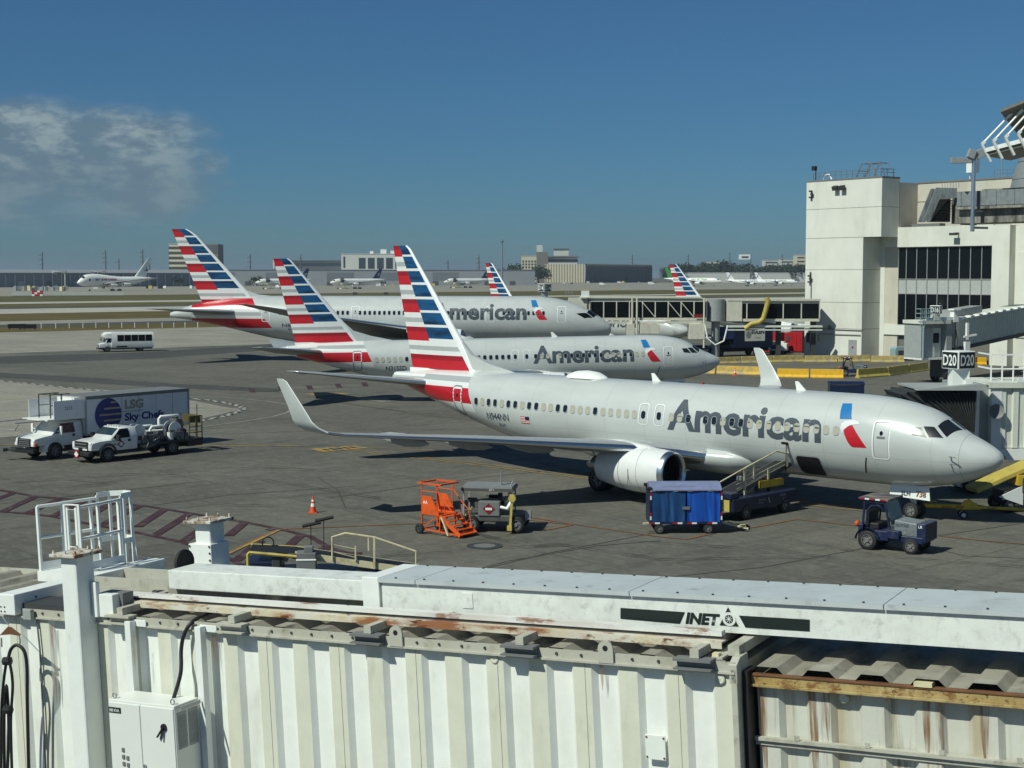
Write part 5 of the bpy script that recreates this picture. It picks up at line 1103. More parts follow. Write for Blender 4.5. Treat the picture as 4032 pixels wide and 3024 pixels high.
# --- shuttle bus
def shuttle():
    t=thing('shuttle_bus','small white shuttle bus with dark side windows driving on the pale taxiway','bus',(-57.4,207.3,0),math.atan2(-.42,-.91))
    mb=MB(); mb.loft([[Vector((x,y,z)) for y,z in((-1.15,.55),(-1.2,.7),(-1.2,zt-.25),(-1.0,zt),(1.0,zt),(1.2,zt-.25),(1.2,.7),(1.15,.55))] for x,zt in((-6.4,2.72),(-1.2,2.78),(-.6,2.80))]); 
    mb.loft([[Vector((x,y,z)) for y,z in((-w,zb),(-w,zt-.2),(-w+.3,zt),(w-.3,zt),(w,zt-.2),(w,zb))] for x,zb,zt,w in((-.6,1.9,2.8,1.19),(.2,2.0,2.76,1.1),(.55,2.15,2.55,.9))])
    mb.build('body','truck_white',t,smooth=40)
    mb=MB(); cab_loft(mb,[(-.6,.5,1.3,1.95,1.0,.88),(-.2,.5,1.3,1.95,1.0,.85),(.35,.55,1.25,1.3,1.0,.9),(1.0,.6,1.1,1.15,.95,.85),(1.1,.6,.95,1.0,.92,.8)]); cb=mb.build('cab','truck_white',t,smooth=40)
    panel(cb,'windshield','glass_blue',[(.38,-.85,1.32),(.38,.85,1.32),(-.16,.78,1.9),(-.16,-.78,1.9)])
    for s in(-1,1):
        panel(cb,'side_window','glass_dark',[(.2,s*1.012,1.34),(-.5,s*1.015,1.34),(-.48,s*.92,1.88),(-.15,s*.90,1.88)])
        for k in range(5): x=-1.35-k*.98; mb=MB(); mb.bb(x-.9,x,s*1.205-.01,s*1.205+.01,1.5,2.38); mb.build('window','glass_dark',t)
        mb=MB(); mb.box((1.08,s*.75,.88),(.1,.3,.2)); mb.build('headlight','lamp_clear',cb); mb=MB(); mb.box((.5,s*1.4,1.75),(.1,.16,.45)); mb.bar((.2,s*1.0,1.5),(.5,s*1.35,1.6),.04); mb.build('mirror','bumper_black',cb)
        mb=MB(); mb.bb(-2.7,-1.2,s*1.205-.01,s*1.205+.01,.62,.85); mb.build('side_grille','bumper_black',t)
    mb=MB(); mb.box((1.11,0,.85),(.05,1.1,.35)); mb.build('grille','bumper_black',cb); mb=MB(); mb.bb(1.0,1.25,-.98,.98,.38,.6); mb.bb(-6.3,.9,-.8,.8,.35,.55); mb.build('bumper','bumper_black',t)
    wheels(t,[(0,.92),(0,-.92),(-4.6,.95),(-4.6,-.95)],.40,.3,n=16)
shuttle()
# --- orange steps
def steps():
    t=thing('maintenance_steps','orange wheeled maintenance steps with railings and stair treads','steps',(-2.62,60.55,0),R(-38)); t.scale=(.82,.82,.82)
    # local: stairs climb towards -x ... treads face +x
    for y in(-.62,.62):
        mb=MB(); mb.bar((1.25,y,.12),(-.1,y,1.0),.06,.2); mb.build('stringer','orange',t)
        mb=MB(); mb.prism([(-.15,1.0),(-1.3,1.0),(-1.3,1.95),(-.65,1.95),(-.15,1.15)],lambda a,b,s:(a,y+s,b),-.02,.02); mb.build('side_plate','orange',t)
        mb=MB(); mb.tube([(1.0,y,.35),(.75,y,1.3),(.2,y,1.75),(-.2,y,2.2),(-.3,y,2.55)],.028,6); mb.tube([(-1.3,y,.2),(-1.3,y,2.6)],.035,6); mb.tube([(-.3,y,1.0),(-.3,y,2.6)],.03,6); mb.tube([(.3,y,.85),(.2,y,1.75)],.025,6); mb.tube([(-1.3,y,2.2),(-.2,y,2.2)],.025,6); mb.build('handrail','orange',t)
    for k in range(5): mb=MB(); mb.bb(1.08-.27*k,1.36-.27*k,-.6,.6,.16+.2*k,.20+.2*k); mb.build('tread','orange',t)
    mb=MB(); mb.bb(-1.3,-.1,-.6,.6,.96,1.02); mb.build('platform','orange',t)
    mb=MB(); mb.bb(-1.5,.05,-.72,-.62,2.56,2.64); mb.bb(-1.5,.05,.62,.72,2.56,2.64); mb.bb(-1.5,-1.4,-.62,.62,2.56,2.64); mb.bb(-.05,.05,-.62,.62,2.56,2.64); mb.build('roof_frame','orange',t)
    mb=MB()
    for y in(-.6,.6): mb.bar((-1.4,y,.25),(1.2,y,.15),.07); mb.bar((-1.3,y,.25),(-1.3,y,1.0),.07); mb.bar((-1.3,y,.3),(-.2,y,1.0),.05); mb.bar((-.1,y,.2),(-.1,y,1.0),.06)
    for x in(-1.4,-.2,1.1): mb.bar((x,-.6,.22),(x,.6,.22),.06)
    mb.build('base_frame','orange',t); wheels(t,[(-1.35,-.75),(-1.35,.75)],.26,.14,'dark_grey',18)
    mb=MB(); mb.bar((.55,-.72,.1),(.1,-.72,1.0),.08); mb.build('tow_handle','cream',t)
    text('lettering','AA','fresh_white',t,lambda a,b:Vector((-1.2+a,-.645,1.55+b)),h=.16,bold=.02)
steps()
# --- hydrant dispenser cart
def cart():
    t=thing('hydrant_cart','dark grey hydrant fuelling cart with a yellow hose boom, beside the orange steps','service cart',(-.75,61.75,0),R(-8))
    mb=MB(); mb.loft([[Vector((x,y,z)) for x,y in((-1.3,-.5),(-1.05,-.85),(1.0,-.85),(1.35,-.45),(1.35,.45),(1.0,.85),(-1.05,.85),(-1.3,.5))] for z in(.48,.74)]); mb.bb(-1.36,1.4,-.5,.5,.40,.5); mb.build('deck','cart_grey',t,bevel=.03)
    mb=MB(); mb.bb(-.55,.35,-.9,-.35,.72,1.32); bx=mb.build('control_cabinet','mid_grey',t,bevel=.02)
    mb=MB(); mb.poly([(-.1+a,-.915,1.02+b) for a,b in((0,.24),(.26,0),(0,-.24),(-.26,0))]); q=mb.build('hazard_diamond','dark_red',bx); mb=MB(); mb.bb(-.24,.04,-.925,-.92,.97,1.07); mb.build('diamond_centre','fresh_white',q)
    mb=MB(); mb.bb(-1.25,.85,-.75,.75,1.86,1.93,1); mb.bb(-1.3,.9,-.8,.8,1.74,1.86,0); mb.build('roof',['cart_grey','galv'],t)
    text('lettering','JET A','fresh_white',t,lambda a,b:Vector((-.1+a,-.812,1.76+b)),h=.085,bold=.01); mb=MB()
    for x in(-1.2,.8):
        for y in(-.7,.7): mb.bar((x,y,.7),(x,y,1.75),.06)
    mb.bar((.75,-.4,1.9),(.85,-.3,2.15),.04); mb.build('roof_post','grey_paint',t); mb=MB(); mb.bar((.3,0,1.93),(.3,0,2.5),.22,.03); mb.build('vane','grey_paint',t)
    rnd=random.Random(9); mb=MB()
    for k in range(16): mb.box((rnd.uniform(-1.1,.9),rnd.uniform(-.6,.5),rnd.uniform(.85,1.5)),(rnd.uniform(.15,.45),rnd.uniform(.15,.4),rnd.uniform(.15,.45)),None,k%3)
    mb.build('machinery',['black','dark_grey','grime_metal'],t); mb=MB(); mb.tube([(.7,-.7,1.05),(.85,-.8,1.3),(.9,-.6,1.55),(.7,-.4,1.6)],.10,10); mb.tube([(.4,-.85,1.1),(.7,-.95,1.05),(.9,-.9,1.35)],.07,8); mb.build('pipework','fresh_white',t,smooth=50)
    mb=MB(); mb.bar((.82,-1.0,.2),(.9,-.95,1.55),.12,.1); mb.cyl((.9,-1.05,1.5),(.9,-.85,1.5),.16,12); mb.bar((.8,-1.02,.15),(.8,-1.02,.35),.2); mb.build('hose_boom','dull_yellow',t)
    mb=MB(); mb.box((1.5,-.35,.72),(.25,.3,.35)); mb.box((-1.35,-.1,.9),(.12,.4,.3)); mb.build('headlight','galv',t); mb=MB(); mb.bar((-1.2,-.8,.6),(-.8,-.88,1.1),.05); mb.build('side_bar','dull_yellow',t)
    wheels(t,[(-.85,-.8),(-.85,.8),(1.05,-.8),(1.05,.8)],.36,.26,'mid_grey',18)
cart()
# --- baggage cart with blue curtains
def bag_cart():
    t=thing('baggage_cart','baggage cart with two bright blue curtains, parked beside the belt loader','baggage cart',(7.25,61.35,0),R(1))
    mb=MB(); mb.bb(-1.52,1.52,-.75,.75,.42,.52); 
    for x in(-1.48,1.48):
        for y in(-.72,.72): mb.bb(x-.04,x+.04,y-.04,y+.04,.5,1.85)
    mb.bb(-1.55,1.55,-.76,-.70,1.78,1.86); mb.bb(-1.55,1.55,.70,.76,1.78,1.86); mb.build('frame','navy',t)
    mb=MB(); mb.prism([(-.80,1.82),(.80,1.82),(.78,1.90),(.25,2.10),(-.25,2.10),(-.78,1.90)],lambda a,b,s:(s,a,b),-1.5,1.5); rf=mb.build('roof','cart_top',t,bevel=.03)
    text('lettering','American Airlines','mid_grey',rf,lambda a,b:Vector((-.7+a,-.60+b*.9,1.975+b*.35)),h=.11,bold=.01)
    for k,(x0,x1,m) in enumerate(((-1.42,-.03,'curtain_dark'),(.03,1.42,'curtain_blue'))):
        for s in(-1,1):
            mb=MB(); nx,nz=46,8; rnd=random.Random(k+3); ph=[rnd.uniform(0,6) for _ in range(4)]
            grid=[[Vector((x0+(x1-x0)*i/nx,s*(.735+.026*math.sin(i*.38+1.6*math.sin(i*.13+ph[1])+ph[0])*(.35+.65*(1-j/nz))+.010*math.sin(i*.95+ph[1]+j*.5)*(.5+.5*math.sin(i*.21+ph[3]))+.022*math.sin(i*.17+j*.9+ph[2])),.50+1.28*j/nz+(.03*math.sin(i*.55+ph[3]) if j==0 else 0))) for i in range(nx+1)] for j in range(nz+1)]
            mb.loft(grid,0,False,False); mb.build('curtain',m,t,smooth=80)
    for x in(-1.53,1.50): mb=MB(); mb.bb(x,x+.03,-.7,.7,.52,1.8); mb.build('end_wall','navy',t)
    mb=MB()
    for x in(-1.3,-.35,.25,1.1):
        mb.bb(x-.2,x,-.775,-.765,1.80,1.855,0); mb.bb(x,x+.2,-.775,-.765,1.80,1.855,1); mb.bb(x-.2,x,-.765,-.755,.43,.50,1); mb.bb(x,x+.2,-.765,-.755,.43,.50,0)
    for x in(-1.48,1.48):
        for z in(.6,1.45): mb.bb(x-.03,x+.03,-.775,-.765,z,z+.16,0); mb.bb(x-.03,x+.03,-.775,-.765,z+.16,z+.32,1)
    mb.build('reflective_tape',['fresh_white','red'],t)
    mb=MB(); mb.box((0,-.76,1.1),(.3,.04,.12)); mb.build('latch','hub_grey',t); 
    for y in(-.7,.5): mb=MB(); mb.cyl((-1.65,y-.05,1.93),(-1.45,y-.05,1.93),.07,10); mb.build('bumper_roll','rubber',t)
    mb=MB(); mb.bar((1.5,0,.4),(2.7,-.25,.14),.07); mb.bar((1.9,.25,.35),(2.6,-.2,.15),.05); mb.tube([(2.3,-.25,.2),(2.35,-.3,.32),(2.55,-.3,.32),(2.6,-.25,.18)],.025,6); mb.build('drawbar','cream',t); mb=MB(); mb.bar((-1.5,-.3,.4),(-1.75,-.35,.38),.07); mb.build('hitch','cream',t)
    mb=MB(); mb.bar((-1.1,-.6,.28),(-1.1,.6,.28),.08); mb.bar((.95,-.6,.28),(.95,.6,.28),.08); mb.bb(-.6,-.3,-.65,-.5,.25,.42); mb.build('axle','dark_grey',t)
    wheels(t,[(-1.1,-.66),(-1.1,.66),(.95,-.66),(.95,.66)],.21,.16,'hub_grey',20)
bag_cart()
# --- belt loader at the aircraft (and its twin behind the foreground bridge)
def belt_loader(loc,rz,label,ang,frame,rail,second=False):
    t=thing('belt_loader',label,'belt loader',loc,rz,'navy belt loaders')
    mb=MB(); (mb.bb(-2.4,2.4,-.95,.95,.30,.62) if second else mb.bb(-2.4,2.4,-.95,.95,.42,1.0).bb(-2.5,-1.9,-.9,.9,1.0,1.25)); mb.build('chassis','navy',t,bevel=.04)
    cx,cz=.0,(1.12 if second else 1.42); d=Vector((math.cos(ang),0,math.sin(ang))); n=Vector((-math.sin(ang),0,math.cos(ang))); o=Vector((cx,0.1,cz)); Lh=3.55; Lq=.75 if second else Lh
    mb=MB()
    for y in(-.42,.42): mb.bar(o-d*Lh+Vector((0,y,0)),o+d*Lq+Vector((0,y,0)),.07,.22,0,n)
    bm=mb.build('boom_side',[frame],t); mb=MB(); mb.bar(o-d*Lh+n*.08,o+d*Lq+n*.08,.80,.06,0,n); mb.build('belt','black',bm)
    mb=MB()
    for s in((-1,) if not second else(1,)):
        y=.5*s; q_=lambda t_,h_:o+d*t_+Vector((0,y,h_))
        if second: mb.tube([q_(-3.45,0),q_(-3.45,.72),q_(-2.0,1.0),q_(-1.0,1.0),q_(-.55,.8),q_(-.55,0)],.035,6); mb.bar(q_(-2.0,-.1),q_(-2.0,1.0),.07); mb.bar(q_(-1.8,.5),q_(-1.8,.98),.05); mb.bar(q_(-1.35,.1),q_(-1.35,.6),.05); mb.bar(q_(-.55,.55),q_(-1.4,.5),.02); mb.bar(q_(-.55,.3),q_(-1.4,.2),.02); continue
        p=[o+d*(-3.4)+Vector((0,y,0))-n*.0,o+d*(-3.4)+Vector((0,y,0))+Vector((0,0,.95)),o+d*(-.9)+Vector((0,y,0))+Vector((0,0,1.0)),o+d*(1.5)+Vector((0,y,0))+Vector((0,0,1.0)),o+d*2.4+Vector((0,y,0))+Vector((0,0,.6)),o+d*2.4+Vector((0,y,0))]
        mb.tube(p,.04,6); mb.bar(o+d*(-.9)+Vector((0,y,-.35)),o+d*(-.9)+Vector((0,y,1.0)),.09,.07); mb.bar(o+d*(-.2)+Vector((0,y,.3)),o+d*(-.2)+Vector((0,y,.95)),.07); mb.bar(o+d*.9+Vector((0,y,-.1)),o+d*.9+Vector((0,y,.4)),.07); mb.bar(o+d*-1.5+Vector((0,y,.45)),o+d*2.4+Vector((0,y,.35)),.03); mb.bar(o+d*-1.5+Vector((0,y,.25)),o+d*2.4+Vector((0,y,.15)),.02)
        mb.tube([o+d*3.0+Vector((0,y,-.05)),o+d*3.0+Vector((0,y,.55)),o+d*3.7+Vector((0,y,.50)),o+d*3.8+Vector((0,y,.05)),o+d*3.0+Vector((0,y,-.05))],.03,6)
    mb.build('handrail',rail,bm,smooth=40)
    for q,z in(((2.2),1.15),((2.9),.95)) if not second else ((.25,.95),(-.2,1.2)): mb=MB(); mb.cyl(o+d*(q-.35)+Vector((0,-.55,z+.12)),o+d*(q+.3)+Vector((0,-.55,z-.12)),.06,8); mb.bar(o+d*q+Vector((0,-.55,-.15)),o+d*q+Vector((0,-.55,z-.05)),.03); mb.bar(o+d*q+Vector((0,-.55,-.1)),o+d*q+Vector((0,-.38,-.1)),.05); mb.build('bumper_pad','rubber',bm)
    mb=MB(); mb.bb(.2,1.9,-.5,-.35,1.2,1.5) if not second else mb.bb(.2,.9,-.5,-.35,.9,1.05); mb.build('lift_cylinder','yellow',t); mb=MB(); mb.bar((-.9,-.3,1.0),o+d*-1+Vector((0,-.3,-.1)),.12); mb.bar((1.0,-.3,1.0),o+d*1.4+Vector((0,-.3,-.1)),.12); mb.bar((1.0,.4,1.0),o+d*1.4+Vector((0,.4,-.1)),.12); mb.build('lift_arm','dark_grey',t)
    if second:
        mb=MB(); mb.tube([(2.3,.85,.9),(2.3,.85,1.32),(2.25,.85,1.38),(.5,.85,1.2)],.06,6); mb.tube([(2.35,-.75,.9),(2.35,-.75,1.35),(.5,-.75,1.22)],.06,6); mb.build('guard_rail','dull_yellow',t)
        mb=MB(); mb.bb(1.2,2.45,-.9,.5,.62,1.0); mb.build('engine_hood','navy',t,bevel=.05); mb=MB(); mb.bb(1.2,1.5,.45,.8,.7,1.2); mb.build('seat','dark_grey',t,bevel=.04); mb=MB(); mb.tube([(1.75+.2*math.cos(k*math.pi/8),-.55,1.45+.2*math.sin(k*math.pi/8)) for k in range(16)],.025,5,closed=True); mb.build('steering_wheel','black',t)
        mb=MB(); mb.bb(.0,.65,.4,.98,.7,1.36,0); mb.bb(-.02,.66,.95,1.0,1.08,1.15,1); mb.bb(.1,.4,.5,.9,1.36,1.55,0); mb.build('engine_box',['mid_grey','fresh_white'],t,bevel=.02)
        mb=MB(); mb.poly([(2.3,-.75,1.38),(.2,-.75,1.24),(.2,.6,1.24),(2.3,.6,1.38)]); mb.build('cover','black',t)
    else:
        text('lettering','American','grey_paint',t,lambda a,b:Vector((-.6+a,-.956,.75+b)),h=.10); text('lettering','Airlines','grey_paint',t,lambda a,b:Vector((-.6+a,-.956,.62+b)),h=.09)
        mb=MB(); mb.poly([(.08,-.957,.86),(.16,-.957,.86),(.28,-.957,.60),(.22,-.957,.60)]); mb.build('tail_logo','grey_paint',t)
        text('number','RSL44B','grey_paint',t,lambda a,b:Vector((1.0+a,-.956,.80+b)),h=.11,bold=.01); text('number','A28','grey_paint',t,lambda a,b:Vector((1.2+a,-.956,.62+b)),h=.11,bold=.01)
        mb=MB(); mb.bb(-2.5,-2.42,-.8,-.2,.45,.95); mb.build('tail_board','dull_yellow',t)
        mb=MB(); mb.lathe([(0,.05),(.04,.13),(.2,.13),(.24,.05)],tuple(o+d*-1.3+Vector((0,-.5,.55))),(0,0,1),12); mb.build('lamp','galv',t)
    wheels(t,[(-1.45,-.85),(-1.45,.85),(1.45,-.85),(1.45,.85)],.36,.24,'hub_grey',20); return t
belt_loader((10.75,65.85,0),math.atan2(.69,.72),'navy belt loader with raised cream handrails reaching up to the open cargo door',R(13.5),'cart_grey','cream')
belt_loader((-6.75,50.3,0),R(184),'second belt loader with yellow guard frame, half hidden behind the foreground bridge roof',R(9),'cream','cream',True)
# --- tow tractors
def tractor(loc,rz,label,detail=True):
    t=thing('tow_tractor',label,'tow tractor',loc,rz,'blue tow tractors')
    mb=MB(); mb.bb(-1.25,-.1,-.72,.72,.42,.80); mb.bb(-.15,1.25,-.62,.62,.42,.68); mb.bb(-1.35,-1.15,-.75,.75,.35,1.0); mb.build('chassis','tug_blue',t,bevel=.03)
    mb=MB(); mb.prism([(.05,.66),(1.1,.66),(1.1,1.10),(.95,1.18),(.05,1.26)],lambda a,b,s:(a,s,b),-.52,.52); hd=mb.build('hood','cart_hood',t,bevel=.04)
    mb=MB(); mb.bb(.98,1.36,-.60,.60,.50,1.22); g=mb.build('grille_guard','tug_blue',t,bevel=.03); mb=MB()
    for k in range(6): mb.bb(1.36,1.372,-.5,.5,.60+k*.1,.64+k*.1)
    mb.build('grille_slat','black',g)
    for y in(-.66,.66):
        mb=MB(); mb.bar((-1.2,y,.8),(-1.12,y,1.98),.07); mb.bar((-.05,y,.8),(-.30,y,1.98),.07); mb.bar((-1.2,y,1.9),(-.3,y,1.9),.06); mb.tube([(-1.05,y,.95),(-1.0,y,1.55),(-.85,y,1.75),(-.5,y,1.78),(-.35,y,1.6)],.04,6); mb.build('cab_frame','tug_blue',t)
    mb=MB(); mb.bb(-1.36,-.12,-.76,.76,1.98,2.06); rf=mb.build('roof','tug_roof',t,bevel=.02)
    mb=MB()
    for k in range(5): mb.bb(-1.30+k*.22,-1.12+k*.22,-.775,-.762,1.99,2.05,k%2)
    mb.build('reflective_tape',['red','fresh_white'],rf)
    panel(t,'windshield','glass_dirty',[(-.02,-.62,1.05),(-.02,.62,1.05),(-.28,.60,1.94),(-.28,-.60,1.94)])
    mb=MB(); mb.bb(-1.1,-.6,-.5,.5,.8,1.05); mb.bb(-1.15,-1.0,-.5,.5,1.0,1.5); mb.build('seat','black',t,bevel=.05); mb=MB(); mb.tube([(-.35+.05*math.sin(k*math.pi/8),.2+.2*math.cos(k*math.pi/8),1.25+.18*math.sin(k*math.pi/8)) for k in range(16)],.02,5,closed=True); mb.bar((-.1,.2,.9),(-.34,.2,1.24),.04); mb.build('steering_wheel','black',t)
    for s in(-1,1):
        mb=MB(); mb.loft([[Vector((-.95+.50*math.cos(R(v))*q,s*(.62+d),.38+.50*q*math.sin(R(v)))) for v in range(10,185,14)] for q,d in((1.0,.0),(1.0,.22))],0,False,False); mb.build('fender','tug_blue',t,smooth=40)
    mb=MB(); mb.bb(-.15,.35,-.78,-.5,.55,.86); mb.build('tool_box','tug_blue',t,bevel=.02)
    if detail:
        text('number','0273Z','title_grey',hd,lambda a,b:Vector((.1+a,-.535,1.02+b)),h=.11,w=.55,bold=.015); text('lettering','TUG','mid_grey',hd,lambda a,b:Vector((.40+a,-.535,.74+b)),h=.2,w=.5,bold=.05); text('lettering','LR','fresh_white',g,lambda a,b:Vector((1.06+a,-.613,1.04+b)),h=.11,bold=.02)
        mb=MB(); mb.lathe([(0,.05),(.05,.12),(.16,.10),(.2,.03)],(-1.42,-.45,.95),(-1,0,0),10); mb.build('fire_bottle','orange',t)
    for x,y,r,wd in((-.95,-.68,.38,.26),(-.95,.68,.38,.26),(.78,-.60,.30,.22),(.78,.60,.30,.22)): w_=MB(); w_.wheel((x,y,r),(0,1,0),r,wd,0,1,22); w_.build('wheel',['rubber','hub_grey'],t,smooth=40)
    return t
mat('cart_hood',(.17,.20,.21),.45,var=.12,stain=(.10,.11,.11),stamt=.5,stscale=(3,3,3)); mat('tug_roof',(.05,.05,.07),.6,var=.3,stain=(.30,.24,.18),stamt=.8,stscale=(1.2,3,3),strange=(.45,.6)); mat('glass_dirty',(.10,.12,.11),.25,var=.2,spec=.5)
TUG=tractor((15.2,57.15,0),math.atan2(-.60,.80),'blue and grey tow tractor with a cab, nearest on the apron under the airliner nose')
dup(TUG,(36.6,156.6,0),math.atan2(-.2,.98),'dark blue tow tractor parked at the end of the bright yellow barriers')
dup(TUG,(46.8,133,0),math.atan2(-.5,-.86),'dark blue tow tractor at the right edge, beyond the D20 service railing')
# --- towbar
t=thing('towbar','long yellow aircraft towbar on small wheels lying beside the nose wheel','towbar',(18.4,65.0,0),math.atan2(-.45,3.1))
mb=MB(); mb.cyl((0,0,.52),(1.75,0,.50),.10,14); mb.cyl((1.75,0,.50),(4.6,0,.42),.075,12); mb.build('tube','yellow',t,smooth=40)
mb=MB(); mb.prism([(1.45,.36),(1.75,.75),(2.0,.85),(2.3,.6),(2.5,.4)],lambda a,b,s:(a,s,b),-.10,.10); mb.bar((1.7,-.3,.3),(1.7,.3,.3),.07); mb.build('axle_bracket','yellow',t,bevel=.02); mb=MB(); mb.cyl((2.0,-.02,.66),(2.3,-.02,.60),.07,10); mb.build('pump','galv',t)
mb=MB(); mb.bb(-.35,.02,-.12,.12,.42,.60); mb.build('hitch_head','dark_grey',t,bevel=.03); mb=MB(); mb.tube([(.35,0,.6),(.35,0,.72),(.55,0,.72),(.55,0,.6)],.02,5); mb.build('handle','yellow',t)
text('lettering','AIRCRAFT TOWBAR','red',t,lambda a,b:Vector((.75+a,-.105,.45+b)),h=.09,w=1.0,bold=.01); text('number','RSLZ47','title_grey',t,lambda a,b:Vector((2.75+a,-.085,.42+b)),h=.09,bold=.01)
wheels(t,[(1.7,-.32),(1.7,.32)],.17,.11,'fresh_white',16)
# lifting loader at the right edge, yellow ramp
t=thing('ramp_loader','yellow inclined ramp with white triangular side plate, cut off by the right edge','ramp',(22.6,66.8,0),R(8))
mb=MB(); mb.bar((-1.6,0,1.0),(1.8,0,2.4),1.2,.22); mb.build('ramp','dull_yellow',t,bevel=.03); mb=MB(); mb.prism([(-.6,.75),(.55,1.25),(.55,.35)],lambda a,b,s:(a,-.72+s,b),-.03,.03); mb.build('side_plate','fresh_white',t); mb=MB(); mb.bb(-.2,3,-.6,.8,.35,.95); mb.bb(.5,3,-.8,-.3,.9,1.6); mb.build('chassis','dark_grey',t,bevel=.04); wheels(t,[(-.1,-.6),(2.2,-.6),(-.1,.7),(2.2,.7)],.32,.2,n=16)
mb=MB(); mb.bb(.3,2.8,-.75,.2,1.25,1.7); mb.build('cover','yellow',t)
# --- catering truck with dark blue box behind the barriers
def navy_truck(loc,rz):
    t=thing('box_truck','dark navy box truck with white side sign, parked under the glass jet bridge','truck',loc,rz)
    mb=MB(); mb.bb(-8.2,-2.0,-1.25,1.25,1.1,4.1); bx=mb.build('cargo_box','navy',t,bevel=.04); mb=MB(); mb.bb(-2.0,.6,-1.2,1.2,2.25,2.4); mb.bb(-2,-.2,-1.22,-1.17,2.4,3.9); mb.build('front_platform','navy',t)
    mb=MB(); mb.bb(.5,2.2,-1.2,1.2,2.4,2.5); mb.build('deck_plate','fresh_white',t)
    mb=MB(); mb.bb(-6.9,-3.7,1.26,1.27,2.0,3.7); sg=mb.build('side_sign','sign_white',bx); text('lettering','EULEN','navy',sg,lambda a,b:Vector((-4.75-a,1.278,2.95+b)),h=.55,w=2.0,bold=.04); mb=MB(); mb.poly([(-4.3+.42*math.cos(k*math.pi/10),1.278,2.85+.5*math.sin(k*math.pi/10)) for k in range(20)]); mb.build('round_logo','grey_paint',sg); text('lettering','AMERICA','grey_paint',sg,lambda a,b:Vector((-5.3-a,1.278,2.35+b)),h=.18)
    mb=MB(); cab_loft(mb,[(-1.9,.7,1.45,2.2,1.1,.95),(-.5,.7,1.45,2.2,1.1,.95),(.2,.75,1.4,1.5,1.1,1.0),(1.5,.8,1.25,1.35,1.05,.9)]); cb=mb.build('cab','navy',t,smooth=35); panel(cb,'windshield','glass_blue',[(.18,-.9,1.52),(.18,.9,1.52),(-.45,.85,2.1),(-.45,-.85,2.1)])
    for s in(-1,1): panel(cb,'side_window','glass_dark',[(-.1,s*1.115,1.5),(-1.5,s*1.125,1.5),(-1.5,s*.99,2.1),(-.5,s*.985,2.1)]); mb=MB(); mb.box((1.5,s*.8,1.0),(.1,.3,.2)); mb.build('headlight','lamp_clear',cb)
    mb=MB(); mb.bb(1.4,1.7,-1.1,1.1,.5,.75); mb.bb(-8,1,-.5,.5,.6,1.1); mb.build('chassis','bumper_black',t); wheels(t,[(0,1.0),(0,-1.0),(-5.8,1.0),(-5.8,-1.0)],.5,.34,n=16)
navy_truck((27.2,195.3,0),math.atan2(-.42,-.91))
# red containers, cones, barriers, carts
def bin_(loc,rz,label,g=None):
    t=thing('waste_compactor',label,'container',loc,rz,g); mb=MB(); mb.bb(-1.5,1.5,-1,1,.2,2.6); mb.prism([(-1.5,2.6),(-.3,2.9),(1.5,2.9),(1.5,2.6)],lambda a,b,s:(a,s,b),-1,1)
    for k in range(5): mb.bb(-1.4+k*.65,-1.3+k*.65,-1.05,-1,.3,2.5)
    mb.build('body','red',t); mb=MB(); mb.bb(-.9,-.4,-1.08,-1.05,1.6,2.3); mb.build('notice_board','dark_grey',t); mb=MB(); mb.bb(-1.5,1.5,-.9,.9,0,.2); mb.build('skid','dark_grey',t); return t
bin_((36.0,203.5,0),R(-35),'red waste container with a dark notice, beside the navy box truck','red waste containers'); bin_((39.7,205.5,0),R(-35),'red waste container nearest the pale tower wall','red waste containers')
def cone_(p,label,s=1.):
    t=thing('traffic_cone',label,'traffic cone',p,0,'orange traffic cones'); mb=MB(); mb.bb(-.19*s,.19*s,-.19*s,.19*s,0,.035); mb.build('base','orange',t); mb=MB(); pr=[(.035,.14),(.28,.103),(.28,.105),(.42,.084),(.42,.082),(.50,.070),(.50,.072),(.58,.058),(.58,.056),(.72,.03)]
    mb.lathe([(a*s,b*s) for a,b in pr],(0,0,0),(0,0,1),20,0,mifun=lambda i,j:1 if i in(2,6) else 0); mb.build('body',['cone_orange','fresh_white'],t,smooth=40); return t
mat('cone_orange',(.75,.09,.02),.45,var=.1)
cone_(G(1233,2019),'orange traffic cone with two white bands standing alone on the open apron',1.05)
cone_(G(2894,1479),'orange traffic cone in front of the bright yellow barriers',1.15)
def barrier(p,q,m,label,g,h=.82):
    p=Vector((p.x,p.y,0)); q=Vector((q.x,q.y,0)); d=q-p; l=d.length; ang=math.atan2(d.y,d.x); mb=MB()
    prof=[(-.30,0),(-.30,.10),(-.14,.32),(-.09,h),(.09,h),(.14,.32),(.30,.10),(.30,0)]
    mb.loft([[Vector((x,y,z)) for y,z in prof] for x in(.03,l-.03)]); o=mb.build('barrier',m,None,bevel=.02); o.location=p; o.rotation_euler=(0,0,ang)
    return tag(o,label,'barrier',g)
def row(pxs,m,labels,g,h=.82):
    for (a,b),lb in zip(pxs,labels): barrier(G(*a),G(*b),m,lb,g,h)
row([((2826,1434),(2915,1431)),((2917,1431),(3040,1428)),((3042,1428),(3164,1425)),((3168,1427),(3295,1426)),((3298,1426),(3425,1424)),((3430,1427),(3560,1427))],'concrete_yellow',['worn concrete barrier of the back row, partly behind the middle nose','second worn concrete barrier of the back row from the middle nose','worn concrete barrier of the back row just left of the tower','worn concrete barrier of the back row at the left foot of the tower','worn concrete barrier of the back row below the grey tower door','worn concrete barrier, right end of the back row'],'worn concrete barriers in the back row',.85)
row([((2745,1470),(2818,1472)),((2822,1472),(3006,1477))],'worn_yellow',['yellow barrier of the front row under the middle nose','chipped yellow barrier behind the small cone'],'yellow barriers in the front row',.92)
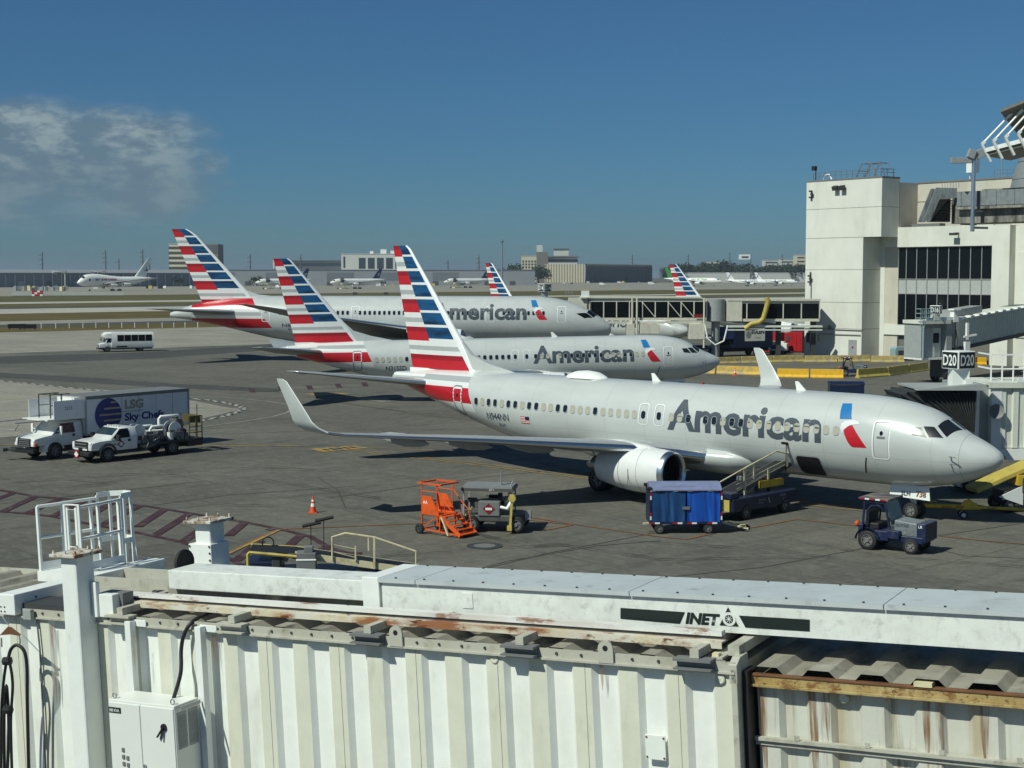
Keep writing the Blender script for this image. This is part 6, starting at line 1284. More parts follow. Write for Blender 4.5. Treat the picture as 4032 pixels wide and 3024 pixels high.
row([((3060,1485),(3186,1487)),((3190,1487),(3322,1489))],'barrier_yellow',['bright yellow plastic barrier right of the far winglet','bright yellow plastic barrier next to the far tow tractor'],'yellow barriers in the front row',.92)
row([((3375,1489),(3491,1480)),((3493,1480),(3575,1468)),((3577,1468),(3650,1458))],'dull_yellow',['shade-toned yellow barrier, nearest of the slanting row','shade-toned yellow barrier in the middle of the slanting row','shade-toned yellow barrier, far end of the slanting row'],'shade-toned barriers in the slanting row',.95)  # duller yellow paints the shaded sides of this row
row([((3810,1437),(3846,1433)),((3848,1436),(3884,1436))],'barrier_yellow',['short yellow barrier behind the D20 sign, left one','bright short yellow barrier behind the D20 sign, right one'],'short yellow barriers behind the sign',.9)
def blue_cart(p,rz,label):
    t=thing('baggage_cart',label,'baggage cart',p,rz); mb=MB(); mb.bb(-1.4,1.4,-.75,.75,.45,.55); mb.bb(-1.4,-1.3,-.75,.75,.55,1.7); mb.bb(1.3,1.4,-.75,.75,.55,1.7); mb.bb(-1.3,1.3,-.72,.72,.55,1.6); mb.build('body','navy',t); mb=MB(); mb.prism([(-.8,1.7),(.8,1.7),(.75,1.8),(.25,1.95),(-.25,1.95),(-.75,1.8)],lambda a,b,s:(s,a,b),-1.45,1.45); mb.build('roof','cart_top' if 'pale' in label else 'navy',t,bevel=.03); wheels(t,[(-1,-.6),(1,-.6),(-1,.6),(1,.6)],.22,.15,n=14)
blue_cart(G(3330,1592),R(-5),'dark blue baggage cart, its roof showing above the nearest fuselage'); blue_cart((33.6,104,0),R(0),'pale roofed baggage cart behind the D20 bridge railing')
# dark equipment behind the barriers, under the glass bridge and the concourse
def gpu(p,rz,label,m):
    t=thing('ground_power_unit',label,'power unit',p,rz); mb=MB(); mb.bb(-1.3,1.3,-.7,.7,.5,1.5); mb.prism([(-1.3,1.5),(1.0,1.5),(.8,1.75),(-1.1,1.75)],lambda a,b,s:(a,s,b),-.65,.65); mb.build('body',m,t,bevel=.04); mb=MB(); mb.bb(-.9,-.1,-.72,-.7,.7,1.3); mb.build('panel','fresh_white' if m=='navy' else 'dark_grey',t); mb=MB(); mb.bar((1.3,0,.5),(2.2,0,.3),.08); mb.build('drawbar','dark_grey',t); wheels(t,[(-.8,-.6),(.8,-.6),(-.8,.6),(.8,.6)],.28,.2,n=14)
gpu((24.3,190,0),R(10),'navy ground unit with a white panel just right of the middle nose','navy'); gpu((20.5,193.5,0),R(30),'grey ground unit behind the middle nose','cart_grey'); gpu((36.5,201,0),R(-20),'white ground unit behind the navy box truck','fresh_white'); gpu((49.5,186,0),R(15),'teal ground unit under the concourse beside the D16 cab','teal_paint')
# ------------------------------------------------------------ foreground jet bridge (a along, b away from the camera, c up)
BO=Vector((-3.54,20,5.81)); psi,beta=.512,.058
BU=Vector((math.cos(psi)*math.cos(beta),-math.sin(psi)*math.cos(beta),math.sin(beta))); BB=Vector((math.sin(psi),math.cos(psi),0)); BV=Vector((-math.cos(psi)*math.sin(beta),math.sin(psi)*math.sin(beta),math.cos(beta)))
BM=Matrix((BU,BB,BV)).transposed()
def rusty(name,base,rust,amt,scale,lo,hi,stretch,rough=.55,second=None):
    """weathered paint: rust / dirt patches with edges of their own"""
    m=bpy.data.materials.new(name); MT[name]=m; nt,b,N,L=nodes(m); b.inputs['Roughness'].default_value=rough; b.inputs['Specular IOR Level'].default_value=.35
    tc=N('ShaderNodeTexCoord')
    def ns(sc,st,det=8,ro=.65):
        mp=N('ShaderNodeMapping'); mp.inputs['Scale'].default_value=st; L(tc.outputs['Object'],mp.inputs[0]); n=N('ShaderNodeTexNoise'); n.inputs['Scale'].default_value=sc; n.inputs['Detail'].default_value=det; n.inputs['Roughness'].default_value=ro; L(mp.outputs[0],n.inputs['Vector']); return n.outputs['Fac']
    def mr(v,a,b_,d): q=N('ShaderNodeMapRange'); L(v,q.inputs[0]); q.inputs[1].default_value=a; q.inputs[2].default_value=b_; q.inputs[4].default_value=d; return q.outputs[0]
    def mx(f,c1,c2):
        q=N('ShaderNodeMixRGB'); L(f,q.inputs['Fac'])
        for k,v in(('Color1',c1),('Color2',c2)):
            if isinstance(v,tuple): q.inputs[k].default_value=v+(1,)
            else: L(v,q.inputs[k])
        return q.outputs[0]
    c=mx(mr(ns(3,(1,1,1)),.3,.7,1),tuple(x*.94 for x in base),tuple(min(1,x*1.04) for x in base))
    if second: c=mx(mr(ns(*second[1]),second[2],second[3],second[4]),c,second[0])
    c=mx(mr(ns(scale*.6,stretch),lo-.06,hi,amt*.5),c,tuple(.5*(x+y) for x,y in zip(base,rust)))
    c=mx(mr(ns(scale,stretch),lo,hi,amt),c,rust); c=mx(mr(ns(scale*2.2,stretch),lo+.08,hi+.03,amt),c,tuple(x*.35 for x in rust))
    L(c,b.inputs['Base Color']); nb=N('ShaderNodeBump'); nb.inputs['Strength'].default_value=.12; nb.inputs['Distance'].default_value=.01; L(ns(25,(1,1,1),4),nb.inputs['Height']); L(nb.outputs[0],b.inputs['Normal']); return m
rusty('bridge_sheet',(.80,.82,.77),(.44,.40,.28),.22,1.1,.55,.75,(1.2,1,.35))
rusty('bridge_sheet_cream',(.68,.68,.57),(.42,.37,.24),.30,1.1,.52,.75,(1.2,1,.35))
rusty('bridge_sheet_rusty',(.60,.605,.54),(.36,.25,.08),.55,1.5,.50,.66,(2.2,1,.12),second=((.20,.065,.02),(2.4,(1.6,1,.10)),.57,.65,.9))
rusty('roof_dirt',(.33,.31,.255),(.15,.14,.115),.7,1.6,.46,.68,(1,.6,1),.8,second=((.42,.41,.37),(3,(1,1,1)),.55,.7,.7))
rusty('trim_dirty',(.48,.47,.40),(.25,.22,.15),.55,2.5,.50,.70,(1.2,1,1),.6)
rusty('rail_rust',(.66,.64,.54),(.27,.085,.022),.9,2.2,.50,.60,(.55,1,1.6),.6,second=((.58,.47,.26),(2.5,(.8,1,1)),.45,.6,.8))
rusty('rail_white',(.70,.70,.67),(.24,.10,.04),.85,2.4,.57,.63,(.5,1,1.5),.5)
rusty('trim_rust',(.40,.29,.11),(.17,.07,.02),.85,7,.50,.62,(1.0,1,1.3),.6,second=((.46,.36,.17),(1.2,(.5,1,1)),.42,.6,.9))
rusty('cover_grime',(.76,.78,.74),(.55,.56,.52),.45,2.6,.45,.68,(1,1,.9),.45,second=((.60,.61,.57),(9,(1,1,1)),.52,.64,.5))
rusty('cover_top',(.50,.54,.55),(.38,.41,.42),.6,1.2,.5,.7,(1,1,1),.5)
rusty('column_white',(.80,.82,.79),(.50,.47,.38),.3,1.5,.58,.78,(1.5,1.5,.5),.45)
rusty('cap_rust',(.62,.60,.52),(.20,.08,.025),.9,5,.48,.58,(1,1,1),.6)
mat('cabinet_white',(.74,.75,.71),.38,var=.02); mat('cable_black',(.014,.014,.015),.55,var=.2); mat('rust_iron',(.16,.07,.03),.7,var=.3)
FB=bpy.data.objects.new('jet_bridge',None); C.objects.link(FB); FB.location=BO; FB.rotation_euler=BM.to_euler()
tag(FB,'weathered white corrugated jet bridge filling the foreground, long white cover on its roof','jet bridge')
A0=-.005-.614*22
def brp(px,py,b):
    """photo point on the plane a distance b behind the bridge's side"""
    r=BM.transposed()@ray(px,py); o=BM.transposed()@(Vector((0,0,CAMH))-BO); t=(b-o.y)/r.y; return o+r*t
def front():
    mb=MB(); corr_wall(mb,A0,6.97,.095,-3.4,-.008,.614,.075,-1,(0,1))
    # outer flats slightly creamier paint than the recessed flats
    for i,f in enumerate(mb.F):
        ys=[mb.V[k][1] for k in f]
        if max(ys)<.03: mb.I[i]=1
        elif min(ys)>.09: mb.I[i]=0
        else: mb.I[i]=0
    mb.bb(A0,6.96,.1,2.65,-3.4,.02,2); mb.build('tunnel_wall',['bridge_sheet','bridge_sheet_cream','trim_dirty'],FB)
    # weld seams on every second rib
    mb=MB()
    for k in range(0,33,2): x=A0+.614*k+.16; mb.bb(x-.003,x+.003,.014,.020,-3.4,-.03)
    mb.build('weld_seam','trim_dirty',FB)
    # roof sheet
    P=[]; x=A0
    while x<6.9:
        for f,d in((0,0),(.30,0),(.48,1),(.78,1),(.96,0)): P.append((x+f*.614,d))
        x+=.614
    mb=MB(); mb.loft([[Vector((a,b,.035+.10*d)) for a,d in P if a<6.9] for b in(.03,.5,1.4,2.62)],0,False,False); mb.build('roof_sheet','roof_dirt',FB)
    mb=MB(); mb.bb(A0,7.02,-.04,.012,-.012,.012); mb.bb(A0,7.02,-.012,.012,.012,.125); mb.bb(A0,7.02,2.6,2.68,0,.16)
    for k in range(62):
        x=A0+.2+.34*k
        if x<6.9: mb.cyl((x,-.012,.075),(x,-.028,.075),.018,8,1)
    mb.build('roof_lip',['trim_dirty','dark_grey'],FB)
    for a in(2.36,5.39):
        mb=MB(); pts=[(-.10,.0),(.10,.0),(.10,.13)]+[(.10*math.cos(R(t)),.17+.10*math.sin(R(t))) for t in range(0,181,20)]+[(-.10,.13)]
        mb.prism(pts,lambda u_,v_,s:(a+u_,-.035+s,.01+v_),-.014,.014); l=mb.build('lifting_lug','trim_dirty',FB); mb=MB(); mb.cyl((a,-.052,.19),(a,-.049,.19),.035,14); mb.build('lug_hole','black',l)
    for a in(-2.45,-.35,1.95,4.24,6.56):
        mb=MB(); mb.bb(a-.25,a+.22,-.16,.02,.13,.16); mb.bb(a-.25,a+.22,-.16,.02,.03,.05); mb.bb(a-.24,a+.21,-.06,-.03,.05,.13); mb.build('support_pad','mid_grey' if a>1 else 'trim_dirty',FB)
        mb=MB(); mb.bb(a-.055,a+.055,-.10,2.5,.165,.265); mb.build('cross_tube','trim_dirty',FB)
    # cable rail
    mb=MB(); mb.bb(-2.75,6.72,.38,.50,.325,.385); mb.build('upper_rail','rail_white',FB); mb=MB(); mb.bb(-2.72,6.76,.26,.44,.268,.285); mb.bb(-2.72,6.76,.40,.43,.285,.325,1); mb.bb(-2.72,6.76,.26,.275,.205,.268); mb.build('lower_rail',['rail_rust','dark_grey'],FB)
    mb=MB(); mb.bb(-2.4,1.45,.88,1.25,.16,.40); mb.build('cover_track','roof_dirt',FB)
    mb=MB(); mb.bb(-2.25,1.42,.74,1.36,.40,.685); mb.build('inner_cover','cover_grime',FB,bevel=.012); mb=MB(); mb.cyl((-2.36,1.1,.42),(-2.31,1.1,.42),.20,20); mb.cyl((-2.36,1.2,.72),(-2.31,1.2,.72),.2,20); mb.build('cable_sheave','rubber',FB)
    # long cover with its lid
    mb=MB(); mb.bb(1.66,16.5,.70,1.66,.30,.70); cv=mb.build('roof_cover','cover_grime',FB)
    x=1.62
    for w_ in(.62,3.17,3.17,3.17,5.0): mb=MB(); mb.bb(x+.006,x+w_-.006,.66,1.70,.722,.748); mb.bb(x+.006,x+w_-.006,.655,.665,.690,.748); mb.build('cover_lid','cover_top',cv); x+=w_
    mb=MB(); mb.cyl((0,0,0),(0,0,.017),.016,6); lb=mb.build('lid_bolt','dark_grey',cv); lb.location=(1.8,1.655,.747)
    for k in range(31):
        for q in((1.8+.46*(k+1),1.655),(1.9+.46*k,.70)): c_=lb.copy(); C.objects.link(c_); c_.location=(q[0],q[1],.747)
    mb=MB(); mb.bb(1.36,1.64,.66,1.70,.29,.755); mb.build('end_plate','column_white',cv,bevel=.01); mb=MB(); mb.bb(1.36,1.58,.62,.8,.20,.29); mb.build('cover_wheel','rust_iron',cv)
    mb=MB(); mb.bb(2.95,3.11,.69,.702,.40,.60); mb.build('access_plate','cover_grime',cv)
    F=lambda a,b:Vector((a,.6935,b))
    CK=lambda x,y:(lambda p:(p.x,p.z))(brp(2400+x/1.3554,2200+y/1.3554,.6935))
    for P in([CK(58,262),CK(402,285),CK(375,347),CK(58,320)],[CK(690,303),CK(1068,325),CK(1068,388),CK(725,367)]): mb=MB(); mb.poly([F(*p) for p in P]); mb.build('logo_bar','sign_black',cv)
    text('lettering','INET','sign_black',cv,lambda a,b:F(CK(405,352)[0]+a,CK(495,352)[1]+b),w=.455,h=.142,bold=.05,shear=.22)
    tri=[CK(632,258),CK(587,355),CK(690,362)]; mb=MB(); mb.poly([F(*p) for p in tri]); lg=mb.build('logo_triangle','sign_black',cv)
    def dsk(cx,cz,r,y,m,nm): mb=MB(); mb.poly([(cx+r*math.cos(k*math.pi/12),y,cz+r*math.sin(k*math.pi/12)) for k in range(24)]); return mb.build(nm,m,lg)
    lx,lz=CK(638,322); dsk(lx,lz,.085,.6915,'cover_grime','logo_ring'); dsk(lx,lz,.052,.6895,'sign_black','logo_ball')
    mb=MB()
    for k in range(4): a=R(45*k+10); mb.bar((lx-.045*math.cos(a),.6885,lz-.045*math.sin(a)),(lx+.045*math.cos(a),.6885,lz+.045*math.sin(a)),.006,.001,0,(0,1,0))
    mb.build('logo_spokes','fresh_white',lg)
    # end frame of the outer tunnel and beam across the roof
    mb=MB(); mb.bb(6.97,7.045,-.03,.30,-3.4,.05); mb.prism([(-.03,-.12),(-.03,.10),(.1,.17),(.34,.17),(.34,-.12)],lambda b,c,s:(7.0+s,b,c),-.05,.05); mb.build('end_frame','trim_dirty',FB,bevel=.008)
    mb=MB(); mb.bb(6.86,7.0,.2,2.6,.15,.27); mb.bb(6.72,6.86,.02,2.6,.14,.165); mb.build('roof_beam','trim_dirty',FB); mb=MB(); mb.bb(6.72,6.80,.05,.14,.165,.20); mb.build('roof_lamp','cream',FB)
    mb=MB(); mb.bb(7.05,7.12,.12,.4,-3.4,.0); mb.build('gap_shade','black',FB)  # black strip paints the shaded gap between the two tunnels
    # inner (right) tunnel
    mb=MB(); corr_wall(mb,7.16,17,.40,-3.4,-.16,.614,.075,-1,(0,0)); mb.bb(7.12,17,.41,2.35,-3.4,-.14); mb.build('inner_tunnel_wall','bridge_sheet_rusty',FB)
    P=[]; x=7.10
    while x<16.8:
        for f,d in((0,0),(.12,1),(.52,1),(.66,0),(.98,0)): P.append((x+f*.614,d))
        x+=.614
    mb=MB(); mb.loft([[Vector((a,b,-.055+.085*d)) for a,d in P] for b in(.27,.8,1.6,2.4)],0,False,False); mb.build('inner_roof_sheet','roof_dirt',FB)
    mb=MB(); mb.bb(7.10,17,.245,.30,-.165,-.075); mb.bb(7.08,17,.20,.30,-.195,-.165); mb.bb(7.09,17,.232,.31,-.075,-.05,1); mb.build('inner_roof_rail',['trim_rust','rust_iron'],FB,bevel=.004)
    mb=MB(); mb.bb(7.06,17,.26,.34,-.84,-.80); mb.bb(7.06,17,.30,.34,-.90,-.84); 
    for k in range(12): mb.bb(7.6+.82*k,7.66+.82*k,.255,.262,-.80,-.74)
    mb.build('side_rail','trim_dirty',FB); mb=MB(); mb.bb(9.0,9.2,.22,.36,-.05,.0); mb.build('roof_lamp','cream',FB)
    # discs and hatch plate
    for a,b,c in((3.80,.016,-.066),(6.83,.0,-.083),(8.18,.318,-.27)):
        mb=MB(); mb.cyl((a,b+.02,c),(a,b-.012,c),.058,24); d=mb.build('inspection_disc','bridge_sheet_cream',FB,bevel=.004); mb=MB(); mb.tube([(a+.048*math.cos(k*math.pi/12),b-.013,c+.048*math.sin(k*math.pi/12)) for k in range(24)],.003,4,closed=True); mb.cyl((a,b-.012,c),(a,b-.016,c),.008,8); mb.build('disc_rim','trim_dirty',d)
    mb=MB(); mb.bb(5.84,6.10,-.004,.015,-1.12,-.82); mb.build('hatch_plate','bridge_sheet',FB,bevel=.005); mb=MB()
    for x in(5.86,6.08):
        for z in(-.85,-1.09): mb.cyl((x,-.004,z),(x,-.014,z),.012,8)
    mb.build('hatch_bolt','rust_iron',FB)
    # lift columns
    for a0,a1,b0,b1,top in((-3.34,-3.02,-.34,.02,1.03),):
        mb=MB(); mb.bb(a0,a1,b0,b1,-3.6,top); c_=mb.build('lift_column','column_white',FB,bevel=.03); mb=MB(); mb.bb(a0-.12,a1+.10,b0-.10,b1+.10,top,top+.05); cp=mb.build('column_cap','cap_rust',c_,bevel=.01)
        mb=MB()
        for x in(a0-.07,a0+.16,a1+.05):
            for y in(b0-.05,b1+.05): mb.cone((x,y,top+.05),(x,y,top+.10),.022,.012,8)
        mb.build('cap_bolt','cap_rust',cp)
    mb=MB(); mb.bb(-3.76,-3.42,3.05,3.42,.2,1.02); c_=mb.build('lift_column','column_white',FB,bevel=.03); mb=MB(); mb.bb(-3.87,-3.38,3.0,3.46,-2.5,.67); mb.build('column_sleeve','column_white',c_,bevel=.01); mb=MB(); mb.bb(-3.90,-3.30,2.93,3.54,1.02,1.07); cp=mb.build('column_cap','cap_rust',c_,bevel=.01); mb=MB()
    for x in(-3.85,-3.6,-3.35):
        for y in(2.98,3.48): mb.cone((x,y,1.07),(x,y,1.13),.022,.012,8)
    mb.build('cap_bolt','cap_rust',cp); mb=MB()
    for x in(-3.84,-3.41):
        for z in(.28,.40,.52,.63): mb.cyl((x,3.0,z),(x,2.985,z),.018,8)
    mb.build('sleeve_bolt','dark_grey',c_); mb=MB(); mb.bb(-3.95,-3.25,2.9,3.6,.17,.22); mb.build('base_plate','column_white',c_)
    # cross beam at the left, brackets, roof frame members
    mb=MB(); mb.bb(-4.97,-4.60,-.13,3.2,.035,.36); xb=mb.build('cross_beam','column_white',FB,bevel=.015); mb=MB()
    for b,c in((.3,.25),(.42,.14),(.9,.24),(1.02,.15),(1.3,.2)): mb.cyl((-4.6,b,c),(-4.592,b,c),.016,8)
    for a,c in((-4.9,.16),(-4.9,.09),(-4.82,.16),(-4.82,.09)): mb.cyl((a,-.13,c),(a,-.138,c),.014,8)
    mb.build('beam_bolt','dark_grey',xb)
    mb=MB(); mb.bb(-2.98,-2.62,-.06,.10,.10,.44); mb.bb(-3.0,-2.9,-.10,-.02,.10,.62); mb.build('column_bracket','column_white',FB,bevel=.008); mb=MB(); mb.bb(-2.98,-2.55,.08,.3,.0,.44); mb.build('bracket_web','mid_grey',FB)
    for b,c,h in((.9,.16,.16),(1.5,.2,.14),(2.2,.18,.18)): mb=MB(); mb.bb(-4.6,-2.75,b,b+.09,c,c+h); mb.build('roof_channel','trim_dirty',FB)
    mb=MB(); mb.bb(-2.78,-2.66,.1,2.6,.17,.26); mb.build('roof_channel','trim_dirty',FB)
    mb=MB(); mb.bb(-4.6,-3.3,.02,.6,-.02,.2); mb.build('drive_box','dark_grey',FB); mb=MB(); mb.bb(-4.45,-4.28,-.12,-.045,-.02,.14); mb.build('junction_box','bridge_grey',FB,bevel=.01)
    for a in(-2.25,-.92): mb=MB(); mb.bb(a-.055,a+.055,-.17,-.055,-3.4,.09); mb.bb(a-.055,a+.25,-.055,-.04,.0,.10); mb.build('cabinet_post','column_white',FB,bevel=.006)
    # service platform with railing and ladder cage
    mb=MB(); mb.bb(-5.95,-4.85,1.6,2.6,.30,.37); mb.bb(-5.95,-4.9,1.58,1.6,.2,.37); mb.build('platform','column_white',FB); mb=MB()
    for p in((-5.9,1.62),(-5.78,2.05),(-5.68,2.6),(-5.0,1.62),(-5.0,2.1),(-5.03,2.6),(-5.2,1.62)): mb.bar((p[0],p[1],.37),(p[0],p[1],1.45),.045)
    for z in(.92,1.45): mb.tube([(-5.9,1.62,z),(-5.78,2.05,z),(-5.68,2.62,z),(-5.66,2.75,z)],.028,6); mb.tube([(-5.0,1.62,z),(-4.98,2.1,z),(-5.02,2.62,z),(-5.06,2.7,z)],.028,6)
    for p,q in(((-5.9,1.62),(-5.55,2.6)),((-5.0,1.62),(-4.95,2.6))): mb.bar((p[0],p[1],.45),(q[0],q[1],.45),.02,.13)
    mb.tube([(-5.24,1.6,.72),(-5.24,1.6,1.5),(-4.92,1.6,1.5),(-4.92,1.6,.72),(-5.24,1.6,.72)],.03,4); mb.tube([(-5.18,1.6,.8),(-5.18,1.6,1.42),(-4.98,1.6,1.42),(-4.98,1.6,.8),(-5.18,1.6,.8)],.012,4)
    mb.build('platform_railing','column_white',FB); mb=MB()
    hoop=lambda z:[(-5.66,2.75,z),(-5.62,3.0,z),(-5.4,3.12,z),(-5.2,3.08,z),(-5.08,2.95,z),(-5.06,2.7,z)]
    for z in(-.6,.0,.72,1.5):
        h=hoop(z)
        for p,q in zip(h,h[1:]): mb.bar(p,q,.015,.09)
    for p in hoop(0): mb.bar((p[0],p[1],-.8),(p[0],p[1],1.5),.06,.02)
    mb.bar((-5.05,2.9,1.45),(-4.9,2.9,-.2),.012); mb.build('ladder_cage','column_white',FB)
    # power cabinet on the side wall
    mb=MB(); mb.bb(-2.22,-.98,-.66,-.16,-3.2,-.915); cb=mb.build('power_cabinet','cabinet_white',FB,bevel=.012); 
    for x0,x1 in((-2.205,-1.62),(-1.60,-.995)): mb=MB(); mb.bb(x0,x1,-.675,-.655,-3.1,-.955); mb.build('cabinet_door','cabinet_white',cb,bevel=.005)
    mb=MB(); mb.bb(-2.20,-1.97,-.682,-.676,-1.10,-1.02); pl=mb.build('name_plate','sign_black',cb); text('lettering','180 KVA','sign_white',pl,lambda a,b:Vector((-2.185+a,-.684,-1.085+b)),h=.045,w=.19,bold=.02)
    mb=MB(); mb.cyl((-1.17,-.67,-1.22),(-1.17,-.70,-1.22),.05,16); mb.bar((-1.17,-.705,-1.22),(-1.27,-.72,-1.36),.03,.02); mb.bar((-1.17,-.705,-1.22),(-1.21,-.72,-1.38),.02,.02); mb.build('rotary_handle','black',cb)
    for k in range(2):
        x=-1.0; mb=MB(); 
        for i in range(16): mb.box((-.972,-.52+.22*k,-1.08-.028*i),(.008,.15,.012),Matrix.Rotation(R(30),3,'Y'))
        mb.box((-.978,-.52+.22*k,-1.28),(.006,.19,.52)); mb.build('vent_louvre','bridge_grey',cb)
    for x in(-2.15,-1.06): mb=MB(); mb.tube([(x+.035*math.cos(k*math.pi/8),-.6,-.875+.035*math.sin(k*math.pi/8)) for k in range(16)],.010,6,closed=True); mb.bar((x,-.6,-.92),(x,-.6,-.91),.03); mb.build('lifting_eye','galv',cb)
    for x,z in((-1.97,-1.62),(-1.97,-1.72),(-1.97,-1.82),(-1.89,-1.73),(-1.89,-1.83)): mb=MB(); mb.box((x,-.68,z),(.05,.02,.06)); mb.build('push_button','mid_grey',cb,bevel=.006)
    mb=MB(); mb.bb(-1.98,-1.84,-.682,-.676,-2.02,-1.96); mb.build('name_plate','mid_grey',cb); mb=MB(); mb.cyl((-1.56,-.68,-1.86),(-1.56,-.70,-1.86),.02,10); mb.bar((-1.56,-.70,-1.78),(-1.56,-.70,-1.98),.02,.02); mb.build('door_latch','steel',cb)
    mb=MB(); mb.bb(-.93,-.91,-.6,-.2,-.98,-.93); mb.build('hinge','galv',cb)
front()
def streaks():
    m=bpy.data.materials.new('rust_streak'); MT['rust_streak']=m; nt,b,N,L=nodes(m); b.inputs['Base Color'].default_value=(.24,.10,.025,1); b.inputs['Roughness'].default_value=.7
    tc=N('ShaderNodeTexCoord'); mp=N('ShaderNodeMapping'); mp.inputs['Scale'].default_value=(22,22,1.6); L(tc.outputs['Object'],mp.inputs[0]); n=N('ShaderNodeTexNoise'); n.inputs['Scale'].default_value=1; n.inputs['Detail'].default_value=7; L(mp.outputs[0],n.inputs['Vector'])
    q=N('ShaderNodeMapRange'); L(n.outputs['Fac'],q.inputs[0]); q.inputs[1].default_value=.38; q.inputs[2].default_value=.64; q.inputs[4].default_value=.8; L(q.outputs[0],b.inputs['Alpha'])
    mb=MB()
    for a,w_,c0,c1,y in((-3.98,.05,-.10,-1.3,.012),(-.78,.04,-.05,-.9,.012),(2.86,.03,-.02,-.25,.012),(5.30,.03,-.02,-.35,.012),(7.22,.05,-.20,-1.4,.318),(7.82,.06,-.20,-1.6,.318),(7.98,.04,-.20,-.8,.318),(9.1,.05,-.2,-1.0,.318),(9.72,.06,-.2,-.9,.318),(-2.14,.03,-.1,-.6,-.172)):
        mb.poly([(a-w_,y,c0),(a+w_,y,c0),(a+w_*.6,y,c0+(c1-c0)*.6),(a+w_*.15,y,c1),(a-w_*.15,y,c1),(a-w_*.7,y,c0+(c1-c0)*.5)])
        mb.build('rust_streak','rust_streak',FB); mb=MB()
streaks()
def hang(name,label,cat,tubes,extra=None,m='cable_black'):
    t=bpy.data.objects.new(name,None); C.objects.link(t); t.location=BO; t.rotation_euler=BM.to_euler(); tag(t,label,cat)
    for nm,pts,r in tubes: mb=MB(); mb.tube([Vector(p) for p in pts],r,10); mb.build(nm,m,t,smooth=60)
    return t
def smooth_path(P,n=8):
    out=[]; P=[Vector(p) for p in P]
    for i in range(len(P)-1):
        p0=P[max(i-1,0)];p1=P[i];p2=P[i+1];p3=P[min(i+2,len(P)-1)]
        for k in range(n):
            t=k/n; out.append(.5*((2*p1)+(p2-p0)*t+(2*p0-5*p1+4*p2-p3)*t*t+(3*p1-p0-3*p2+p3)*t**3))
    out.append(P[-1]); return out
Ak=lambda x,y,b:brp(x/1.4127,1850+y/1.4127,b)
hang('power_hose','black rubber hose running from the roof down to the white power cabinet','hose',[('hose',smooth_path([Ak(1200,780,.5),Ak(1150,800,.3),Ak(1070,845,-.02),Ak(1025,915,-.10),Ak(1008,1000,-.12),Ak(1005,1130,-.2),(-1.32,-.3,-.93)]),.028)])
hang('power_cable','loops of black power cable hanging from a rusty hook plate, bottom left','cable',[('loop',smooth_path([Ak(5,1670,-.5),Ak(10,1300,-.5),Ak(40,1060,-.52),Ak(70,1180,-.5),Ak(60,1400,-.5),Ak(66,1670,-.5)]),.022),('loop',smooth_path([Ak(45,1060,-.45),Ak(60,1000,-.42),Ak(95,975,-.40),Ak(135,1010,-.38),Ak(150,1100,-.36),Ak(152,1300,-.34),Ak(160,1670,-.32)]),.026),('loop',smooth_path([Ak(25,1670,-.42),Ak(22,1400,-.42),Ak(35,1200,-.42),Ak(48,1400,-.42),Ak(42,1670,-.42)]),.024)])
for nm,pts in(('binding',[(15,1070),(40,1040),(60,1070)]),('binding',[(22,1340),(45,1310),(62,1360)])):
    t=[o for o in C.objects if o.name.startswith('power_cable') and o.type=='EMPTY'][0]; mb=MB(); c=Ak(pts[1][0],pts[1][1]+25,-.50); mb.lathe([(-.05,.07),(0,.085),(.06,.07)],c,(0,.1,1),10); mb.build('binding','cable_black',t)
t=hang('cable_hook','rusty triangular hook plate with chain links hanging under the white cross beam','hook',[('wire',[(-4.75,-.25,.04),Ak(50,870,-.45)],.006),('chain',smooth_path([Ak(105,915,-.44),Ak(112,950,-.44),Ak(110,970,-.42)]),.012),('chain',smooth_path([Ak(8,935,-.44),Ak(10,985,-.44)]),.012)],m='galv')
mb=MB(); P=[Ak(0,920,-.45),Ak(45,872,-.45),Ak(62,875,-.45),Ak(118,918,-.45),Ak(100,922,-.45),Ak(60,915,-.45)]; mb.prism([(p.x,p.z) for p in P],lambda a,c,s:(a,-.45+s,c),-.008,.008); mb.build('hook_plate','rust_iron',t)
hang('conduit_pipe','grey conduit with a hanging wire on the bridge wall left of the near column','pipe',[('pipe',[Ak(205,790,.0),Ak(208,870,-.02),Ak(222,1000,-.02),Ak(256,1690,-.02)],.014)],m='mid_grey')
# ------------------------------------------------------------ far side of the airfield: cargo buildings, parked freighters, poles, trees, city
mat('shed_grey',(.20,.22,.25),.8,var=.08,scale=.05,stain=(.15,.165,.19),stamt=.5,stscale=(.02,.02,.06)); mat('shed_light',(.33,.35,.37),.8,var=.05,scale=.03); mat('shed_dark',(.10,.11,.125),.8); mat('roof_grey',(.24,.25,.27),.7); mat('shed_column',(.38,.40,.43),.7)
mat('hotel_cream',(.62,.57,.42),.7,var=.04,scale=.05); mat('hotel_slot',(.07,.065,.05),.6); mat('pale_block',(.58,.58,.54),.7,var=.05,scale=.05); mat('brown_and_wall_shade',(.19,.175,.15),.8); mat('corr_tan',(.46,.42,.31),.7,var=.08); mat('glass_far',(.05,.065,.08),.2); mat('pole_grey',(.09,.095,.10),.8); mat('city_haze',(.24,.32,.40),.9)
def facing(px,py,dz=0):
    return G(px,py)
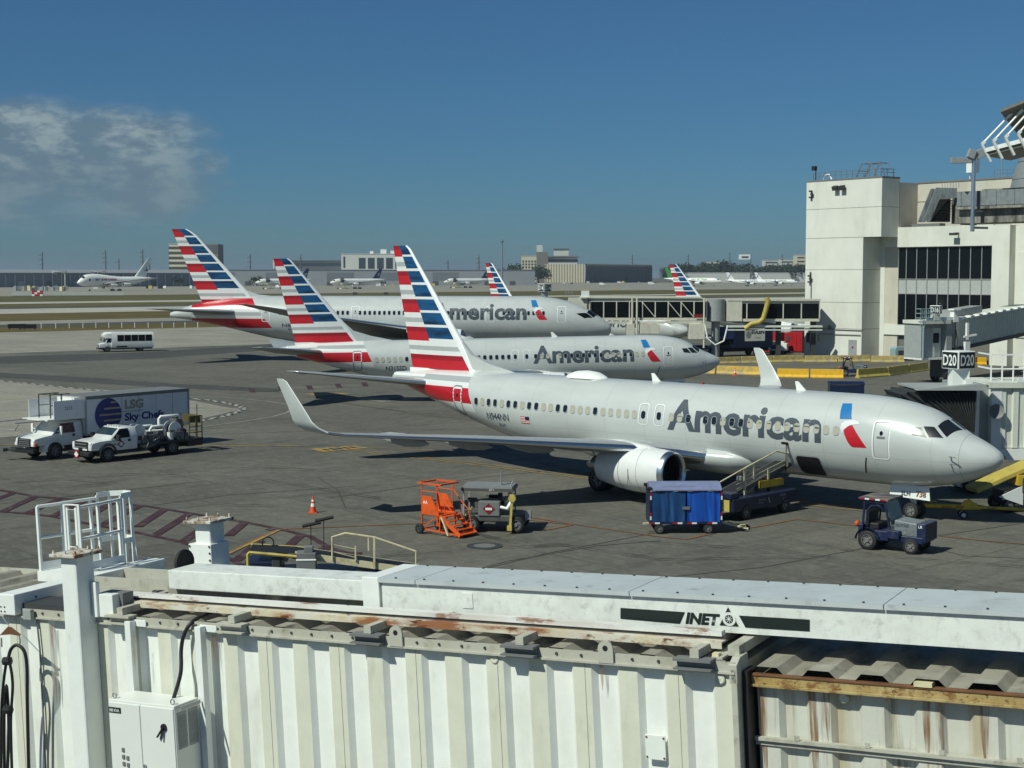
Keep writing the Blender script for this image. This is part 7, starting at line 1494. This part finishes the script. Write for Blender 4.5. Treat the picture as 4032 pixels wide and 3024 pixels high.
def blk(name,label,cat,px0,px1,pyb,pyt,dep,m,roofm=None,dirv=RUN,parts=None,group=None,D=None):
    """box building: front face between two photo columns standing on the ground row pyb, top at row pyt"""
    a=G(px0,pyb) if D is None else AY(px0,1200,D); a.z=0
    # end point: along dirv until the photo column px1
    k=(px1-2016)/FPX; t=(k*a.y-a.x)/(dirv.x-k*dirv.y) if abs(dirv.x-k*dirv.y)>1e-6 else 0
    L=t; top=AY(px0,pyt,a.y).z
    o=thing(name,label,cat,a,math.atan2(dirv.y,dirv.x),group); mb=MB(); mb.bb(0,L,0,dep,0,top); mb.build('wall',m,o)
    mb=MB(); mb.bb(-.4,L+.4,-.4,dep+.4,top,top+.5); mb.build('roof',roofm or 'roof_grey',o)
    return o,L,top
XD=Vector((1,0,0))
# long grey cargo sheds on the left
o,L,top=blk('cargo_shed','long low grey cargo shed behind the white jumbo freighter, far left','warehouse',-120,790,1132,1079,60,'shed_grey','roof_grey')
for k in range(26):
    x=6+k*L/26; mb=MB(); mb.bb(x-.5,x+.5,-1.2,0,0,top-.4); mb.build('column','shed_column',o)
    if k%3==1: mb=MB(); mb.bb(x+3,x+9,-.15,0,0,5.5); mb.build('dock_door','shed_dark' if k%2 else 'shed_light',o)
mb=MB(); mb.prism([(-1,top+.5),(-1,top+1.2),(30,top+4.2),(61,top+1.2),(61,top+.5)],lambda a,b,s:(s,a,b),0,L); mb.build('roof_pitch','roof_grey',o)
o,L,top=blk('cargo_shed','wide light grey cargo shed with darker panels behind the three white freighters','warehouse',800,2106,1126,1063,70,'shed_light','roof_grey',dirv=Vector((.97,.24,0)).normalized())
for x0,x1,z0,z1 in((.02,.09,.35,.85),(.18,.28,.35,.85),(.36,.44,.35,.85),(.52,.60,.35,.85),(.68,.76,.35,.85)): mb=MB(); mb.bb(x0*L,x1*L,-.15,0,top*z0,top*z1); mb.build('wall_panel','shed_grey',o)
for k in range(12): mb=MB(); mb.bb(L*(.04+.08*k),L*(.04+.08*k)+6,-.2,0,0,4.6); mb.build('dock_door','shed_dark',o)
o,L,top=blk('office_block','dark flat roofed office block rising behind the light grey shed','building',1090,1350,1118,1027,40,'shed_dark','shed_dark',dirv=XD,D=1750)
mb=MB(); mb.bb(4,L-2,-.2,0,top-6,top-2.2); mb.build('window','glass_far',o); mb=MB(); mb.bb(-4,-2,-1,1,top-9,top+1); mb.build('sign_tower','pale_block',o)
o,L,top=blk('office_block','white and glass modern office block behind the nearest striped tail','building',1345,1592,1118,1000,40,'pale_block','pale_block',dirv=XD,D=1720)
for k in range(6):
    if k==0: mb=MB(); mb.bb(2.5,4.5,-.3,0,top-16,top-3); mb.build('window','glass_far',o); continue
    x=L*(.28+.145*(k-1)); mb=MB(); mb.bb(x,x+L*.105,-.3,0,top-17,top-4.5); mb.build('window','glass_far',o)
for x,w_,h in((.45,4,3),(.62,7,5),(.78,12,3.4)): mb=MB(); mb.bb(L*x,L*x+w_,5,12,top+.5,top+h+.5); mb.build('roof_unit','fresh_white',o)
o,L,top=blk('hotel','cream hotel with dark horizontal window bands behind the leftmost striped tail','building',669,742,1118,962,30,'hotel_cream','hotel_cream',dirv=XD,D=1500)
for k in range(7): mb=MB(); mb.bb(-.3,L+.2,-.3,.05,top-3.2-5.1*k-1.6,top-3.2-5.1*k+.9); mb.build('window','hotel_slot',o)
mb=MB(); mb.bb(L,L+31,2,30,0,top+.3); mb.build('wing_block','brown_and_wall_shade',o); mb=MB(); mb.bb(L+19,L+30,1.7,2,top-9,top-1); mb.build('sign_panel','shed_dark',o)
# corrugated warehouse, beige hotel and tower (centre right)
a=G(2135,1113); a.z=0
o=thing('warehouse','tall ribbed warehouse, one side sunlit tan and the long side in shade','warehouse',a,0)
p1=G(2300,1113)-a; p2=AY(2616,1110,2050)-a; top=AY(2135,1040,a.y).z
def ribbed(p,q,n,m,nm):
    p=Vector((p.x,p.y,0)); q=Vector((q.x,q.y,0)); d=(q-p); nn=Vector((d.y,-d.x,0)).normalized(); mb=MB()
    for k in range(n):
        for f0,f1,o0,o1 in((0,.4,1.2,1.2),(.4,.5,1.2,0),(.5,.9,0,0),(.9,1,0,1.2)):
            A_1=p+d*((k+f0)/n)+nn*o0; B_1=p+d*((k+f1)/n)+nn*o1; mb.poly([A_1,B_1,B_1+Vector((0,0,top)),A_1+Vector((0,0,top))])
    return mb.build(nm,m,o)
ribbed(Vector((0,0,0)),Vector((p1.x,p1.y-30,0)),16,'corr_tan','end_wall'); s0=Vector((p1.x,p1.y-30,0)); s1=Vector((p1.x+112,p1.y+140,0)); ribbed(s0,s1,34,'brown_and_wall_shade','side_wall')  # end wall in sunlit tan, shade of the long wall painted dark brown
mb=MB(); mb.poly([Vector((0,0,top)),s0+Vector((0,0,top)),s1+Vector((0,0,top)),Vector((40,170,top))]); mb.build('roof','roof_grey',o); mb=MB(); mb.bb(5,60,5,150,0,top-.5); mb.build('core','shed_dark',o)
o,L,top=blk('hotel','pale beige hotel block with gridded balconies left of the ribbed warehouse','building',2053,2112,1100,1008,30,'hotel_cream','pale_block',dirv=XD,D=2150)
for i in range(5):
    for k in range(7): mb=MB(); mb.bb(1.2+i*L/5,1.2+i*L/5+L/9,-.3,0,4+k*4.3,6.6+k*4.3); mb.build('window','hotel_slot',o)
mb=MB(); mb.bb(L,L+17,0,30,0,top+6); mb.build('stair_tower','brown_and_wall_shade',o); mb=MB(); mb.bb(L+.5,L+9,4,12,top+6,top+16); mb.build('tower_head','pale_block',o)
o,L,top=blk('control_building','flat topped building with wide dark eaves and a white roof house above the ribbed warehouse','building',2140,2272,1090,1014,40,'pale_block','hotel_slot',dirv=XD,D=2200)
mb=MB(); mb.bb(-3,L+3,-4,44,top+.5,top+2.6); mb.build('eaves','brown_and_wall_shade',o); mb=MB(); mb.bb(-1,L+1,-.4,0,top-7,top-3); mb.build('window','hotel_slot',o); mb=MB(); mb.bb(L*.32,L*.75,8,30,top+2.6,top+12); mb.build('roof_house','pale_block',o); mb=MB(); mb.bb(L*.3,L*.77,7,31,top+12,top+13.5); mb.build('roof','shed_dark',o)
# pale barrier wall and far blocks on the right
o,L,top=blk('blast_wall','long pale sloping wall behind the blue tailed freighters','wall',2690,3175,1106,1074,3,'pale_block','pale_block',dirv=Vector((.99,.1,0)),D=2250)
for px0,px1,pyt,D,lb in((3135,3166,1004,2300,'cream apartment block beside the tower edge'),(2775,2830,1030,2400,'white low office block among the far trees'),(3010,3060,1024,2450,'pale building above the trees right of the billboard'),(3075,3120,1022,2500,'pale stepped building between billboard and tower')):
    o,L,top=blk('far_building',lb,'building',px0,px1,1090,pyt,30,'pale_block' if D!=2300 else 'hotel_cream','pale_block',dirv=XD,D=D)
    for k in range(4): mb=MB(); mb.bb(1,L-1,-.3,0,top-5-6*k,top-3-6*k); mb.build('window','hotel_slot',o)
t=thing('billboard','white billboard on a tall pole above the trees, right of the far freighters','billboard',AY(2955,1080,2100)*Vector((1,1,0)) if False else Vector((AY(2955,1080,2100).x,2100,0)))
z=AY(2930,1002,2100).z; mb=MB(); mb.bb(-17,0,-.5,.5,z-7,z); mb.build('panel','fresh_white',t); mb=MB(); mb.cyl((0,0,0),(0,0,z),.7,8); mb.build('pole','pole_grey',t); mb=MB(); mb.bb(-13,-3,-.7,-.5,z-5,z-2.5); mb.build('panel_marking','glass_far',t)
rnd=random.Random(21)
# distant city blocks
sk=[(2290,2,6),(2330,8,9),(2350,6,8),(2385,10,14),(2410,8,18),(2430,5,10),(2455,9,9),(2540,9,20),(2575,8,9),(2590,12,8),(2460,14,6),(2370,12,7),(3040,14,9),(3088,10,12)]
for i,(px,w_,h) in enumerate(sk):
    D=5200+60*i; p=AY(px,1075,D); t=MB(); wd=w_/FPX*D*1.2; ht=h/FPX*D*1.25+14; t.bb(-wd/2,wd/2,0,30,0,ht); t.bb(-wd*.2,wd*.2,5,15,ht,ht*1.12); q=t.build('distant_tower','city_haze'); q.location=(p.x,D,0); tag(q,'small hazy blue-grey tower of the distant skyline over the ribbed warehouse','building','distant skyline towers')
# power poles with cross arms, and masts
def pole(px,pyt,pyb,label,arms=3,g='tall power poles',D=1500):
    p=AY(px,1075,D); zt=AY(px,pyt,D).z; t=thing('power_pole',label,'power pole',(p.x,D,0),0,g); mb=MB(); mb.cone((0,0,0),(0,0,zt),.85,.5,8); mb.build('shaft','pole_grey',t)
    for k in range(arms): mb=MB(); mb.bar((-3.4,0,zt-3.5-5.0*k),(1.2,0,zt-3-5.0*k),.55); mb.build('cross_arm','pole_grey',t)
    return p,zt
for px,yt,lb in((168,992,'power pole at far left above the sheds'),(417,985,'tall power pole directly above the nose of the jumbo freighter'),(469,1019,'short pole between the two tall poles over the jumbo'),(563,982,'tall power pole just right of the jumbo tail'),(590,1016,'short pole right of the jumbo tail'),(986,1001,'power pole right of the leftmost striped tail'),(1185,1004,'power pole over the dark office block'),(1886,1006,'power pole left of the fourth striped tail'),(1764,1024,'slim pole between nearest tail and fourth tail'),(2490,1002,'faint power pole above the ribbed warehouse'),(2710,1001,'power pole right of the fifth striped tail'),(2873,994,'power pole left of the billboard'),(3080,1001,'power pole near the pale tower')):
    pole(px,yt,1070,lb,3 if 'short' not in lb and 'slim' not in lb else 1,D=1600 if px<2000 else 2350)
p=AY(1977,1075,1500); zt=AY(1977,948,1500).z; t=thing('radio_mast','tall slim grey radio mast standing alone against the sky','mast',(p.x,1500,0)); mb=MB(); mb.cone((0,0,0),(0,0,zt),1.0,.7,10); mb.build('shaft','shed_grey',t); mb=MB(); 
for k in range(6): a=k*math.pi/3; mb.bar((1.4*math.cos(a),1.4*math.sin(a),zt-1.5),(1.4*math.cos(a),1.4*math.sin(a),zt+1.8),.45)
mb.lathe([(-1,.8),(-.6,1.9),(-.2,1.9),(0,.8)],(0,0,zt),(0,0,1),12); mb.build('antenna_ring','shed_grey',t)
# ------------------------------------------------------------ trees
def leafmat(nm,c): return mat(nm,c,.9,var=.35,scale=.15,spec=.1)
leafmat('leaf_dark',(.035,.050,.020)); leafmat('leaf_mid',(.060,.075,.028)); mat('bark',(.09,.075,.055),.9)
def tree_mesh(seed,h,w_):
    r=random.Random(seed); mb=MB(); cl=[(r.uniform(-.5,.5)*w_,r.uniform(-.5,.5)*w_,h*r.uniform(.42,.9),r.uniform(.16,.34)*w_) for _ in range(11)]
    for cx,cy,cz,cr in cl:
        for k in range(60):
            v=Vector((r.gauss(0,1),r.gauss(0,1),r.gauss(0,.75))).normalized()*cr*r.uniform(.55,1.08); p=Vector((cx,cy,cz))+v; s=r.uniform(.35,.95); a=Vector((r.gauss(0,1),r.gauss(0,1),r.gauss(0,1))).normalized(); b_=a.orthogonal().normalized()*s; c_=a.cross(b_).normalized()*s*.7
            mb.poly([p-b_,p+c_,p+b_,p-c_],0 if r.random()<.6 else 1)
    return mb
TRE=[]
def tree(px,D,h,label,i,g):
    p=AY(px,1075,D); t=thing('tree',label,'tree',(p.x,D,0),rnd.uniform(0,6),g)
    if i<len(TRE): a,b_=TRE[i]; 
    else:
        k=tree_mesh(50+i,13,12).build('crown',['leaf_dark','leaf_mid'],None,normals=False); q=MB(); q.cone((0,0,0),(0,0,7),.5,.25,7); 
        for j in range(4): q.cone((0,0,4.5+.5*j),(2.5*math.cos(j*1.7),2.5*math.sin(j*1.7),9),.2,.06,5)
        s=q.build('trunk','bark'); TRE.append((k,s)); a,b_=k,s; a.parent=t; b_.parent=t; t.scale=(h/13,)*3; return
    for s in(a,b_): c=s.copy(); C.objects.link(c); c.parent=t
    t.scale=(h/13*rnd.uniform(.9,1.3),h/13*rnd.uniform(.9,1.3),h/13)
n=0
for k in range(60):
    px=2640+k*9.0+rnd.uniform(-4,4); tree(px,2330+rnd.uniform(-60,110),rnd.uniform(16,28)*(1.2 if 2790<px<2900 else 1),'dark green tree of the belt behind the far freighters, right of the fifth striped tail',n%6,'trees of the far green belt'); n+=1
for px,D,h,lb in((1995,1700,20,'dark bushy tree right of the radio mast'),(2018,1720,22,'dark bushy tree next to the pale beige hotel'),(1975,1710,14,'small dark tree at the foot of the radio mast'),(1845,1650,9,'small tree above the light grey shed, left of the fourth tail'),(395,1330,13,'tree above the cargo shed behind the jumbo nose'),(410,1340,11,'smaller tree above the cargo shed behind the jumbo nose'),(1010,1500,10,'palm-like tree right of the leftmost striped tail'),(2120,2040,22,'tree at the left corner of the ribbed warehouse'),(2105,2040,18,'smaller tree at the left corner of the ribbed warehouse'),(700,1420,9,'low tree in front of the cream hotel'),(2660,2250,18,'tree beside the fifth striped tail')):
    tree(px,D,h,lb,n%6,'single trees among the far buildings'); n+=1
# roof clutter above the left shed
for px0,px1,pyt,lb in((200,258,1065,'white curved canopy on the shed roof at left'),(358,414,1065,'second white curved canopy on the shed roof')):
    D=1350; p=AY(px0,1075,D); L=(px1-px0)/FPX*D; z=AY(px0,pyt,D).z; mb=MB(); mb.loft([[Vector((x,y,z-1.2-2.6*math.sin(math.pi*x/L)*.8+dz)) for y in(0,8)] for dz in(0,) for x in[L*k/8 for k in range(9)]],0,False,False); mb.loft([[Vector((x,y,z-.2-2.2*math.sin(math.pi*x/L)*.5)) for y in(0,8)] for x in[L*k/8 for k in range(9)]],0,False,False)
    mb.bar((1,1,0),(1,1,z-1.5),.5); mb.bar((L-1,1,0),(L-1,1,z-1.5),.5); q=mb.build('roof_canopy','fresh_white'); q.location=(p.x,D,0); tag(q,lb,'canopy')
# ------------------------------------------------------------ parked freighters
def freighter(label,loc,hd,L,D,zt,paint,fin_m,neng=1,hump=False,finh=1.0,title=None,tm='title_grey',engm=None,tscale=(.1,.3),tailmark=None,gz=1.0,group=None,wl=None,fwd_open=True):
    t=thing('freighter',label,'freighter',(loc[0],loc[1],0),hd+math.pi,group); T=scaled(L,D,zt); k=D/3.9
    if hump:
        T=[(x,c+(2.0*k*.55 if 3<x<L*.24 else (1.0*k*.55 if x<=3 and x>1.2 else 0)),b,w_) for x,c,b,w_ in T]; T.insert(9,(L*.24,zt+.9*k*.5,T[8][2],T[8][3])) if False else None
    F=Fus(T); F.mesh(28,60).build('fuselage',paint,t,smooth=60); cz=zt-1.95*k
    fh=D*1.62*finh; z0=zt-.1*k; x1=L-1.0*k
    le=lambda z:(L-8.6*k)+(z-z0)*.84; te=lambda z:(x1-2.2*k)+(z-z0)*.34
    fin_mesh([z0+fh,z0+fh*.7,z0+fh*.4,z0],le,te,.56,[(0,0)]*3).build('vertical_fin',fin_m,t,smooth=50)
    wl=wl or L*.46
    for s in(1,-1):
        wing_mesh([((L-7.6*k,.3*k,cz+.6*k),4.6*k,.1,(0,0,1)),((L-2.2*k,D*1.75,cz+1.4*k),1.2*k,.09,(0,0,1))],side=s).build('tailplane','wing_grey',t,smooth=40)
        W=wing_mesh([((L*.30,.3*D,cz-1.1*k),L*.19,.12,(0,0,1)),((L*.30+wl*.62*.38,wl*.38,cz-.2*k),L*.10,.11,(0,0,1)),((L*.30+wl*.62,wl,cz+.9*k),L*.035,.09,(0,0,1))],side=s).build('wing',['wing_grey','wing_grey','wing_under'],t,smooth=45)
        for e in range(neng):
            lat=wl*(.36 if e==0 else .68); r_=1.0*k*(.82 if hump else 1.0) if not hump else .62*k*1.0
            engine(t,L*.30+lat*.62-3.0*k*(1 if not hump else .8),lat,cz-1.55*k+(.35*k if e else 0),4.0*k*(.85 if hump else 1),r_,engm or 'fresh_white',s,20)
        gear(t,L*.50,D*.75*s,.65,.5,'main_gear',max(1.5,cz-1.5*k),(-.8,.8))
    gear(t,D*1.4,0,.5,.4,'nose_gear',max(1.2,zt-D))
    for side in(1,-1): drape('windshield',[(1.75*k,R(6)),(2.6*k,R(6)),(2.9*k,R(60)),(2.15*k,R(58))],'glass_dark',t,lambda a,b:F.pth(a,b,.03,side),.5,.1)
    return t,F,k,cz
mat('paint_white2',(.74,.74,.70),.4,var=.04)
# jumbo freighter, nose to the left, port side towards us: heading = pi - small
def port(F,x0,z0,off=.03): return lambda a,b:F.pt(x0+a,z0+b,off,-1)
J=G(300,1139); hdJ=math.pi+.76
dJ=Vector((math.cos(hdJ),math.sin(hdJ)))
t,F,k,cz=freighter('white four-engined jumbo freighter with a raised nose and grey tail emblem, far left',(AY(303,1110,1000).x,1000),hdJ,58,6.6,9.9,'cargo_white',['fresh_white'],2,True,1.25)
text('lettering','SKY','title_grey',t,port(F,12,7.1),h=1.5,bold=.05,cut=.3); text('lettering','LEASE CARGO','cargo_red',t,port(F,16.2,7.1),h=1.5,w=12,bold=.05,cut=.3)
mb=MB(); 
cx,cz2=52.8,15.5
for kk in range(3): mb.tube([(cx+1.3*math.cos(a)+(.6*kk-.6),-.32,cz2+1.7*math.sin(a)) for a in[R(v) for v in range(200,345,12)]],.14,5)
mb.bar((cx,-.32,cz2-1.5),(cx,-.32,cz2+1.6),.25); mb.build('tail_emblem','mid_grey',t)
drape('cargo_door',[(7.2,7.0),(8.6,7.0),(8.6,8.6),(7.2,8.6)],'shed_dark',t,lambda a,b:F.pt(a,b,.03,-1))
# three white twin freighters with dark blue tails, cargo doors open
for px,py,lb in((1006,1138,'white twin-jet freighter half hidden by the leftmost tails, cargo door open'),(1300,1138,'white twin-jet freighter with its dark blue tail in full view, cargo door open'),(1748,1134,'white twin-jet freighter left of the fourth striped tail, cargo door open')):
    p=G(px,py); t,F,k,cz=freighter(lb,(p.x,p.y),math.pi+.62,49,5.0,8.2,'cargo_white',['tail_navy'],1,False,1.0,group='white freighters with open cargo doors')
    drape('cargo_door',[(8.0,5.2),(11.4,5.2),(11.4,7.6),(8.0,7.6)],'shed_dark',t,lambda a,b:F.pt(a,b,.03,-1),.8,.3); mb=MB(); mb.poly([F.pt(8,7.7,.1,-1),F.pt(11.4,7.7,.1,-1),F.pt(11.4,7.7,.1,-1)+Vector((0,-2.3,1.0)),F.pt(8,7.7,.1,-1)+Vector((0,-2.3,1.0))]); mb.build('open_door_leaf','mid_grey',t)  # dark patch paints the unlit hold behind the open door
    mb=MB(); mb.bb(6,12.5,-7.5,-3.6,0,.8); mb.bb(7,11.5,-7,-4,3.8,4.4)
    for x in(7.2,11.2): mb.bar((x,-5.5,.8),(x-3,-5.5,4),.3)
    q=mb.build('cargo_loader','cream'); q.location=t.location; q.rotation_euler=t.rotation_euler; tag(q,'cargo scissor loader beside the open door of '+('the leftmost' if px<1200 else 'the middle' if px<1500 else 'the rightmost')+' white twin freighter','cargo loader','cargo loaders at the far freighters')
    mb=MB()
    for j in range(3): mb.bar((45.5-.5*j,-.3,12.2-.8*j),(43.6-.3*j,-.3,12.0-.8*j),.28)
    mb.build('tail_emblem','fresh_white',t)
# green tailed and blue tailed freighters on the right (nose to the right)
p=G(2855,1114); stb=lambda F,x0,z0,off=.03:(lambda a,b:F.pt(x0-a,z0+b,off,1))
t,F,k,cz=freighter('white freighter with a green swirled tail, partly behind the fifth striped tail',(AY(2842,1100,1420).x,1420),-.36,58,5.6,8.4,'cargo_white',['tail_green'],1,False,1.15)
text('lettering','Aero Air Cargo','tail_green',t,stb(F,30,5.9),h=1.9,w=16,bold=.05,cut=.4)
for px,hd,lb,D,Lf in((3030,-.28,'white freighter with pale blue cross on its tail, left one of the pair',1450,44),(3142,-.3,'white freighter with pale blue cross on its tail, right one of the pair',1520,46)):
    t,F,k,cz=freighter(lb,(AY(px,1100,D).x,D),hd,Lf,4.4,6.6,'cargo_white',['fresh_white'],1,False,1.0,group='white freighters with blue cross tails')
    text('lettering','X','x_blue',t,stb(F,24.5,4.2),h=2.4,bold=.06,cut=.4); text('lettering','CARGO','title_grey',t,stb(F,20.5,4.5),h=1.5,w=9,bold=.03,cut=.4)
    x0=Lf-4.9; mb=MB(); mb.bar((x0-1.2,.32,8.0),(x0+2.6,.32,12.5),.9,.05); mb.bar((x0+1.9,.32,8.0),(x0-.4,.32,12.0),.9,.05); mb.build('tail_emblem','x_blue',t)
# ------------------------------------------------------------ clutter of the cargo ramp: containers, dollies, vans, each its own thing
def small(kind,px,py,w_,h,m,lb,cat,g):
    p=G(px,py); mb=MB(); mb.bb(-w_/2,w_/2,0,1.6,.15,h); mb.prism([(-w_/2,h),(w_/2,h),(w_*.36,h+.3),(-w_*.36,h+.3)],lambda a,b,s:(a,s,b),.1,1.5); mb.bb(-w_/2-.1,w_/2+.1,-.1,1.7,0,.15); o=mb.build(kind,m); o.location=(p.x,p.y,0); o.rotation_euler=(0,0,rnd.uniform(-.4,.6)); return tag(o,lb,cat,g)
for k in range(34):
    px=60+k*6.2+rnd.uniform(-3,3)
    if 118<px<125: continue
    small('cargo_container',px,1141+rnd.uniform(-2,5),rnd.uniform(1.8,2.4),rnd.uniform(1.8,3.2),rnd.choice(['galv','grey_paint','mid_grey','cream','galv','shed_light']),'grey air cargo container in the loose stack left of the jumbo freighter','container','cargo containers left of the jumbo')
for k in range(46):
    px=rnd.choice([rnd.uniform(330,780),rnd.uniform(1090,1190),rnd.uniform(1480,1560),rnd.uniform(1700,1760),rnd.uniform(2010,2110),rnd.uniform(2140,2620)]); py=1141-(px/2200)*25+rnd.uniform(-1,3)
    small('ramp_equipment',px,py,rnd.uniform(1.8,4.5),rnd.uniform(1.2,2.3),rnd.choice(['fresh_white','galv','mid_grey','dark_grey','dull_yellow','fresh_white']),'small cargo ramp cart or van parked along the far sheds','ramp equipment','ramp equipment along the far sheds')
def van(px,py,lb,s=1.,m='truck_white'):
    p=G(px,py); t=thing('service_truck',lb,'truck',(p.x,p.y,0),rnd.uniform(-.3,.3),'service trucks far across the airfield'); mb=MB(); mb.bb(-3.2*s,1.0*s,-1.1,1.1,.7,2.9*s); mb.build('cargo_box',m,t); mb=MB(); mb.prism([(1.0*s,.6),(2.7*s,.6),(2.7*s,1.3),(2.0*s,2.1*s),(1.0*s,2.1*s)],lambda a,b,q:(a,q,b),-1,1); mb.build('cab','truck_white',t)
    for x in(-2.2*s,1.8*s):
        for y in(-1,1): w_=MB(); w_.wheel((x,y,.42),(0,1,0),.42,.3,0,1,10); w_.build('wheel',['rubber','hub_grey'],t)
van(2372,1124,'white service truck driving on the far pavement below the ribbed warehouse'); van(2565,1122,'white high-lift truck on the far pavement right of the ribbed warehouse',1.2); van(2440,1117,'pale service truck parked against the shaded ribbed wall'); van(2022,1113,'white service truck at the right end of the light grey shed'); van(1175,1131,'white service truck between the first two twin freighters')
p=G(148,1166); t=thing('safety_barricade','white and red barricade block standing on the grass strip at left','barricade',p); mb=MB()
for i in range(4):
    for j in range(3): mb.bb(-2.8+1.4*i,-1.45+1.4*i,-.5,.5,.1+.95*j,1.0+.95*j,(i*2+j)%3>0)
mb.build('board',['fresh_white','red'],t)
p=G(270,1165); mb=MB(); mb.bb(-28,28,-1,1,.2,1.9); mb.bb(-28,28,-1.2,1.2,0,.2,1); q=mb.build('concrete_block_row',['pale_block','dark_grey']); q.location=(p.x,p.y,0); q.rotation_euler=(0,0,RA*.35); tag(q,'long low row of pale blocks on the far grass edge below the jumbo freighter','barrier')
for px,lb in((86,'black rear face of the left taxiway sign on the grass'),(129,'black rear face of the right taxiway sign on the grass')):
    p=G(px*.98-18,1298+(px>100)*1.5); t=thing('taxiway_sign',lb,'taxiway sign',p,RA*.4); mb=MB(); mb.bb(-1.7,1.7,-.15,.15,.3,1.15); mb.build('panel','black',t); mb=MB(); mb.bb(-1.5,-1.3,-.1,.1,0,.3); mb.bb(1.3,1.5,-.1,.1,0,.3); mb.build('leg','dark_grey',t)
for x in(36,163,220,273,327,378,429,480,531,584,639,685,729,779):
    p=G(x,1294-.006*x); mb=MB(); mb.cyl((0,0,0),(0,0,.85),.08,8); mb.lathe([(.85,.1),(1.0,.1),(1.05,.02)],(0,0,0),(0,0,1),8); q=mb.build('edge_marker','fresh_white'); q.location=p; tag(q,'short white marker post on the grass strip behind the shuttle bus','marker post','white marker posts on the grass strip')
for px,py in((1398,1160),(1520,1160),(2305,1146),(2420,1141)):
    p=G(px,py); mb=MB(); mb.bb(-1.3,1.3,-.2,.2,.3,1.3); mb.bb(-1.2,1.2,-.1,.1,0,.3); q=mb.build('airfield_sign','dull_yellow' if px>2000 else 'dark_grey'); q.location=p; tag(q,'small airfield guidance sign on the far grass strip','airfield sign','small airfield signs')
# ------------------------------------------------------------ humid air
mb=MB(); mb.bb(-9600,9600,-600,16500,-1,75); hz=mb.build('haze','black'); hz.data.materials.clear(); hm=bpy.data.materials.new('haze'); hm.use_nodes=True; hz.data.materials.append(hm)
nt=hm.node_tree; nt.nodes.clear(); ho=nt.nodes.new('ShaderNodeOutputMaterial'); hv=nt.nodes.new('ShaderNodeVolumePrincipled'); hv.inputs['Color'].default_value=(.72,.84,1.0,1); hv.inputs['Density'].default_value=.00009; hv.inputs['Anisotropy'].default_value=.3; nt.links.new(hv.outputs[0],ho.inputs['Volume'])
hz['kind']='stuff'; hz.display_type='WIRE'
